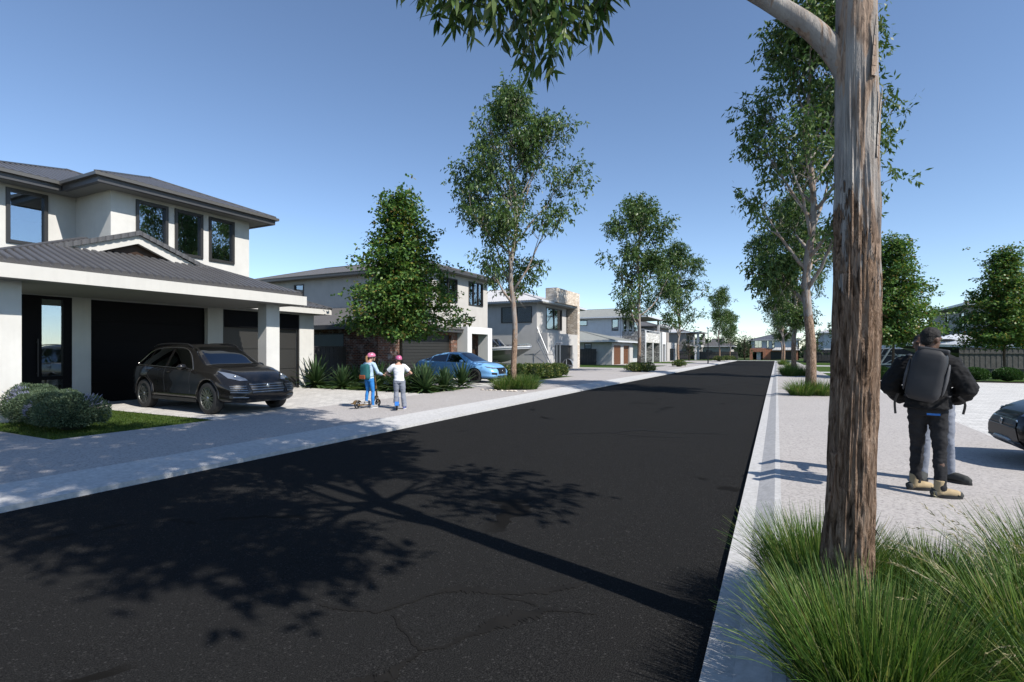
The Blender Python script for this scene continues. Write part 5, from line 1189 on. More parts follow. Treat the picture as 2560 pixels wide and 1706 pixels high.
def fillet_patch(bvh, lo, hi, nu, nv, direction, off, start):
    """surface patch between two 2-D polylines, dropped on the shell along a direction. lo/hi give (u, v); start(u, v) -> 3-D ray origin"""
    def samp(P, t):
        d = [0]
        for i in range(1, len(P)): d.append(d[-1] + math.dist(P[i], P[i - 1]))
        x = t * d[-1]
        for i in range(1, len(P)):
            if x <= d[i] + 1e-9:
                q = (x - d[i - 1]) / max(1e-9, d[i] - d[i - 1]); return (P[i - 1][0] + q * (P[i][0] - P[i - 1][0]), P[i - 1][1] + q * (P[i][1] - P[i - 1][1]))
        return P[-1]
    mb = MB(); idx = {}
    for i in range(nu + 1):
        a = samp(lo, i / nu); b = samp(hi, i / nu)
        for j in range(nv + 1):
            t = j / nv; o = Vector(start(a[0] + (b[0] - a[0]) * t, a[1] + (b[1] - a[1]) * t)); hit, nr, _, _ = bvh.ray_cast(o, Vector(direction))
            if hit is None: continue
            if nr.dot(Vector(direction)) > 0: nr = -nr
            idx[(i, j)] = len(mb.v); mb.v.append(tuple(hit + nr * off))
    for i in range(nu):
        for j in range(nv):
            k = [(i, j), (i + 1, j), (i + 1, j + 1), (i, j + 1)]
            if all(q in idx for q in k): mb.f.append(tuple(idx[q] for q in k)); mb.m.append(0)
    return mb
def wheel_parts(par, x, y, side, Rw, W, spokes, rim_mat, twin=True):
    mb = MB(); n = 36; prof = [(-.5, .72), (-.5, .92), (-.42, .985), (-.25, 1.0), (.25, 1.0), (.42, .985), (.5, .92), (.5, .72)]
    rings = [[(x + Rw * q[1] * math.cos(2 * PI * j / n), y + q[0] * W, Rw + Rw * q[1] * math.sin(2 * PI * j / n)) for q in prof] for j in range(n)]
    v = [p for r in rings for p in r]; k = len(prof); f = []
    for j in range(n):
        for q in range(k): f.append((j * k + q, j * k + (q + 1) % k, ((j + 1) % n) * k + (q + 1) % k, ((j + 1) % n) * k + q))
    mb.add(v, f); w = mb.build('wheel', MAT['rubber'], par, smooth=40)
    rm = MB(); yo = y + side * W * 0.46; rr = Rw * 0.735
    rings = [[(x + r * math.cos(2 * PI * j / n), yy, Rw + r * math.sin(2 * PI * j / n)) for j in range(n)] for r, yy in ((rr, yo - side * 0.16), (rr, yo), (rr * 1.03, yo + side * 0.006), (rr * 0.94, yo + side * 0.004), (rr * 0.92, yo - side * 0.03))]
    rm.rings(rings, False)
    rings = [[(x + r * math.cos(2 * PI * j / n), yo - side * 0.09, Rw + r * math.sin(2 * PI * j / n)) for j in range(n)] for r in (0.02, rr)]
    dk = MB(); dk.rings(rings, False); dk.build('brake_disc', MAT['black'], w)
    for i in range(spokes):
        for tw in ((-0.07, 0.07) if twin else (0,)):
            a0 = 2 * PI * i / spokes + tw * 0.6; a1 = 2 * PI * i / spokes + tw * 2.0
            p = Vector((x + 0.05 * math.cos(a0), yo - side * 0.02, Rw + 0.05 * math.sin(a0))); q = Vector((x + rr * 0.96 * math.cos(a1), yo - side * 0.012, Rw + rr * 0.96 * math.sin(a1)))
            rm.beam(p, q, 0.03, 0.022, 0, (0, 1, 0))
    rm.ell((x, yo - side * 0.012, Rw), (0.055, 0.02, 0.055), 10, 6); rm.build('rim', MAT[rim_mat], w, smooth=40)
    return w
def build_car(label, loc, rz, S, pm, rim, cat='car', group=None):
    root = empty('parked_car', loc, label, cat, group, rz); L = S['len']; ax = S['axles']; Rw = S['rw']; tr = S['track']
    shell = car_shell(S); bm_ob = shell.build('body', MAT[pm], root)
    me = bm_ob.data; bvh = BVHTree.FromPolygons(shell.v, shell.f)
    cut = MB()
    for x in ax:
        for sd in (-1, 1):
            n = 40; rg = [[(x + (Rw + S['gap']) * math.cos(2 * PI * j / n), yy, Rw + 0.015 + (Rw + S['gap']) * math.sin(2 * PI * j / n)) for j in range(n)] for yy in (sd * (tr - 0.24), sd * (tr + 0.5))]
            cut.rings(rg if sd > 0 else rg[::-1], True)
    co = cut.build('cutter', MAT['black'], root); md = bm_ob.modifiers.new('b', 'BOOLEAN'); md.object = co; md.operation = 'DIFFERENCE'; md.solver = 'EXACT'
    for ob in (bm_ob, co):
        b = bmesh.new(); b.from_mesh(ob.data); bmesh.ops.recalc_face_normals(b, faces=b.faces); b.to_mesh(ob.data); b.free()
    bpy.context.view_layer.update(); bake(bm_ob); bpy.data.objects.remove(co)
    me = bm_ob.data; me.polygons.foreach_set('use_smooth', [True] * len(me.polygons)); me.set_sharp_from_angle(angle=R(38))
    for i, x in enumerate(ax):
        for sd in (-1, 1): wheel_parts(root, x, sd * (tr - 0.115), sd, Rw, 0.23, S['spokes'], rim)
    for x in ax:      # inner wheel housings
        for sd in (-1, 1):
            m = MB(); n = 24; r = Rw + S['gap'] - 0.004
            m.rings([[(x + r * math.cos(PI * (j / (n - 1)) * 1.16 - 0.25), yy, Rw + .015 + r * math.sin(PI * (j / (n - 1)) * 1.16 - 0.25)) for j in range(n)] for yy in (sd * (tr - 0.235), sd * (tr - 0.012))], False, closed=False); m.build('wheel_arch', MAT['black'], root)
            if S.get('trim'):
                r = Rw + S['gap'] + 0.012; pts = []
                for j in range(26):
                    a = PI * (j / 25) * 1.08 - 0.13; zz = Rw + .015 + r * math.sin(a); xx = x + r * math.cos(a); h, nn, _, _ = bvh.ray_cast(Vector((xx, sd * 2, zz)), Vector((0, -sd, 0)))
                    if h: pts.append(h + Vector((0, sd * 0.004, 0)))
                m = MB(); m.tube(pts, 0.016, 6); m.build('arch_trim', MAT[pm], root)
    side = lambda sd: (lambda u, v: (u, sd * 2.0, v))
    for sd in (-1, 1):
        for lo, hi in S['side_glass']: fillet_patch(bvh, lo, hi, 16, 6, (0, -sd, 0), 0.004, side(sd)).build('window', MAT['carglass'], root, smooth=180)
        for pl in S['seams']:
            pts = []
            for i in range(len(pl) - 1):
                for k in range(8):
                    t = k / 8; h, nn, _, _ = bvh.ray_cast(Vector((pl[i][0] + (pl[i + 1][0] - pl[i][0]) * t, sd * 2, pl[i][1] + (pl[i + 1][1] - pl[i][1]) * t)), Vector((0, -sd, 0)))
                    if h: pts.append(h)
            m = MB(); m.tube(pts, 0.0045, 4); m.build('door_seam', MAT['black'], root)
        for (x, z) in S['handles']:
            h, nn, _, _ = bvh.ray_cast(Vector((x, sd * 2, z)), Vector((0, -sd, 0))); m = MB(); m.ell(h + Vector((0, sd * 0.012, 0)), (0.11, 0.016, 0.02), 10, 6); m.build('door_handle', MAT[pm], root, smooth=180)
        if S.get('glass_trim'):
            pts = []
            for (x, z) in S['glass_trim']:
                h, nn, _, _ = bvh.ray_cast(Vector((x, sd * 2, z)), Vector((0, -sd, 0)))
                if h: pts.append(h + Vector((0, sd * 0.004, 0)))
            m = MB(); m.tube(smooth_path(pts, 40), 0.008, 5); m.build('window_trim', MAT['chrome'] if S.get('chrome') else MAT['rimpale'], root)
        x, z, w = S['mirror']; h, nn, _, _ = bvh.ray_cast(Vector((x, sd * 2, z)), Vector((0, -sd, 0)))
        m = MB(); m.ell(h + Vector((0, sd * 0.16, 0.05)), (0.09, 0.12, 0.075), 12, 8); m.beam(h, h + Vector((-0.01, sd * 0.14, 0.03)), 0.05, 0.035); mi_ = m.build('wing_mirror', MAT[pm], root, smooth=60)
        # headlights, tail lights: dropped on the nose from ahead and above
        lo, hi = S['headlight']
        fl = lambda P: [(u * -sd * -1, v) for u, v in P]
        m = fillet_patch(bvh, [(sd * a, b) for a, b in lo], [(sd * a, b) for a, b in hi], 24, 10, (-1, 0, 0), 0.008, lambda u, v: (L + 1, u, v)); hl = m.build('headlight', MAT['lampglass'], root, smooth=180)
        for q in S['lamps']:
            h, nn, _, _ = bvh.ray_cast(Vector((L + 1, sd * q[0], q[1])), Vector((-1, 0, 0)))
            if h: m = MB(); m.ell(h + nn * 0.004 if nn.x > 0 else h, (0.03, 0.05, 0.03), 8, 5); m.build('lamp', MAT['rimpale'], hl, smooth=180)
        lo, hi = S['tail']; m = fillet_patch(bvh, [(sd * a, b) for a, b in lo], [(sd * a, b) for a, b in hi], 8, 4, (1, 0, 0), 0.008, lambda u, v: (-1, u, v)); m.build('tail_light', MAT['redlens'], root, smooth=180)
        for nm, lo, hi, slats in S['intakes']:
            m = fillet_patch(bvh, [(sd * a, b) for a, b in lo], [(sd * a, b) for a, b in hi], 18, 10, (-1, 0, 0), 0.008, lambda u, v: (L + 1, u, v)); g = m.build(nm, MAT['black'], root)
            sl = MB()
            for q in range(slats):
                t = (q + 0.5) / slats; pts = []
                for i in range(9):
                    a = lo[0][0] + (lo[-1][0] - lo[0][0]) * i / 8; zz = (lo[0][1] + (lo[-1][1] - lo[0][1]) * i / 8) * (1 - t) + (hi[0][1] + (hi[-1][1] - hi[0][1]) * i / 8) * t
                    h, nn, _, _ = bvh.ray_cast(Vector((L + 1, sd * a, zz)), Vector((-1, 0, 0)))
                    if h: pts.append(h + Vector((0.012, 0, 0)))
                if len(pts) > 2: sl.tube(pts, 0.009, 5)
            if sl.v: sl.build('slat', MAT['rimpale'] if S.get('paleslat') else MAT['rimdark'], g)
    # windscreen and rear window (dropped from above)
    lo, hi = S['windscreen']; fillet_patch(bvh, lo, hi, 24, 10, (0, 0, -1), 0.005, lambda u, v: (u, v, 3)).build('windscreen', MAT['carglass'], root, smooth=180)
    lo, hi = S['rearglass']; fillet_patch(bvh, lo, hi, 16, 8, (0, 0, -1), 0.005, lambda u, v: (u, v, 3)).build('rear_window', MAT['carglass'], root, smooth=180)
    # grille
    lo, hi = S['grille']; m = fillet_patch(bvh, lo, hi, 32, 12, (-1, 0, 0), 0.010, lambda u, v: (L + 1, u, v)); g = m.build('grille', MAT['black'], root)
    sl = MB()
    for q in range(S['bars']):
        t = (q + 0.5) / S['bars']; pts = []
        for i in range(13):
            a = lo[0][0] * (1 - t) + hi[0][0] * t; b = lo[-1][0] * (1 - t) + hi[-1][0] * t; zz = lo[0][1] * (1 - t) + hi[0][1] * t
            h, nn, _, _ = bvh.ray_cast(Vector((L + 1, a + (b - a) * i / 12, zz)), Vector((-1, 0, 0)))
            if h: pts.append(h + Vector((0.016, 0, 0)))
        if len(pts) > 2: sl.tube(pts, 0.010, 5)
    fr = []
    for (u, v) in lo + hi[::-1] + lo[:1]:
        h, nn, _, _ = bvh.ray_cast(Vector((L + 1, u, v)), Vector((-1, 0, 0)))
        if h: fr.append(h + Vector((0.008, 0, 0)))
    sl.build('bar', MAT['rimpale' if S.get('paleslat') else 'rimdark'], g); m = MB(); m.tube(fr, 0.011, 6); m.build('grille_frame', MAT['chrome'] if S.get('chrome') else MAT['rimdark'], g)
    h, nn, _, _ = bvh.ray_cast(Vector((L + 1, 0, S['badge'])), Vector((-1, 0, 0)))
    m = MB(); m.ell(h + Vector((0.02, 0, 0)), (0.012, 0.045, 0.055), 12, 6); m.build('badge', MAT['rimpale'], g, smooth=180)
    # seats and wheel inside, sills, floor shadow pan
    if S.get('sill'):
        m = MB()
        for sd in (-1, 1): m.box(ax[0] + Rw + 0.1, ax[1] - Rw - 0.1, sd * (tr - 0.06), sd * (tr - 0.01), S['sill'], S['sill'] + 0.08)
        m.build('side_sill', MAT['black'], root)
    if S.get('rails'):
        for sd in (-1, 1):
            pts = [(x, sd * 0.6, pch(x, [q[0] for q in S['ztop']], [q[1] for q in S['ztop']]) + (0.0 if 0.9 < x < 2.5 else -0.03)) for x in np.linspace(0.8, 2.7, 10)]
            m = MB(); m.tube(pts, 0.02, 6); m.build('roof_rail', MAT['black'], root)
    if S.get('spoiler'):
        m = MB(); m.box(*S['spoiler']); m.build('spoiler', MAT[pm], root)
    return root
SUV = dict(len=4.92, axles=(0.98, 3.98), rw=0.38, track=0.965, gap=0.055, spokes=10, trim=True, sill=0.27, paleslat=True,
    ztop=[(0, .92), (.06, 1.05), (.25, 1.36), (.5, 1.56), (.9, 1.665), (1.6, 1.71), (2.3, 1.70), (2.75, 1.63), (3.1, 1.46), (3.45, 1.24), (3.62, 1.155), (4.1, 1.095), (4.5, .985), (4.75, .84), (4.88, .69), (4.92, .60)],
    zbelt=[(0, .88), (.3, 1.10), (.8, 1.13), (1.6, 1.10), (2.6, 1.06), (3.4, 1.03), (4.0, .99), (4.45, .89), (4.75, .76), (4.92, .56)],
    wbelt=[(0, .66), (.15, .78), (.5, .88), (1.2, .905), (2.6, .90), (3.5, .875), (4.1, .83), (4.5, .75), (4.8, .60), (4.92, .46)],
    wroof=[(0, .52), (.3, .58), (.7, .60), (1.6, .63), (2.4, .63), (2.9, .62), (3.3, .66), (3.62, .72), (4.1, .66), (4.5, .56), (4.8, .42), (4.92, .32)],
    wmax=[(0, .70), (.1, .82), (.35, .92), (.9, .972), (1.6, .955), (3.0, .955), (3.9, .975), (4.4, .94), (4.7, .86), (4.85, .72), (4.92, .58)],
    zlow=[(0, .50), (.12, .36), (.5, .28), (4.4, .27), (4.75, .27), (4.87, .33), (4.92, .40)],
    side_glass=[([(0.55, 1.17), (1.0, 1.15)], [(0.80, 1.44), (1.0, 1.52)]), ([(1.06, 1.15), (1.95, 1.115)], [(1.06, 1.535), (1.95, 1.57)]), ([(2.07, 1.115), (3.18, 1.075)], [(2.07, 1.57), (2.62, 1.535)])],
    glass_trim=[(3.24, 1.06), (2.4, 1.09), (1.2, 1.13), (0.52, 1.155), (0.62, 1.30), (0.82, 1.47), (1.2, 1.575), (1.9, 1.60), (2.5, 1.575), (2.85, 1.40), (3.22, 1.07)],
    seams=[[(3.2, 1.05), (3.18, .8), (3.22, .45)], [(2.01, 1.10), (1.98, .8), (2.03, .40)], [(1.0, 1.12), (1.16, .9), (1.42, .66), (1.5, .42)], [(1.5, .40), (3.2, .40)]],
    handles=[(2.18, .985), (1.2, 1.01)], mirror=(3.02, 1.07, 0.2),
    headlight=([(.44, .80), (.60, .80), (.77, .86)], [(.46, .84), (.62, .955), (.77, 1.02)]), lamps=[(.62, .90)],
    tail=([(.45, .92), (.70, .90)], [(.45, 1.02), (.72, 1.04)]),
    windscreen=([(2.78, -.60), (3.58, -.74)], [(2.78, .60), (3.58, .74)]), rearglass=([(.16, -.5), (.48, -.55)], [(.16, .5), (.48, .55)]),
    grille=([(-.40, .50), (.40, .50)], [(-.46, .74), (.46, .74)]), bars=4, badge=.66,
    intakes=[('side_intake', [(.52, .50), (.84, .52)], [(.50, .70), (.84, .70)], 4), ('fog_light', [(.50, .385), (.80, .40)], [(.50, .43), (.84, .455)], 1)], rails=True)
SED = dict(len=4.62, axles=(0.88, 3.62), rw=0.33, track=0.90, gap=0.045, spokes=8, trim=False,
    ztop=[(0, .82), (.05, .95), (.35, 1.06), (.7, 1.13), (1.2, 1.33), (1.7, 1.43), (2.2, 1.455), (2.6, 1.42), (3.0, 1.24), (3.35, 1.04), (3.5, .98), (4.0, .92), (4.35, .82), (4.52, .72), (4.6, .62), (4.62, .56)],
    zbelt=[(0, .78), (.35, .98), (.8, 1.0), (1.6, .97), (2.6, .93), (3.3, .90), (3.9, .83), (4.3, .73), (4.55, .60), (4.62, .52)],
    wbelt=[(0, .62), (.15, .74), (.5, .82), (1.2, .845), (2.6, .84), (3.4, .81), (3.9, .77), (4.25, .70), (4.5, .58), (4.62, .46)],
    wroof=[(0, .52), (.4, .60), (.8, .58), (1.3, .55), (2.3, .56), (2.7, .58), (3.1, .63), (3.45, .67), (3.9, .60), (4.3, .50), (4.62, .34)],
    wmax=[(0, .66), (.1, .78), (.35, .86), (.9, .90), (1.6, .895), (3.0, .895), (3.6, .905), (4.1, .87), (4.4, .80), (4.56, .68), (4.62, .56)],
    zlow=[(0, .42), (.12, .30), (.5, .22), (4.1, .20), (4.45, .21), (4.57, .25), (4.62, .30)],
    side_glass=[([(0.66, 1.04), (1.02, 1.02)], [(1.0, 1.17), (1.06, 1.21)]), ([(1.07, 1.02), (1.98, .985)], [(1.12, 1.25), (1.98, 1.355)]), ([(2.05, .985), (3.12, .945)], [(2.05, 1.355), (2.56, 1.315)])],
    glass_trim=[(3.1, .94), (2.2, .972), (1.2, 1.005), (0.62, 1.03)], chrome=True,
    seams=[[(3.15, .92), (3.12, .7), (3.12, .38)], [(2.01, .98), (1.99, .7), (2.02, .32)], [(1.04, 1.01), (1.12, .82), (1.32, .6), (1.36, .34)]],
    handles=[(2.2, .86), (1.28, .88)], mirror=(2.95, .96, 0.2),
    headlight=([(.40, .655), (.62, .66), (.78, .71)], [(.40, .715), (.62, .735), (.78, .775)]), lamps=[(.55, .69), (.68, .70)],
    tail=([(.40, .84), (.70, .80)], [(.40, .94), (.72, .92)]),
    windscreen=([(2.66, -.56), (3.44, -.68)], [(2.66, .56), (3.44, .68)]), rearglass=([(.75, -.52), (1.2, -.5)], [(.75, .52), (1.2, .5)]),
    grille=([(-.34, .42), (.34, .42)], [(-.42, .70), (.42, .70)]), bars=6, badge=.55,
    intakes=[('fog_intake', [(.50, .37), (.74, .40)], [(.48, .47), (.76, .50)], 2), ('lower_intake', [(.02, .27), (.42, .27)], [(.02, .34), (.44, .34)], 1)])
rzs = R(-3.5)
car1 = build_car('dark umber metallic SUV parked nose out under the porch of the first house', (-16.0, 8.93, GL), rzs, SUV, 'suvpaint', 'rimpale', 'car')
car2 = build_car('light blue metallic sedan parked before the brick garage, behind the agaves', (-16.22, 21.75, GL), 0.0, SED, 'bluepaint', 'rimdark', 'car')
# the black sporty car cut by the right edge
SPT = dict(SED); SPT.update(chrome=True, len=4.62,
    ztop=[(0, .78), (.05, .90), (.35, 1.0), (.7, 1.08), (1.2, 1.28), (1.7, 1.38), (2.2, 1.40), (2.6, 1.37), (3.0, 1.20), (3.35, 1.0), (3.5, .94), (4.0, .88), (4.35, .79), (4.52, .70), (4.6, .60), (4.62, .54)],
    grille=([(-.62, .22), (.62, .22)], [(-.40, .60), (.40, .60)]), bars=2, intakes=[('fog_intake', [(.66, .34), (.80, .40)], [(.64, .50), (.80, .52)], 1)])
car3 = build_car('black car with chrome edged nose, cut off by the right edge of the picture', (7.42, 9.55, GL), PI, SPT, 'blackpaint', 'rimdark', 'car')
lp = []
for q in np.linspace(-1, 1, 41):
    ss_ = 4.62 - 0.55 * abs(q) ** 3; wv = pch(ss_, *zip(*SPT['wmax'])) * (abs(q) ** .6 if abs(q) < .98 else 1) * (1 if q > 0 else -1); lp.append((ss_ + .012, wv * 1.0, pch(ss_, *zip(*SPT['zlow'])) + .03))
lipb = MB(); lipb.tube(lp, 0.028, 8); lipb.build('front_lip', MAT['steel'], car3, smooth=180)
# ================================================================== boats and trailers
MAT['hullwhite'] = plain('white_gelcoat', (0.74, 0.745, 0.75), 0.22, 0.0, 0.6, var=0.02)
MAT['hulldark'] = plain('dark_olive_gelcoat', (0.05, 0.056, 0.05), 0.18, 0.0, 0.8, var=0.05)
MAT['hullgrey'] = plain('grey_antifoul', (0.22, 0.24, 0.22), 0.4, 0.0, 0.2, var=0.08)
def boat(label, loc, rz, L=7.2, z0=0.62, sidemat='hulldark', cabin=False):
    """x from stern 0 to bow L"""
    root = empty('boat', loc, label, 'boat', 'motor boats on trailers', rz); n = 40
    def sec(t):
        b = 1.22 * (1 - max(0, (t - 0.42) / 0.58) ** 2.4) * (0.94 + 0.06 * min(1, t / 0.2)) + 0.02
        zs = z0 + 1.05 + 0.22 * t ** 2; zc = z0 + 0.42 + 0.55 * max(0, (t - 0.4) / 0.6) ** 1.6; zk = z0 + 0.05 + 1.05 * max(0, (t - 0.62) / 0.38) ** 2.2
        return b, zs, zc, min(zk, zs - 0.12)
    hull = MB(); rg = []
    for i in range(n + 1):
        t = i / n; b, zs, zc, zk = sec(t); x = L * t; rk = 0.0
        pts = [(b, zs), (b * 0.99, zs - 0.16), (b * 0.93, (zs + zc) / 2), (b * 0.84, max(zc, zk + 0.02)), (b * 0.42, (max(zc, zk + .02) + zk) / 2 - 0.02), (0, zk)]
        def xx(z): return x - 0.75 * (t ** 3) * (1 - (z - z0) / 1.3)
        rg.append([(xx(z), -y, z) for y, z in pts] + [(xx(z), y, z) for y, z in reversed(pts[:-1])])
    m = len(rg[0]); v = [p for r in rg for p in r]; f1 = []; f2 = []; f0 = []
    for i in range(n):
        for j in range(m - 1):
            q = (i * m + j, i * m + j + 1, (i + 1) * m + j + 1, (i + 1) * m + j); jj = min(j, m - 2 - j)
            (f0 if jj == 0 else f1 if jj < 3 else f2).append(q)
    f1.append(tuple(range(m)))
    hull.add(v, f0, 0); hull.add(v, f1, 1); hull.add(v, f2, 2); hull.build('hull', [MAT['hullwhite'], MAT[sidemat], MAT['hullgrey']], root, smooth=30)
    dk = MB(); rg = []
    for i in range(n + 1):
        t = i / n; b, zs, _, _ = sec(t); c = 0.10 * math.sin(PI * min(1, max(0, (t - 0.45) / 0.5))) if t > 0.45 else 0
        rg.append([(L * t, -b * 1.03, zs - 0.03), (L * t, -b * 1.03, zs + 0.035), (L * t, -b * 0.86, zs + 0.05), (L * t, -b * 0.45, zs + 0.05 + c * 0.8), (L * t, 0, zs + 0.05 + c), (L * t, b * 0.45, zs + 0.05 + c * 0.8), (L * t, b * 0.86, zs + 0.05), (L * t, b * 1.03, zs + 0.035), (L * t, b * 1.03, zs - 0.03)])
    dk.rings(rg, False, closed=False); dk.build('deck', MAT['hullwhite'], root, smooth=40)
    b, zs, _, _ = sec(0.5)
    ws = MB(); a = [(L * .69, 0, zs + .16), (L * .665, -.55, zs + .12), (L * .58, -.86, zs + .08), (L * .48, -.95, zs + .06)]; c = [(L * .59, 0, zs + .74), (L * .575, -.5, zs + .72), (L * .52, -.76, zs + .68), (L * .46, -.82, zs + .56)]
    A = a[::-1] + [(x, -y, z) for x, y, z in a[1:]]; Cc = c[::-1] + [(x, -y, z) for x, y, z in c[1:]]
    for i in range(len(A) - 1): ws.quad(A[i], A[i + 1], Cc[i + 1], Cc[i])
    if cabin:
        cb = MB(); rg = []
        for i in range(17):
            t = .93 - .55 * i / 16; bb, zz, _, _ = sec(t); hgt = .86 * min(1, (i / 11) ** 1.15); wd = bb * (.86 - .16 * i / 16)
            rg.append([(L * t, -wd, zz + .03), (L * t, -wd * .9, zz + .05 + hgt * .55), (L * t, -wd * .62, zz + .06 + hgt * .93), (L * t, 0, zz + .07 + hgt), (L * t, wd * .62, zz + .06 + hgt * .93), (L * t, wd * .9, zz + .05 + hgt * .55), (L * t, wd, zz + .03)])
        cb.rings(rg, True, closed=False); cbo = cb.build('cabin', MAT['hullwhite'], root, smooth=50)
        for sd in (-1, 1):
            pw = MB(); bb, zz, _, _ = sec(.66); pw.ell((L * .64, sd * bb * .775, zz + .36), (.62, .03, .11), 14, 6); pw.build('cabin_window', MAT['black'], cbo, smooth=180)
        a = [(x - L * .12, y * .8, z + .8) for x, y, z in a]; c = [(x - L * .12, y * .8, z + .55) for x, y, z in c]
        A = a[::-1] + [(x, -y, z) for x, y, z in a[1:]]; Cc = c[::-1] + [(x, -y, z) for x, y, z in c[1:]]; ws = MB()
        for i in range(len(A) - 1): ws.quad(A[i], A[i + 1], Cc[i + 1], Cc[i])
    w = ws.build('windscreen', MAT['carglass'], root)
    fr = MB(); fr.tube(Cc, 0.022, 6); fr.tube(A, 0.018, 6)
    for i in range(len(A)): fr.tube([A[i], Cc[i]], 0.016, 5)
    fr.build('windscreen_frame', MAT['rimpale'], w)
    rl = MB(); pts = [(L * t, -sec(t)[0] * 0.9, sec(t)[1] + 0.2) for t in np.linspace(0.62, 0.955, 8)]; pts += [(L * 0.985, 0, sec(.97)[1] + 0.16)] + [(x, -y, z) for x, y, z in pts[::-1]]
    rl.tube(pts, 0.014, 5)
    for t in (0.64, 0.74, 0.85, 0.94):
        for sd in (-1, 1): rl.tube([(L * t, sd * sec(t)[0] * .9, sec(t)[1] + .03), (L * t, sd * sec(t)[0] * .9, sec(t)[1] + .2)], 0.011, 5)
    rl.build('bow_rail', MAT['chrome'], root)
    ht = MB(); ht.ell((L * .78, 0, sec(.78)[1] + .14), (.34, .26, .03), 14, 6); ht.build('hatch', MAT['black'], root, smooth=180)
    cl = MB(); cl.box(L * .72, L * .745, -.25, -.19, sec(.72)[1] + .15, sec(.72)[1] + .21); cl.box(L * .8, L * .84, .2, .26, sec(.8)[1] + .14, sec(.8)[1] + .18); cl.build('cleat', MAT['black'], root)
    return root
def trailer(label, loc, rz, L=7.2):
    """galvanised boat trailer, tongue beyond the bow (+x)"""
    root = empty('boat_trailer', loc, label, 'trailer', 'boat trailers', rz); S = 'steel'
    m = MB(); bw = 0.85; zf = 0.52
    for sd in (-1, 1):
        m.beam((0.3, sd * bw, zf), (L - 1.2, sd * bw, zf), 0.07, 0.12); m.beam((L - 1.2, sd * bw, zf), (L + 1.9, sd * 0.06, zf), 0.06, 0.1)
    for x in (0.6, 2.6, 4.4, L - 1.3): m.beam((x, -bw, zf), (x, bw, zf), 0.06, 0.08)
    m.beam((L - 1.0, 0, zf), (L + 2.9, 0, zf), 0.09, 0.1)
    m.beam((L - 0.9, -bw, zf), (L + 1.3, -bw, zf - 0.02), 0.06, 0.13)
    m.build('frame', MAT[S], root)
    for sd in (-1, 1):
        b = MB(); b.beam((0.8, sd * .55, zf + .26), (L - 2.6, sd * .55, zf + .26), 0.16, 0.07)
        for x in (1.2, 3.0, L - 2.9): b.beam((x, sd * .55, zf + .05), (x, sd * .55, zf + .23), 0.06, 0.06, 0, (1, 0, 0))
        b.build('bunk', MAT[S], root)
    # bow tower: post, winch arm, braces and boarding ladder
    t = MB(); xt = L + 0.1
    t.beam((xt, 0, zf), (xt, 0, 1.35), 0.10, 0.08, 0, (1, 0, 0)); t.beam((xt - 0.75, 0, 1.26), (xt + 0.1, 0, 1.30), 0.08, 0.10); t.beam((xt, 0.1, 1.25), (xt + 1.1, 0.1, zf), 0.05, 0.05); t.beam((xt, -0.1, 1.15), (xt + .6, -0.1, 1.6), 0.05, 0.05)
    t.beam((xt + 0.1, 0, 1.27), (xt + 1.55, 0, 1.27), 0.03, 0.03)
    t.build('winch_post', MAT[S], root)
    ld = MB(); a = Vector((xt + 1.35, -.22, zf + .02)); b = Vector((xt + .38, -.22, 2.35)); w = Vector((0, .42, 0))
    for q in (Vector((0, 0, 0)), w): ld.beam(a + q, b + q, 0.05, 0.06)
    for i in range(7): p = a + (b - a) * (0.08 + 0.125 * i); ld.beam(p, p + w, 0.09, 0.03)
    ld.beam(b, b + Vector((0.02, 0, 0.95)), 0.03, 0.03, 0, (1, 0, 0)); ld.beam(b + w, b + Vector((0.02, 0, 0.95)), 0.03, 0.03, 0, (1, 0, 0)); ld.tube([b + Vector((.02, 0, .95)), a + (b - a) * 0.35 + Vector((.25, 0, .2))], 0.025, 5)
    ld.build('ladder', MAT[S], root)
    gp_ = MB(); gp_.beam((xt + 1.9, -.1, zf), (xt + 1.9, -.1, 2.1), 0.07, 0.07, 0, (1, 0, 0)); gp_.beam((xt + 2.15, -.1, zf), (xt + 2.15, -.1, 2.1), 0.07, 0.07, 0, (1, 0, 0)); gp_.tube([(xt + 1.85, -.1, 2.12), (xt + 2.2, -.1, 2.12), (xt + 2.2, 0.1, 2.15)], 0.05, 6); gp_.tube([(xt + 1.9, -.1, 1.95), (xt + 1.45, -.1, 1.8)], 0.02, 5); gp_.build('guide_post', MAT[S], root)
    for x in (2.0, 2.9, L + 2.55) if False else (2.0, 2.9):
        for sd in (-1, 1):
            wheel_parts(root, x, sd * 1.15, sd, 0.33, 0.2, 6, 'rimpale', False)
            g = MB(); n = 10; r = 0.40
            g.rings([[(x + r * math.cos(PI * j / n), yy, 0.33 + r * math.sin(PI * j / n)) for j in range(n + 1)] for yy in (sd * 1.03, sd * 1.28)], False, closed=False); g.build('mudguard', MAT[S], root, smooth=60)
    sp = MB(); n = 24; sp.rings([[(xt + 2.62 + q * math.cos(2 * PI * j / n), 0.24 + yy, 0.62 + q * math.sin(2 * PI * j / n)) for j in range(n)] for q, yy in ((.16, -.09), (.30, -.09), (.32, 0), (.30, .09), (.16, .09))], True); spw = sp.build('spare_wheel', MAT['rubber'], root, smooth=40)
    g = MB(); g.rings([[(xt + 2.62 + 0.37 * math.cos(PI * j / 10), yy, 0.62 + 0.37 * math.sin(PI * j / 10)) for j in range(11)] for yy in (0.12, 0.36)], False, closed=False); g.build('mudguard', MAT[S], root, smooth=60)
    j = MB(); j.tube([(L + 2.75, -.12, 0.2), (L + 2.75, -.12, 0.95)], 0.03, 6); j.beam((L + 2.7, 0, 0.5), (L + 3.2, 0, 0.5), 0.09, 0.1); j.build('jockey_stand', MAT[S], root)
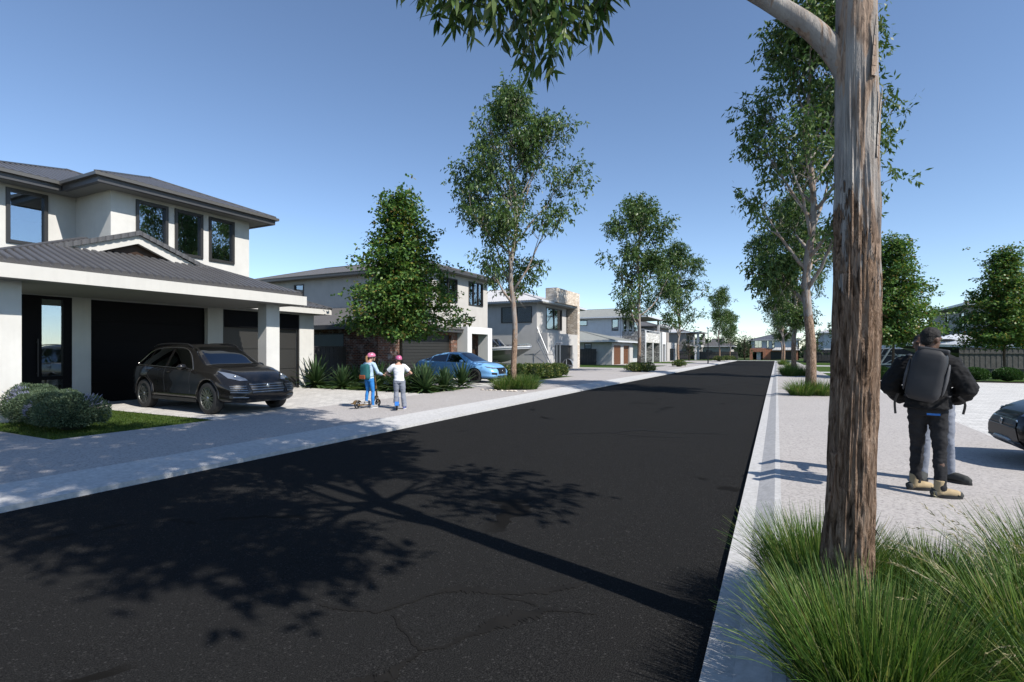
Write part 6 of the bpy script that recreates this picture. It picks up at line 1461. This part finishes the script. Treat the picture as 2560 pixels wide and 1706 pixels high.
    jw = MB(); jw.rings([[(L + 2.75 + q * math.cos(2 * PI * k / 16), -.12 + yy, 0.12 + q * math.sin(2 * PI * k / 16)) for k in range(16)] for q, yy in ((.05, -.04), (.12, -.04), (.12, .04), (.05, .04))], True); jw.build('jockey_wheel', MAT['rubber'], root)
    return root
zb = GZ(35) + GL
trailer('galvanised boat trailer with ladder and guide posts in the third driveway on the left', (-23.35, 35.0, zb), 0.0)
boat('white decked dark hulled motor boat on the trailer in the left driveway', (-23.35, 35.0, zb), 0.0)
zb = GZ(53) + GL
trailer('galvanised boat trailer standing on the lawn at the right, behind the broad-leaved tree', (17.6, 53.0, zb), PI, 8.4)
boat('long white cabin boat with dark side window behind the timber fence on the right', (17.6, 53.0, zb), PI, 8.9, 0.98, 'black', True)

# ================================================================== street lamp
zl = GZ(73) + GL; LP = empty('street_lamp', (-8.1, 73.0, zl), 'slim black street lamp post with small white head by the left kerb', 'street lamp')
m = MB(); m.tube([(0, 0, -0.1), (0, 0, 0.5), (0, 0, 4.6)], [0.09, 0.075, 0.055], 10); m.build('pole', MAT['black'], LP, smooth=60)
m = MB(); m.tube([(0, 0, 4.6), (0, 0, 4.72), (0, 0, 4.86)], [0.06, 0.2, 0.16], 12); m.build('lamp_head', MAT['hullwhite'], LP, smooth=60)

# ================================================================== kick scooters
MAT['gold'] = plain('champagne_alloy', (0.36, 0.22, 0.09), 0.32, 0.6, var=0.05)
MAT['scooterblue'] = plain('bright_blue_plastic', (0.03, 0.16, 0.50), 0.35, var=0.05)
def scooter(label, loc, rz, mat, guard):
    """heads along +y"""
    root = empty('kick_scooter', loc, label, 'scooter', 'kick scooters', rz); rw = 0.10
    for y in (0.0, 0.78):
        m = MB(); n = 24; m.rings([[(xx, y + q * math.cos(2 * PI * j / n), rw + q * math.sin(2 * PI * j / n)) for j in range(n)] for q, xx in ((.068, -.015), (.092, -.017), (.1, 0), (.092, .017), (.068, .015), (.068, -.015))], False); w = m.build('wheel', MAT['rubber'], root, smooth=40)
        h = MB(); h.ell((0, y, rw), (.02, .022, .022), 8, 6)
        for i in range(5): a = 2 * PI * i / 5; h.beam((0, y, rw), (0, y + .072 * math.cos(a), rw + .072 * math.sin(a)), 0.016, 0.012, 0, (1, 0, 0))
        h.build('rim', MAT['black'], w)
    m = MB(); m.beam((0, .10, .085), (0, .56, .085), 0.12, 0.025); m.beam((-.03, 0, .1), (-.03, .14, .09), 0.012, 0.03); m.beam((.03, 0, .1), (.03, .14, .09), 0.012, 0.03); m.beam((0, .54, .085), (0, .71, .28), 0.045, 0.045); m.build('deck', MAT[mat] if mat == 'gold' else MAT['steel'], root)
    m = MB(); m.beam((-.03, .78, .1), (-.03, .735, .26), 0.014, 0.03); m.beam((.03, .78, .1), (.03, .735, .26), 0.014, 0.03); m.beam((-.037, .735, .26), (.037, .735, .26), 0.05, 0.04); m.build('fork', MAT[mat], root)
    m = MB(); m.tube([(0, .74, .24), (0, .70, .55), (0, .665, .86)], [.026, .022, .018], 8); m.build('stem', MAT[mat], root)
    m = MB(); m.ell((0, .708, .46), (.035, .035, .03), 8, 6); m.build('clamp', MAT['black'], root)
    m = MB(); m.tube([(-.24, .655, .87), (0, .662, .865), (.24, .655, .87)], 0.014, 8); hb_ = m.build('handlebar', MAT['black'], root)
    for s_ in (-1, 1): m = MB(); m.tube([(s_ * .15, .657, .869), (s_ * .27, .654, .871)], 0.02, 8); m.build('grip', MAT['rubber'], hb_)
    m = MB(); m.rings([[(xx, .125 * math.cos(a), rw + .125 * math.sin(a)) for a in np.linspace(0.5, 2.8, 9)] for xx in (-.05, .05)], False, closed=False); m.box(-.05, .05, -.17, -.11, .135, .155); m.build('mudguard', MAT[guard], root, smooth=60)
    return root
# ================================================================== people
def skinmat(name, c):
    k = NT(name); k.base(k.ramp(k.noise(k.coord(), 30, 3), [(0.3, tuple(x * .88 for x in c)), (0.7, c)])); k.set(0.5, spec=0.4); k.b.inputs['Subsurface Weight'].default_value = 0.08; k.b.inputs['Subsurface Radius'].default_value = (0.02, 0.008, 0.004); MATS[name] = k.m; return k.m
MAT['skin_fair'] = skinmat('fair_skin', (0.52, 0.30, 0.21)); MAT['skin_dark'] = skinmat('dark_skin', (0.105, 0.055, 0.035))
def cloth(name, c, var=0.14): return plain(name, c, 0.85, var=var, vs=9, bs=260, bstr=0.25, bd=0.002, spec=0.2)
MAT['c_white'] = cloth('white_cotton', (0.72, 0.72, 0.73), .04); MAT['c_grey'] = cloth('grey_trouser', (0.215, 0.23, 0.27)); MAT['c_ltblue'] = cloth('pale_blue_knit', (0.42, 0.55, 0.68), .05); MAT['c_blue'] = cloth('bright_blue_legging', (0.035, 0.20, 0.52))
MAT['c_black'] = cloth('black_jacket', (0.012, 0.012, 0.013)); MAT['c_denim'] = cloth('black_denim', (0.020, 0.020, 0.022), .3); MAT['c_shirt'] = cloth('grey_sweater', (0.13, 0.135, 0.15)); MAT['c_tan'] = cloth('tan_leather', (0.40, 0.305, 0.18), .1); MAT['c_shoe'] = cloth('dark_grey_shoe', (0.05, 0.052, 0.05)); MAT['c_trainer'] = cloth('grey_trainer', (0.30, 0.29, 0.28)); MAT['c_trainer2'] = cloth('violet_blue_trainer', (0.10, 0.12, 0.30))
MAT['c_pack'] = plain('charcoal_pack_fabric', (0.018, 0.0185, 0.022), 0.62, var=.12, vs=6, bs=300, bstr=.2, bd=.002); MAT['c_pack2'] = plain('grey_pack_panel', (0.06, 0.06, 0.065), 0.7, var=.25, vs=14); MAT['c_teal'] = cloth('teal_pack_fabric', (0.022, 0.105, 0.11)); MAT['c_rust'] = cloth('rust_pocket', (0.27, 0.075, 0.032))
MAT['hairblack'] = plain('black_curls', (0.010, 0.008, 0.007), 0.8, var=.4, vs=60, bs=90, bstr=.9, bd=.012); MAT['hairbrown'] = plain('light_brown_hair', (0.30, 0.165, 0.07), 0.55, var=.3, vs=40, bs=120, bstr=.5, bd=.004); MAT['hairdk'] = plain('dark_blond_hair', (0.20, 0.11, 0.05), 0.6, var=.3, vs=40, bs=120, bstr=.5, bd=.004)
MAT['pink'] = plain('pink_helmet_shell', (0.58, 0.17, 0.27), 0.3, 0, .4, var=.03); MAT['rose'] = plain('rose_helmet_shell', (0.52, 0.12, 0.24), 0.3, 0, .4, var=.03)
def wrinkle(ob, fn):
    me = ob.data; n = len(me.vertices); co = np.empty(n * 3, np.float32); me.vertices.foreach_get('co', co); co = co.reshape(-1, 3)
    nr = np.array([v.normal[:] for v in me.vertices], np.float32); d = np.array([fn(p) for p in co], np.float32)[:, None]
    me.vertices.foreach_set('co', (co + nr * d).astype(np.float32).ravel()); me.update()
def blob(name, mb, mat, par, voxel=0.009, sm=4, rough=0.0, label=None):
    """fuse overlapping closed shapes into one continuous smooth surface"""
    ob = mb.build(name, mat, None); r = ob.modifiers.new('r', 'REMESH'); r.mode = 'VOXEL'; r.voxel_size = voxel; r.use_smooth_shade = True
    s = ob.modifiers.new('s', 'SMOOTH'); s.iterations = sm; s.factor = 0.5
    bpy.context.view_layer.update(); bake(ob)
    if rough:                                       # folds in the cloth
        wrinkle(ob, lambda p: mnoise.fractal(Vector((p[0] * 9, p[1] * 9, p[2] * 16)), 0.8, 2.0, 3) * rough)
    ob.data.polygons.foreach_set('use_smooth', [True] * len(ob.data.polygons)); ob.parent = par
    if label: ob['label'] = label
    return ob
def torso_rings(levels, n=20):
    out = []
    for (z, cx, cy, hx, hy) in levels: out.append([(cx + hx * math.copysign(abs(math.cos(2 * PI * j / n)) ** .85, math.cos(2 * PI * j / n)), cy + hy * math.copysign(abs(math.sin(2 * PI * j / n)) ** .85, math.sin(2 * PI * j / n)), z) for j in range(n)])
    return out
def hand(mb, wrist, d, palm_n, s, side):
    """palm, four unequal bent fingers, thumb from the side"""
    w = Vector(wrist); d = Vector(d).normalized(); nrm = Vector(palm_n).normalized(); a = d.cross(nrm).normalized()
    mb.tube([w - d * .02 * s, w + d * .045 * s, w + d * .095 * s], [.026 * s, .04 * s, .038 * s], 10, flat=0.5)
    for i, (o, l) in enumerate(((-.03, .065), (-.01, .075), (.01, .07), (.03, .055))):
        p = w + d * .09 * s + a * o * s; q = p + d * l * .45 * s + nrm * .012 * s; r = q + d * l * .3 * s + nrm * .028 * s; t = r - d * 0.0 * s + nrm * .025 * s
        mb.tube([p, q, r, t], [.0095 * s, .009 * s, .008 * s, .0065 * s], 6)
    p = w + d * .025 * s + a * side * .03 * s; mb.tube([p, p + d * .03 * s + a * side * .025 * s + nrm * .015 * s, p + d * .06 * s + a * side * .028 * s + nrm * .03 * s], [.013 * s, .011 * s, .008 * s], 6)
def human(label, loc, rz, H, P):
    """local frame: faces +y, right hand +x. P: feet, elbows, wrists, head, materials, clothing"""
    root = empty('person', loc, label, 'person', P.get('group'), rz); s = H / 1.75; vx = P.get('voxel', 0.010)
    px, py, pz = P.get('pelvis', (0, 0, .93 * s)); hd = Vector(P.get('head', (0, .02, 1.62))) ; hd = Vector((hd.x, hd.y, hd.z * s)) if not P.get('abs') else hd
    fat = P.get('fat', 1.0); lean = P.get('lean', 0.0)
    sh_z = 1.43 * s; shw = .175 * s * P.get('shw', 1.0)
    T = lambda z: (px * (1 - (z - pz) / (sh_z - pz)), py + lean * (z - pz))
    body = MB(); lv = [(.84, .13, .095), (.92, .155, .11), (1.02, .14, .10), (1.12, .135, .098), (1.25, .16, .11), (1.36, .17, .105), (1.43, .14, .085), (1.48, .07, .06)]
    def trs(k, g, z0, z1):
        r = []
        for z, hx, hy in lv:
            if z0 <= z <= z1: x, y = T(z * s); r.append((z * s, x, y, (hx * fat + g) * s, (hy * fat + g) * s))
        return torso_rings(r)
    body.rings(trs(1, 0, 0, 2)); nx, ny = T(1.46 * s)
    body.tube([(nx, ny, 1.42 * s), (nx * .5 + hd.x * .5, ny * .5 + hd.y * .5 - .012, 1.52 * s), (hd.x, hd.y - .02, hd.z - .04)], [.062 * s, .052 * s, .052 * s], 10)
    hr = .098 * min(1.0, s * 1.06); rot = Matrix.Rotation(P.get('headyaw', 0), 3, 'Z') @ Matrix.Rotation(P.get('headpitch', 0), 3, 'X')
    hp = lambda x, y, z: hd + rot @ Vector((x, y, z)) * (hr / .098)
    body.ell(hp(0, -.012, .018), (hr * .80, hr * .98, hr * 1.0), 16, 12, 0, rot); body.ell(hp(0, .022, -.05), (hr * .62, hr * .70, hr * .72), 14, 10, 0, rot)
    body.tube([hp(0, .092, .012), hp(0, .112, -.022), hp(0, .098, -.034)], [.009, .014, .011], 6)          # nose
    for q in (-1, 1):
        body.ell(hp(q * .079, -.012, -.012), (.012, .022, .033), 8, 6, 0, rot)                                # ears
        body.ell(hp(q * .032, .082, .03), (.020, .012, .007), 8, 5, 0, rot)                                  # brow
    body.ell(hp(0, .086, -.062), (.026, .012, .011), 8, 5, 0, rot); body.ell(hp(0, .07, -.098), (.03, .025, .02), 8, 5, 0, rot)
    hips = [(px - .085 * s, py, pz - .06 * s), (px + .085 * s, py, pz - .06 * s)]; legs = []
    for i, (fx, fy, fz, fa) in enumerate(P['feet']):
        h = Vector(hips[i]); an = Vector((fx, fy, fz + .085 * s)); kn = h * .5 + an * .5 + Vector((math.sin(-fa) * .0, .035 + P.get('knee', (0, 0))[i], 0.01)); legs.append((h, kn, an))
        body.tube([h + Vector((0, 0, .06 * s)), h, (h + kn) / 2, kn, (kn + an) / 2 + Vector((0, -.015, .03)), an], [x * s * fat for x in (.078, .086, .07, .052, .05, .034)], 12)
        d = Vector((-math.sin(fa), math.cos(fa), 0)); an2 = Vector((fx, fy, fz)); body.tube([an2 - d * .05 * s + Vector((0, 0, .04 * s)), an2 + d * .06 * s + Vector((0, 0, .045 * s)), an2 + d * .17 * s + Vector((0, 0, .025 * s))], [.036 * s, .04 * s, .028 * s], 10)
        body.tube([an, an2 + Vector((0, 0, .04 * s))], [.036 * s, .04 * s], 8)
    arms = []
    for i in (0, 1):
        q = -1 if i == 0 else 1; x, y = T(1.38 * s); sh = Vector((x + q * shw, y, 1.375 * s)); el = Vector(P['elbows'][i]); wr = Vector(P['wrists'][i]); arms.append((sh, el, wr))
        body.tube([sh - Vector((q * .05, 0, -.01)), sh, (sh + el) / 2, el, (el + wr) / 2, wr], [x * s * fat for x in (.056, .058, .048, .04, .038, .026)], 10)
        dd = Vector(P['hand_dir'][i]) if P.get('hand_dir') else (wr - el); hand(body, wr, dd, P.get('palm', [(0, 0, -1)] * 2)[i], s * .95, -q)
    blob('body', body, MAT[P['skin']], root, vx, 3)
    # hair
    hm = MB(); hm.ell(hp(0, -.022, .032), (hr * .86, hr * .98, hr * .98), 16, 12, 0, rot); hm.ell(hp(0, -.055, -.01), (hr * .70, hr * .55, hr * .75), 12, 8, 0, rot)
    cutz = MB()
    if P.get('curly'):
        rg = np.random.default_rng(3)
        for k in range(150):
            d = rand_dirs(rg, 1)[0]
            if d[2] < -.25 or (d[1] > .55 and d[2] < .45): continue
            c = Vector((d[0] * .080, d[1] * .092 - .02, d[2] * .088 + .034)); hm.ell(hp(*c), (.014, .014, .012), 6, 5)
    if P.get('ponytail'): hm.tube([hp(0, -.1, .03), hp(-.01, -.155, .02), hp(-.015, -.165, -.06), hp(-.02, -.15, -.15), hp(-.02, -.13, -.22)], [.028, .034, .036, .03, .012], 8)
    ho = blob('hair', hm, MAT[P['hair']], root, .009, 2, .004)
    # keep the hair off the face
    b = bmesh.new(); b.from_mesh(ho.data); inv = rot.inverted()
    kill = [v for v in b.verts if (lambda q: q.y > .045 * hr / .098 and q.z < .055 or (q.y > .0 and q.z < -.02))(inv @ (v.co - hd))]
    bmesh.ops.delete(b, geom=kill, context='VERTS'); b.to_mesh(ho.data); b.free()
    # eyes
    ey = MB()
    for q in (-1, 1): ey.ell(hp(q * .031, .083, .012), (.011, .007, .007), 8, 6, 0, rot)
    ey.build('eyes', MAT['black'], root, smooth=180)
    # trousers
    g = P.get('trouser_g', .016); tr_ = MB(); tr_.rings(trs(1, g, .82, 1.0)); w = P.get('legw', 1.0)
    for h, kn, an in legs:
        tr_.tube([h + Vector((0, 0, .07 * s)), h, (h + kn) / 2, kn, (kn + an) / 2 + Vector((0, -.012, .02)), an + Vector((0, 0, .03 * s)), an + Vector((0, 0, -.005 * s))], [(x * fat * s + g * s) * w for x in (.076, .085, .072, .054, .052 if w < 1.1 else .056, .042 if w < 1.1 else .06, .044 if w < 1.1 else .062)], 14)
    blob('trousers', tr_, MAT[P['trousers']], root, vx, 3, P.get('fold', .004))
    # top
    g = P.get('top_g', .018); tp = MB(); tp.rings(trs(1, g, P.get('hem', .92), 1.45)); x, y = T(1.47 * s)
    if P.get('collar'): tp.tube([(x, y, 1.42 * s), (x, y - .01, 1.50 * s), (x * .6 + hd.x * .4, y - .015, 1.545 * s)], [.105 * s, .095 * s, .088 * s], 14)
    for i, (sh, el, wr) in enumerate(arms):
        q = -1 if i == 0 else 1
        if P.get('short'): e = sh + (el - sh) * .62; tp.tube([sh - Vector((q * .06, 0, -.012)), sh, e], [.064 * s + g, .062 * s + g, .058 * s + g], 12)
        else: tp.tube([sh - Vector((q * .06, 0, -.012)), sh, (sh + el) / 2, el, (el + wr) / 2, wr - (wr - el) * .06], [(k * fat) * s + g for k in (.06, .06, .05, .044, .04, .032)], 12)
    blob(P.get('top_name', 'shirt'), tp, MAT[P['top']], root, vx, 3, P.get('fold_top', .004))
    # shoes
    for i, (fx, fy, fz, fa) in enumerate(P['feet']):
        d = Vector((-math.sin(fa), math.cos(fa), 0)); a = Vector((fx, fy, fz)); sm = MB(); k = s * P.get('shoe_s', 1.0); up = Vector((0, 0, 1))
        sm.tube([a - d * .085 * k + up * .035 * k, a - d * .02 * k + up * .05 * k, a + d * .07 * k + up * .055 * k, a + d * .15 * k + up * .042 * k, a + d * .19 * k + up * .034 * k], [.036 * k, .046 * k, .048 * k, .046 * k, .026 * k], 12)
        if P.get('boots'): sm.tube([a + up * .05 * k - d * .015, a + up * .13 * k - d * .012, a + up * .19 * k - d * .012], [.050 * k, .050 * k, .053 * k], 14)
        else: sm.tube([a - d * .03 * k + up * .05 * k, a - d * .025 * k + up * .095 * k], [.046 * k, .044 * k], 12)
        sh_ = blob('boot' if P.get('boots') else 'shoe', sm, MAT[P['shoes']], root, .008, 2)
        so = MB(); n = 22; prof = []
        for j in range(n):
            t = 2 * PI * j / n; lx = math.cos(t) * (.052 if math.sin(t) > -.3 else .044) * k * (1.05 if P.get('boots') else 1); ly = .052 * k + math.sin(t) * .148 * k; prof.append(a + d * ly + Vector((d.y, -d.x, 0)) * lx)
        so.rings([[p + up * zz for p in prof] for zz in (.001, (.036 if P.get('boots') else .022) * k)], True); so.build('sole', MAT[P.get('sole', 'black')], sh_, smooth=50)
        if P.get('boots'):
            tc = MB(); tc.tube([a + d * .135 * k + up * .038 * k, a + d * .185 * k + up * .036 * k, a + d * .203 * k + up * .03 * k], [.049 * k, .036 * k, .015 * k], 10); tc.build('toe_cap', MAT['c_shoe'], sh_, smooth=180); hc = MB(); hc.tube([a - d * .09 * k + up * .04 * k, a - d * .05 * k + up * .045 * k], [.034 * k, .049 * k], 10); hc.build('heel_cap', MAT['c_shoe'], sh_, smooth=180)
    # helmet
    if P.get('helmet'):
        hmt = MB(); n = 24; rings = []
        for t, z in ((1.22, .012), (1.25, .03), (1.2, .065), (1.05, .098), (.80, .123), (.45, .138), (.08, .142)):
            rings.append([hp(.083 * t * math.cos(2 * PI * j / n), -.012 + .103 * t * math.sin(2 * PI * j / n) * (1.0 if math.sin(2 * PI * j / n) > 0 else 1.04), z + (.012 if math.sin(2 * PI * j / n) > .6 and z < .05 else -.014 if math.sin(2 * PI * j / n) < -.5 and z < .05 else 0)) for j in range(n)])
        hmt.rings(rings, True); hl = hmt.build('helmet', MAT[P['helmet']], root, smooth=50)
        vt = MB()
        for ax in (-.055, -.02, .02, .055):
            for (a0, a1) in ((-.085, -.02), (.0, .06)):
                pts = []
                for q in range(6):
                    y = a0 + (a1 - a0) * q / 5; r2 = 1 - (ax / .105) ** 2 - ((y + .012) / .130) ** 2; z = .012 + .132 * math.sqrt(max(0, r2)); pts.append(hp(ax * 1.02, y, z + .002))
                vt.tube(pts, [.003, .010, .012, .012, .010, .003], 6, flat=.6)
        vt.build('vent', MAT['black'], hl, smooth=180)
        rm = MB(); rm.tube([hp(.083 * 1.24 * math.cos(2 * PI * j / 24), -.012 + .103 * 1.25 * math.sin(2 * PI * j / 24), .010 + (.012 if math.sin(2 * PI * j / 24) > .6 else -.014 if math.sin(2 * PI * j / 24) < -.5 else 0)) for j in range(25)], .010, 6); rm.build('rim', MAT['black'], hl, smooth=180)
        stp = MB()
        for q in (-1, 1): stp.tube([hp(q * .09, .02, .0), hp(q * .085, .03, -.05), hp(q * .05, .05, -.105), hp(0, .055, -.118)], .006, 5)
        stp.build('chin_strap', MAT['black'], hl)
    return root, T, s, arms
# --- man with the backpack
MZ = (1.44, 6.98, GL); mr = R(-14)
def toloc(x, y, c, r): dx, dy = x - c[0], y - c[1]; return (dx * math.cos(-r) - dy * math.sin(-r), dx * math.sin(-r) + dy * math.cos(-r))
fl = toloc(1.36, 7.10, MZ, mr); fr_ = toloc(1.52, 6.84, MZ, mr)
human('man seen from behind in black puffer jacket, black jeans and tan boots', MZ, mr, 1.74, dict(group=None, feet=[(*fl, 0, R(-58)), (*fr_, 0, R(-66))], elbows=[(-.34, -.02, 1.13), (.32, .0, 1.13)], wrists=[(-.22, .18, 1.0), (.22, .19, 1.01)], hand_dir=[(.5, .6, -.2), (-.5, .6, -.2)], palm=[(.6, -.3, 0), (-.6, -.3, 0)],
    head=(.03, .05, 1.655), headyaw=R(-40), headpitch=R(-14), skin='skin_dark', hair='hairblack', curly=True, trousers='c_denim', trouser_g=.010, fold=.010, top='c_black', top_name='jacket', top_g=.058, hem=.90, fold_top=.014, collar=True, shoes='c_tan', boots=True, fat=.98, shw=1.05, voxel=.010, lean=0.02, knee=(.02, .0), shoe_s=.96))
PK = empty('backpack', (MZ[0], MZ[1], 1.08), 'large charcoal roll-top backpack worn by the man in black', 'backpack', None, mr)
def pack(par, w, d, h, y0, z0, tilt, mat, mat2, taper=.85):
    m = MB(); rg = []; n = 24; rt = Matrix.Rotation(tilt, 3, 'Y')
    for t in np.linspace(0, 1, 12):
        e = 1 - abs(2 * t - 1) ** 8 * .25; ww = w / 2 * (1 + (taper - 1) * abs(t - .45) * 1.2) * e; dd = d / 2 * e * (1 - .22 * t)
        rg.append([rt @ Vector((ww * math.copysign(abs(math.cos(2 * PI * j / n)) ** .45, math.cos(2 * PI * j / n)), dd * math.copysign(abs(math.sin(2 * PI * j / n)) ** .55, math.sin(2 * PI * j / n)), (t - .5) * h)) + Vector((0, y0, z0)) for j in range(n)])
    m.rings(rg, True); o = m.build('pack_body', MAT[mat], par, smooth=70)
    wrinkle(o, lambda p: mnoise.noise(Vector(p) * 9) * .012)
    return o, rt
pb, rt = pack(PK, .31, .22, .53, -.27, .26, R(11), 'c_pack', 'c_pack2')
for sd in (-1, 1):
    m = MB(); c = rt @ Vector((sd * .16, .02, -.02)) + Vector((0, -.27, .26)); m.ell(c, (.022, .085, .17), 10, 8, 0, rt); m.build('side_pocket', MAT['c_pack2'], PK, smooth=180)
m = MB()
for sd in (-1, 1):
    m.tube(smooth_path([(sd * .14, -.17, .46), (sd * .155, -.02, .47), (sd * .165, .15, .36), (sd * .17, .17, .15), (sd * .18, .02, .05), (sd * .17, -.2, .04)], 18), .022, 6, flat=.4)
m.build('shoulder_strap', MAT['c_pack'], PK, smooth=180)
m = MB()
m.tube(smooth_path([(-.24, -.22, .06), (-.27, -.20, -.03), (-.265, -.19, -.16)], 8), .012, 5, flat=.4); m.tube(smooth_path([(.25, -.20, .05), (.30, -.16, -.02), (.285, -.14, -.13)], 8), .012, 5, flat=.4)
m.build('strap_end', MAT['black'], PK)
m = MB(); c = rt @ Vector((.01, -.01, .265)) + Vector((0, -.27, .26)); m.obox(c, rt @ Vector((1, 0, 0)), (0, 1, 0), rt @ Vector((0, 0, 1)), .26, .11, .05); rl_ = m.build('roll_top', MAT['c_pack'], PK)
bv = rl_.modifiers.new('bv', 'BEVEL'); bv.width = .02; bv.segments = 4; bake(rl_)
bt = MB((0, 0, 0)); bt.box(-.0, .11, -.205, -.195, -.155, -.135); bt.build('waist_tag', MAT['scooterblue'], PK)
# --- the second man, facing him
M2 = (1.655, 7.68, GL); r2 = R(172)
f2 = toloc(1.80, 7.74, M2, r2); f1 = toloc(1.53, 7.66, M2, r2)
human('man in grey trousers and dark shoes standing face to face with the backpack man', M2, r2, 1.77, dict(feet=[(*f2, 0, R(55)), (*f1, 0, R(-8))], elbows=[(-.23, .10, 1.14), (.23, .10, 1.14)], wrists=[(-.24, .34, 1.08), (.20, .34, 1.14)], hand_dir=[(.3, .7, -.1), (-.3, .7, .1)], palm=[(.7, -.2, -.2), (-.7, -.2, -.2)],
    head=(.13, .03, 1.58), headyaw=R(-15), skin='skin_dark', hair='hairblack', trousers='c_grey', trouser_g=.012, legw=1.05, fold=.006, top='c_shirt', top_name='sweater', top_g=.015, hem=.92, fold_top=.008, fat=.92, shoes='c_shoe', voxel=.011, shoe_s=1.12))
# --- girl
GP = (-9.66, 10.62, GL)
human('girl with ponytail, pink helmet and blue leggings standing on a gold scooter', GP, 0.0, 1.47, dict(group='children riding scooters', feet=[(-.075, -.04, .10, R(6)), (.13, -.02, 0, R(-6))], elbows=[(-.20, .12, .95), (.23, .06, .93)], wrists=[(-.26, .31, .86), (.175, .28, .875)], hand_dir=[(0, 1, -.1), (0.1, 1, -.15)], palm=[(0, 0, -1)] * 2,
    head=(.02, .06, 1.60), headyaw=R(-25), skin='skin_fair', hair='hairbrown', ponytail=True, trousers='c_blue', trouser_g=.006, fold=.003, top='c_ltblue', top_name='shirt', top_g=.014, hem=.90, fold_top=.005, shoes='c_trainer', helmet='pink', voxel=.008, lean=.07, pelvis=(.02, -.04, .79), sole='c_white', shoe_s=1.05, fat=.92))
scooter('champagne gold kick scooter under the girl', (-9.76, 10.26, GL), R(-1), 'gold', 'gold')
BP2 = empty('backpack', (GP[0], GP[1], .86), 'teal school backpack with a rust pocket on the girl', 'backpack', None, 0.0)
pb, rt = pack(BP2, .27, .17, .40, -.175, .17, R(-3), 'c_teal', 'c_teal', .92)
m = MB(); m.obox((-.02, -.262, .035), (1, 0, 0), (0, 1, 0), (0, 0, 1), .19, .03, .105); q = m.build('pocket', MAT['c_rust'], BP2); bv = q.modifiers.new('bv', 'BEVEL'); bv.width = .012; bv.segments = 3; bake(q)
m = MB()
for sd in (-1, 1): m.tube(smooth_path([(sd * .09, -.10, .33), (sd * .10, .01, .345), (sd * .11, .12, .27), (sd * .125, .12, .12), (sd * .14, .0, .06), (sd * .12, -.12, .04)], 16), .014, 6, flat=.4)
m.build('shoulder_strap', MAT['c_teal'], BP2, smooth=180)
# --- boy
BR = R(38); BPp = (-8.80, 10.75, GL)
human('boy in white t-shirt, grey trousers and rose helmet on a blue scooter', BPp, BR, 1.40, dict(group='children riding scooters', feet=[(-.06, -.02, .10, R(4)), (.15, -.05, 0, R(-10))], elbows=[(-.33, .06, .92), (.33, .06, .92)], wrists=[(-.24, .26, .87), (.20, .27, .87)], hand_dir=[(.2, 1, -.1), (-.2, 1, -.1)], palm=[(0, 0, -1)] * 2,
    head=(.0, .06, 1.60), headyaw=R(18), skin='skin_fair', hair='hairdk', trousers='c_grey', trouser_g=.016, legw=1.12, fold=.006, top='c_white', top_name='t_shirt', top_g=.022, hem=.88, fold_top=.006, short=True, shoes='c_trainer2', helmet='rose', voxel=.008, lean=.07, pelvis=(.02, -.03, .75), sole='c_white', shoe_s=1.05))
def off(c, r, x, y): return (c[0] + x * math.cos(r) - y * math.sin(r), c[1] + x * math.sin(r) + y * math.cos(r))
bx = off(BPp, BR, -.03, -.36); scooter('blue kick scooter under the boy', (bx[0], bx[1], GL), BR, 'scooterblue', 'scooterblue')
# ================================================================== light, sky, camera
to_sun = Vector((0.968 * math.cos(R(45)), -0.252 * math.cos(R(45)), math.sin(R(45)))).normalized()
sl = bpy.data.lights.new('sun', 'SUN'); sl.energy = 5.0; sl.angle = R(0.53); sl.color = (1.0, 0.955, 0.89)
so = bpy.data.objects.new('sun', sl); COL.objects.link(so); so.rotation_mode = 'QUATERNION'; so.rotation_quaternion = to_sun.to_track_quat('Z', 'Y'); so.location = (20, -10, 30)
w = bpy.data.worlds.new('World'); scene.world = w; w.use_nodes = True; nt = w.node_tree
sky = nt.nodes.new('ShaderNodeTexSky'); sky.sky_type = 'NISHITA'; sky.sun_disc = False; sky.sun_elevation = R(45); sky.sun_rotation = math.atan2(to_sun.x, to_sun.y); sky.altitude = 0; sky.air_density = 0.8; sky.dust_density = 0.05; sky.ozone_density = 2.3
nt.links.new(sky.outputs[0], nt.nodes['Background'].inputs[0]); nt.nodes['Background'].inputs[1].default_value = 0.15
cam = bpy.data.cameras.new('camera'); co = bpy.data.objects.new('camera', cam); COL.objects.link(co)
co.location = (0, 0, 1.6); co.rotation_euler = (R(90), 0, math.atan(662 / 1300)); cam.sensor_width = 36; cam.lens = 1300 / 2560 * 36; cam.shift_y = (876 - 853) / 2560; cam.clip_start = 0.05; cam.clip_end = 2000
scene.camera = co
scene.view_settings.view_transform = 'Standard'; scene.view_settings.look = 'None'; scene.view_settings.exposure = 0.31; scene.view_settings.gamma = 1.0
scene.cycles.max_bounces = 8; scene.cycles.diffuse_bounces = 1; scene.cycles.glossy_bounces = 3; scene.cycles.sample_clamp_indirect = 0.07; scene.cycles.transparent_max_bounces = 12; scene.cycles.caustics_reflective = False; scene.cycles.caustics_refractive = False
for o in bpy.data.objects:
    if 'used' in o.keys(): del o['used']
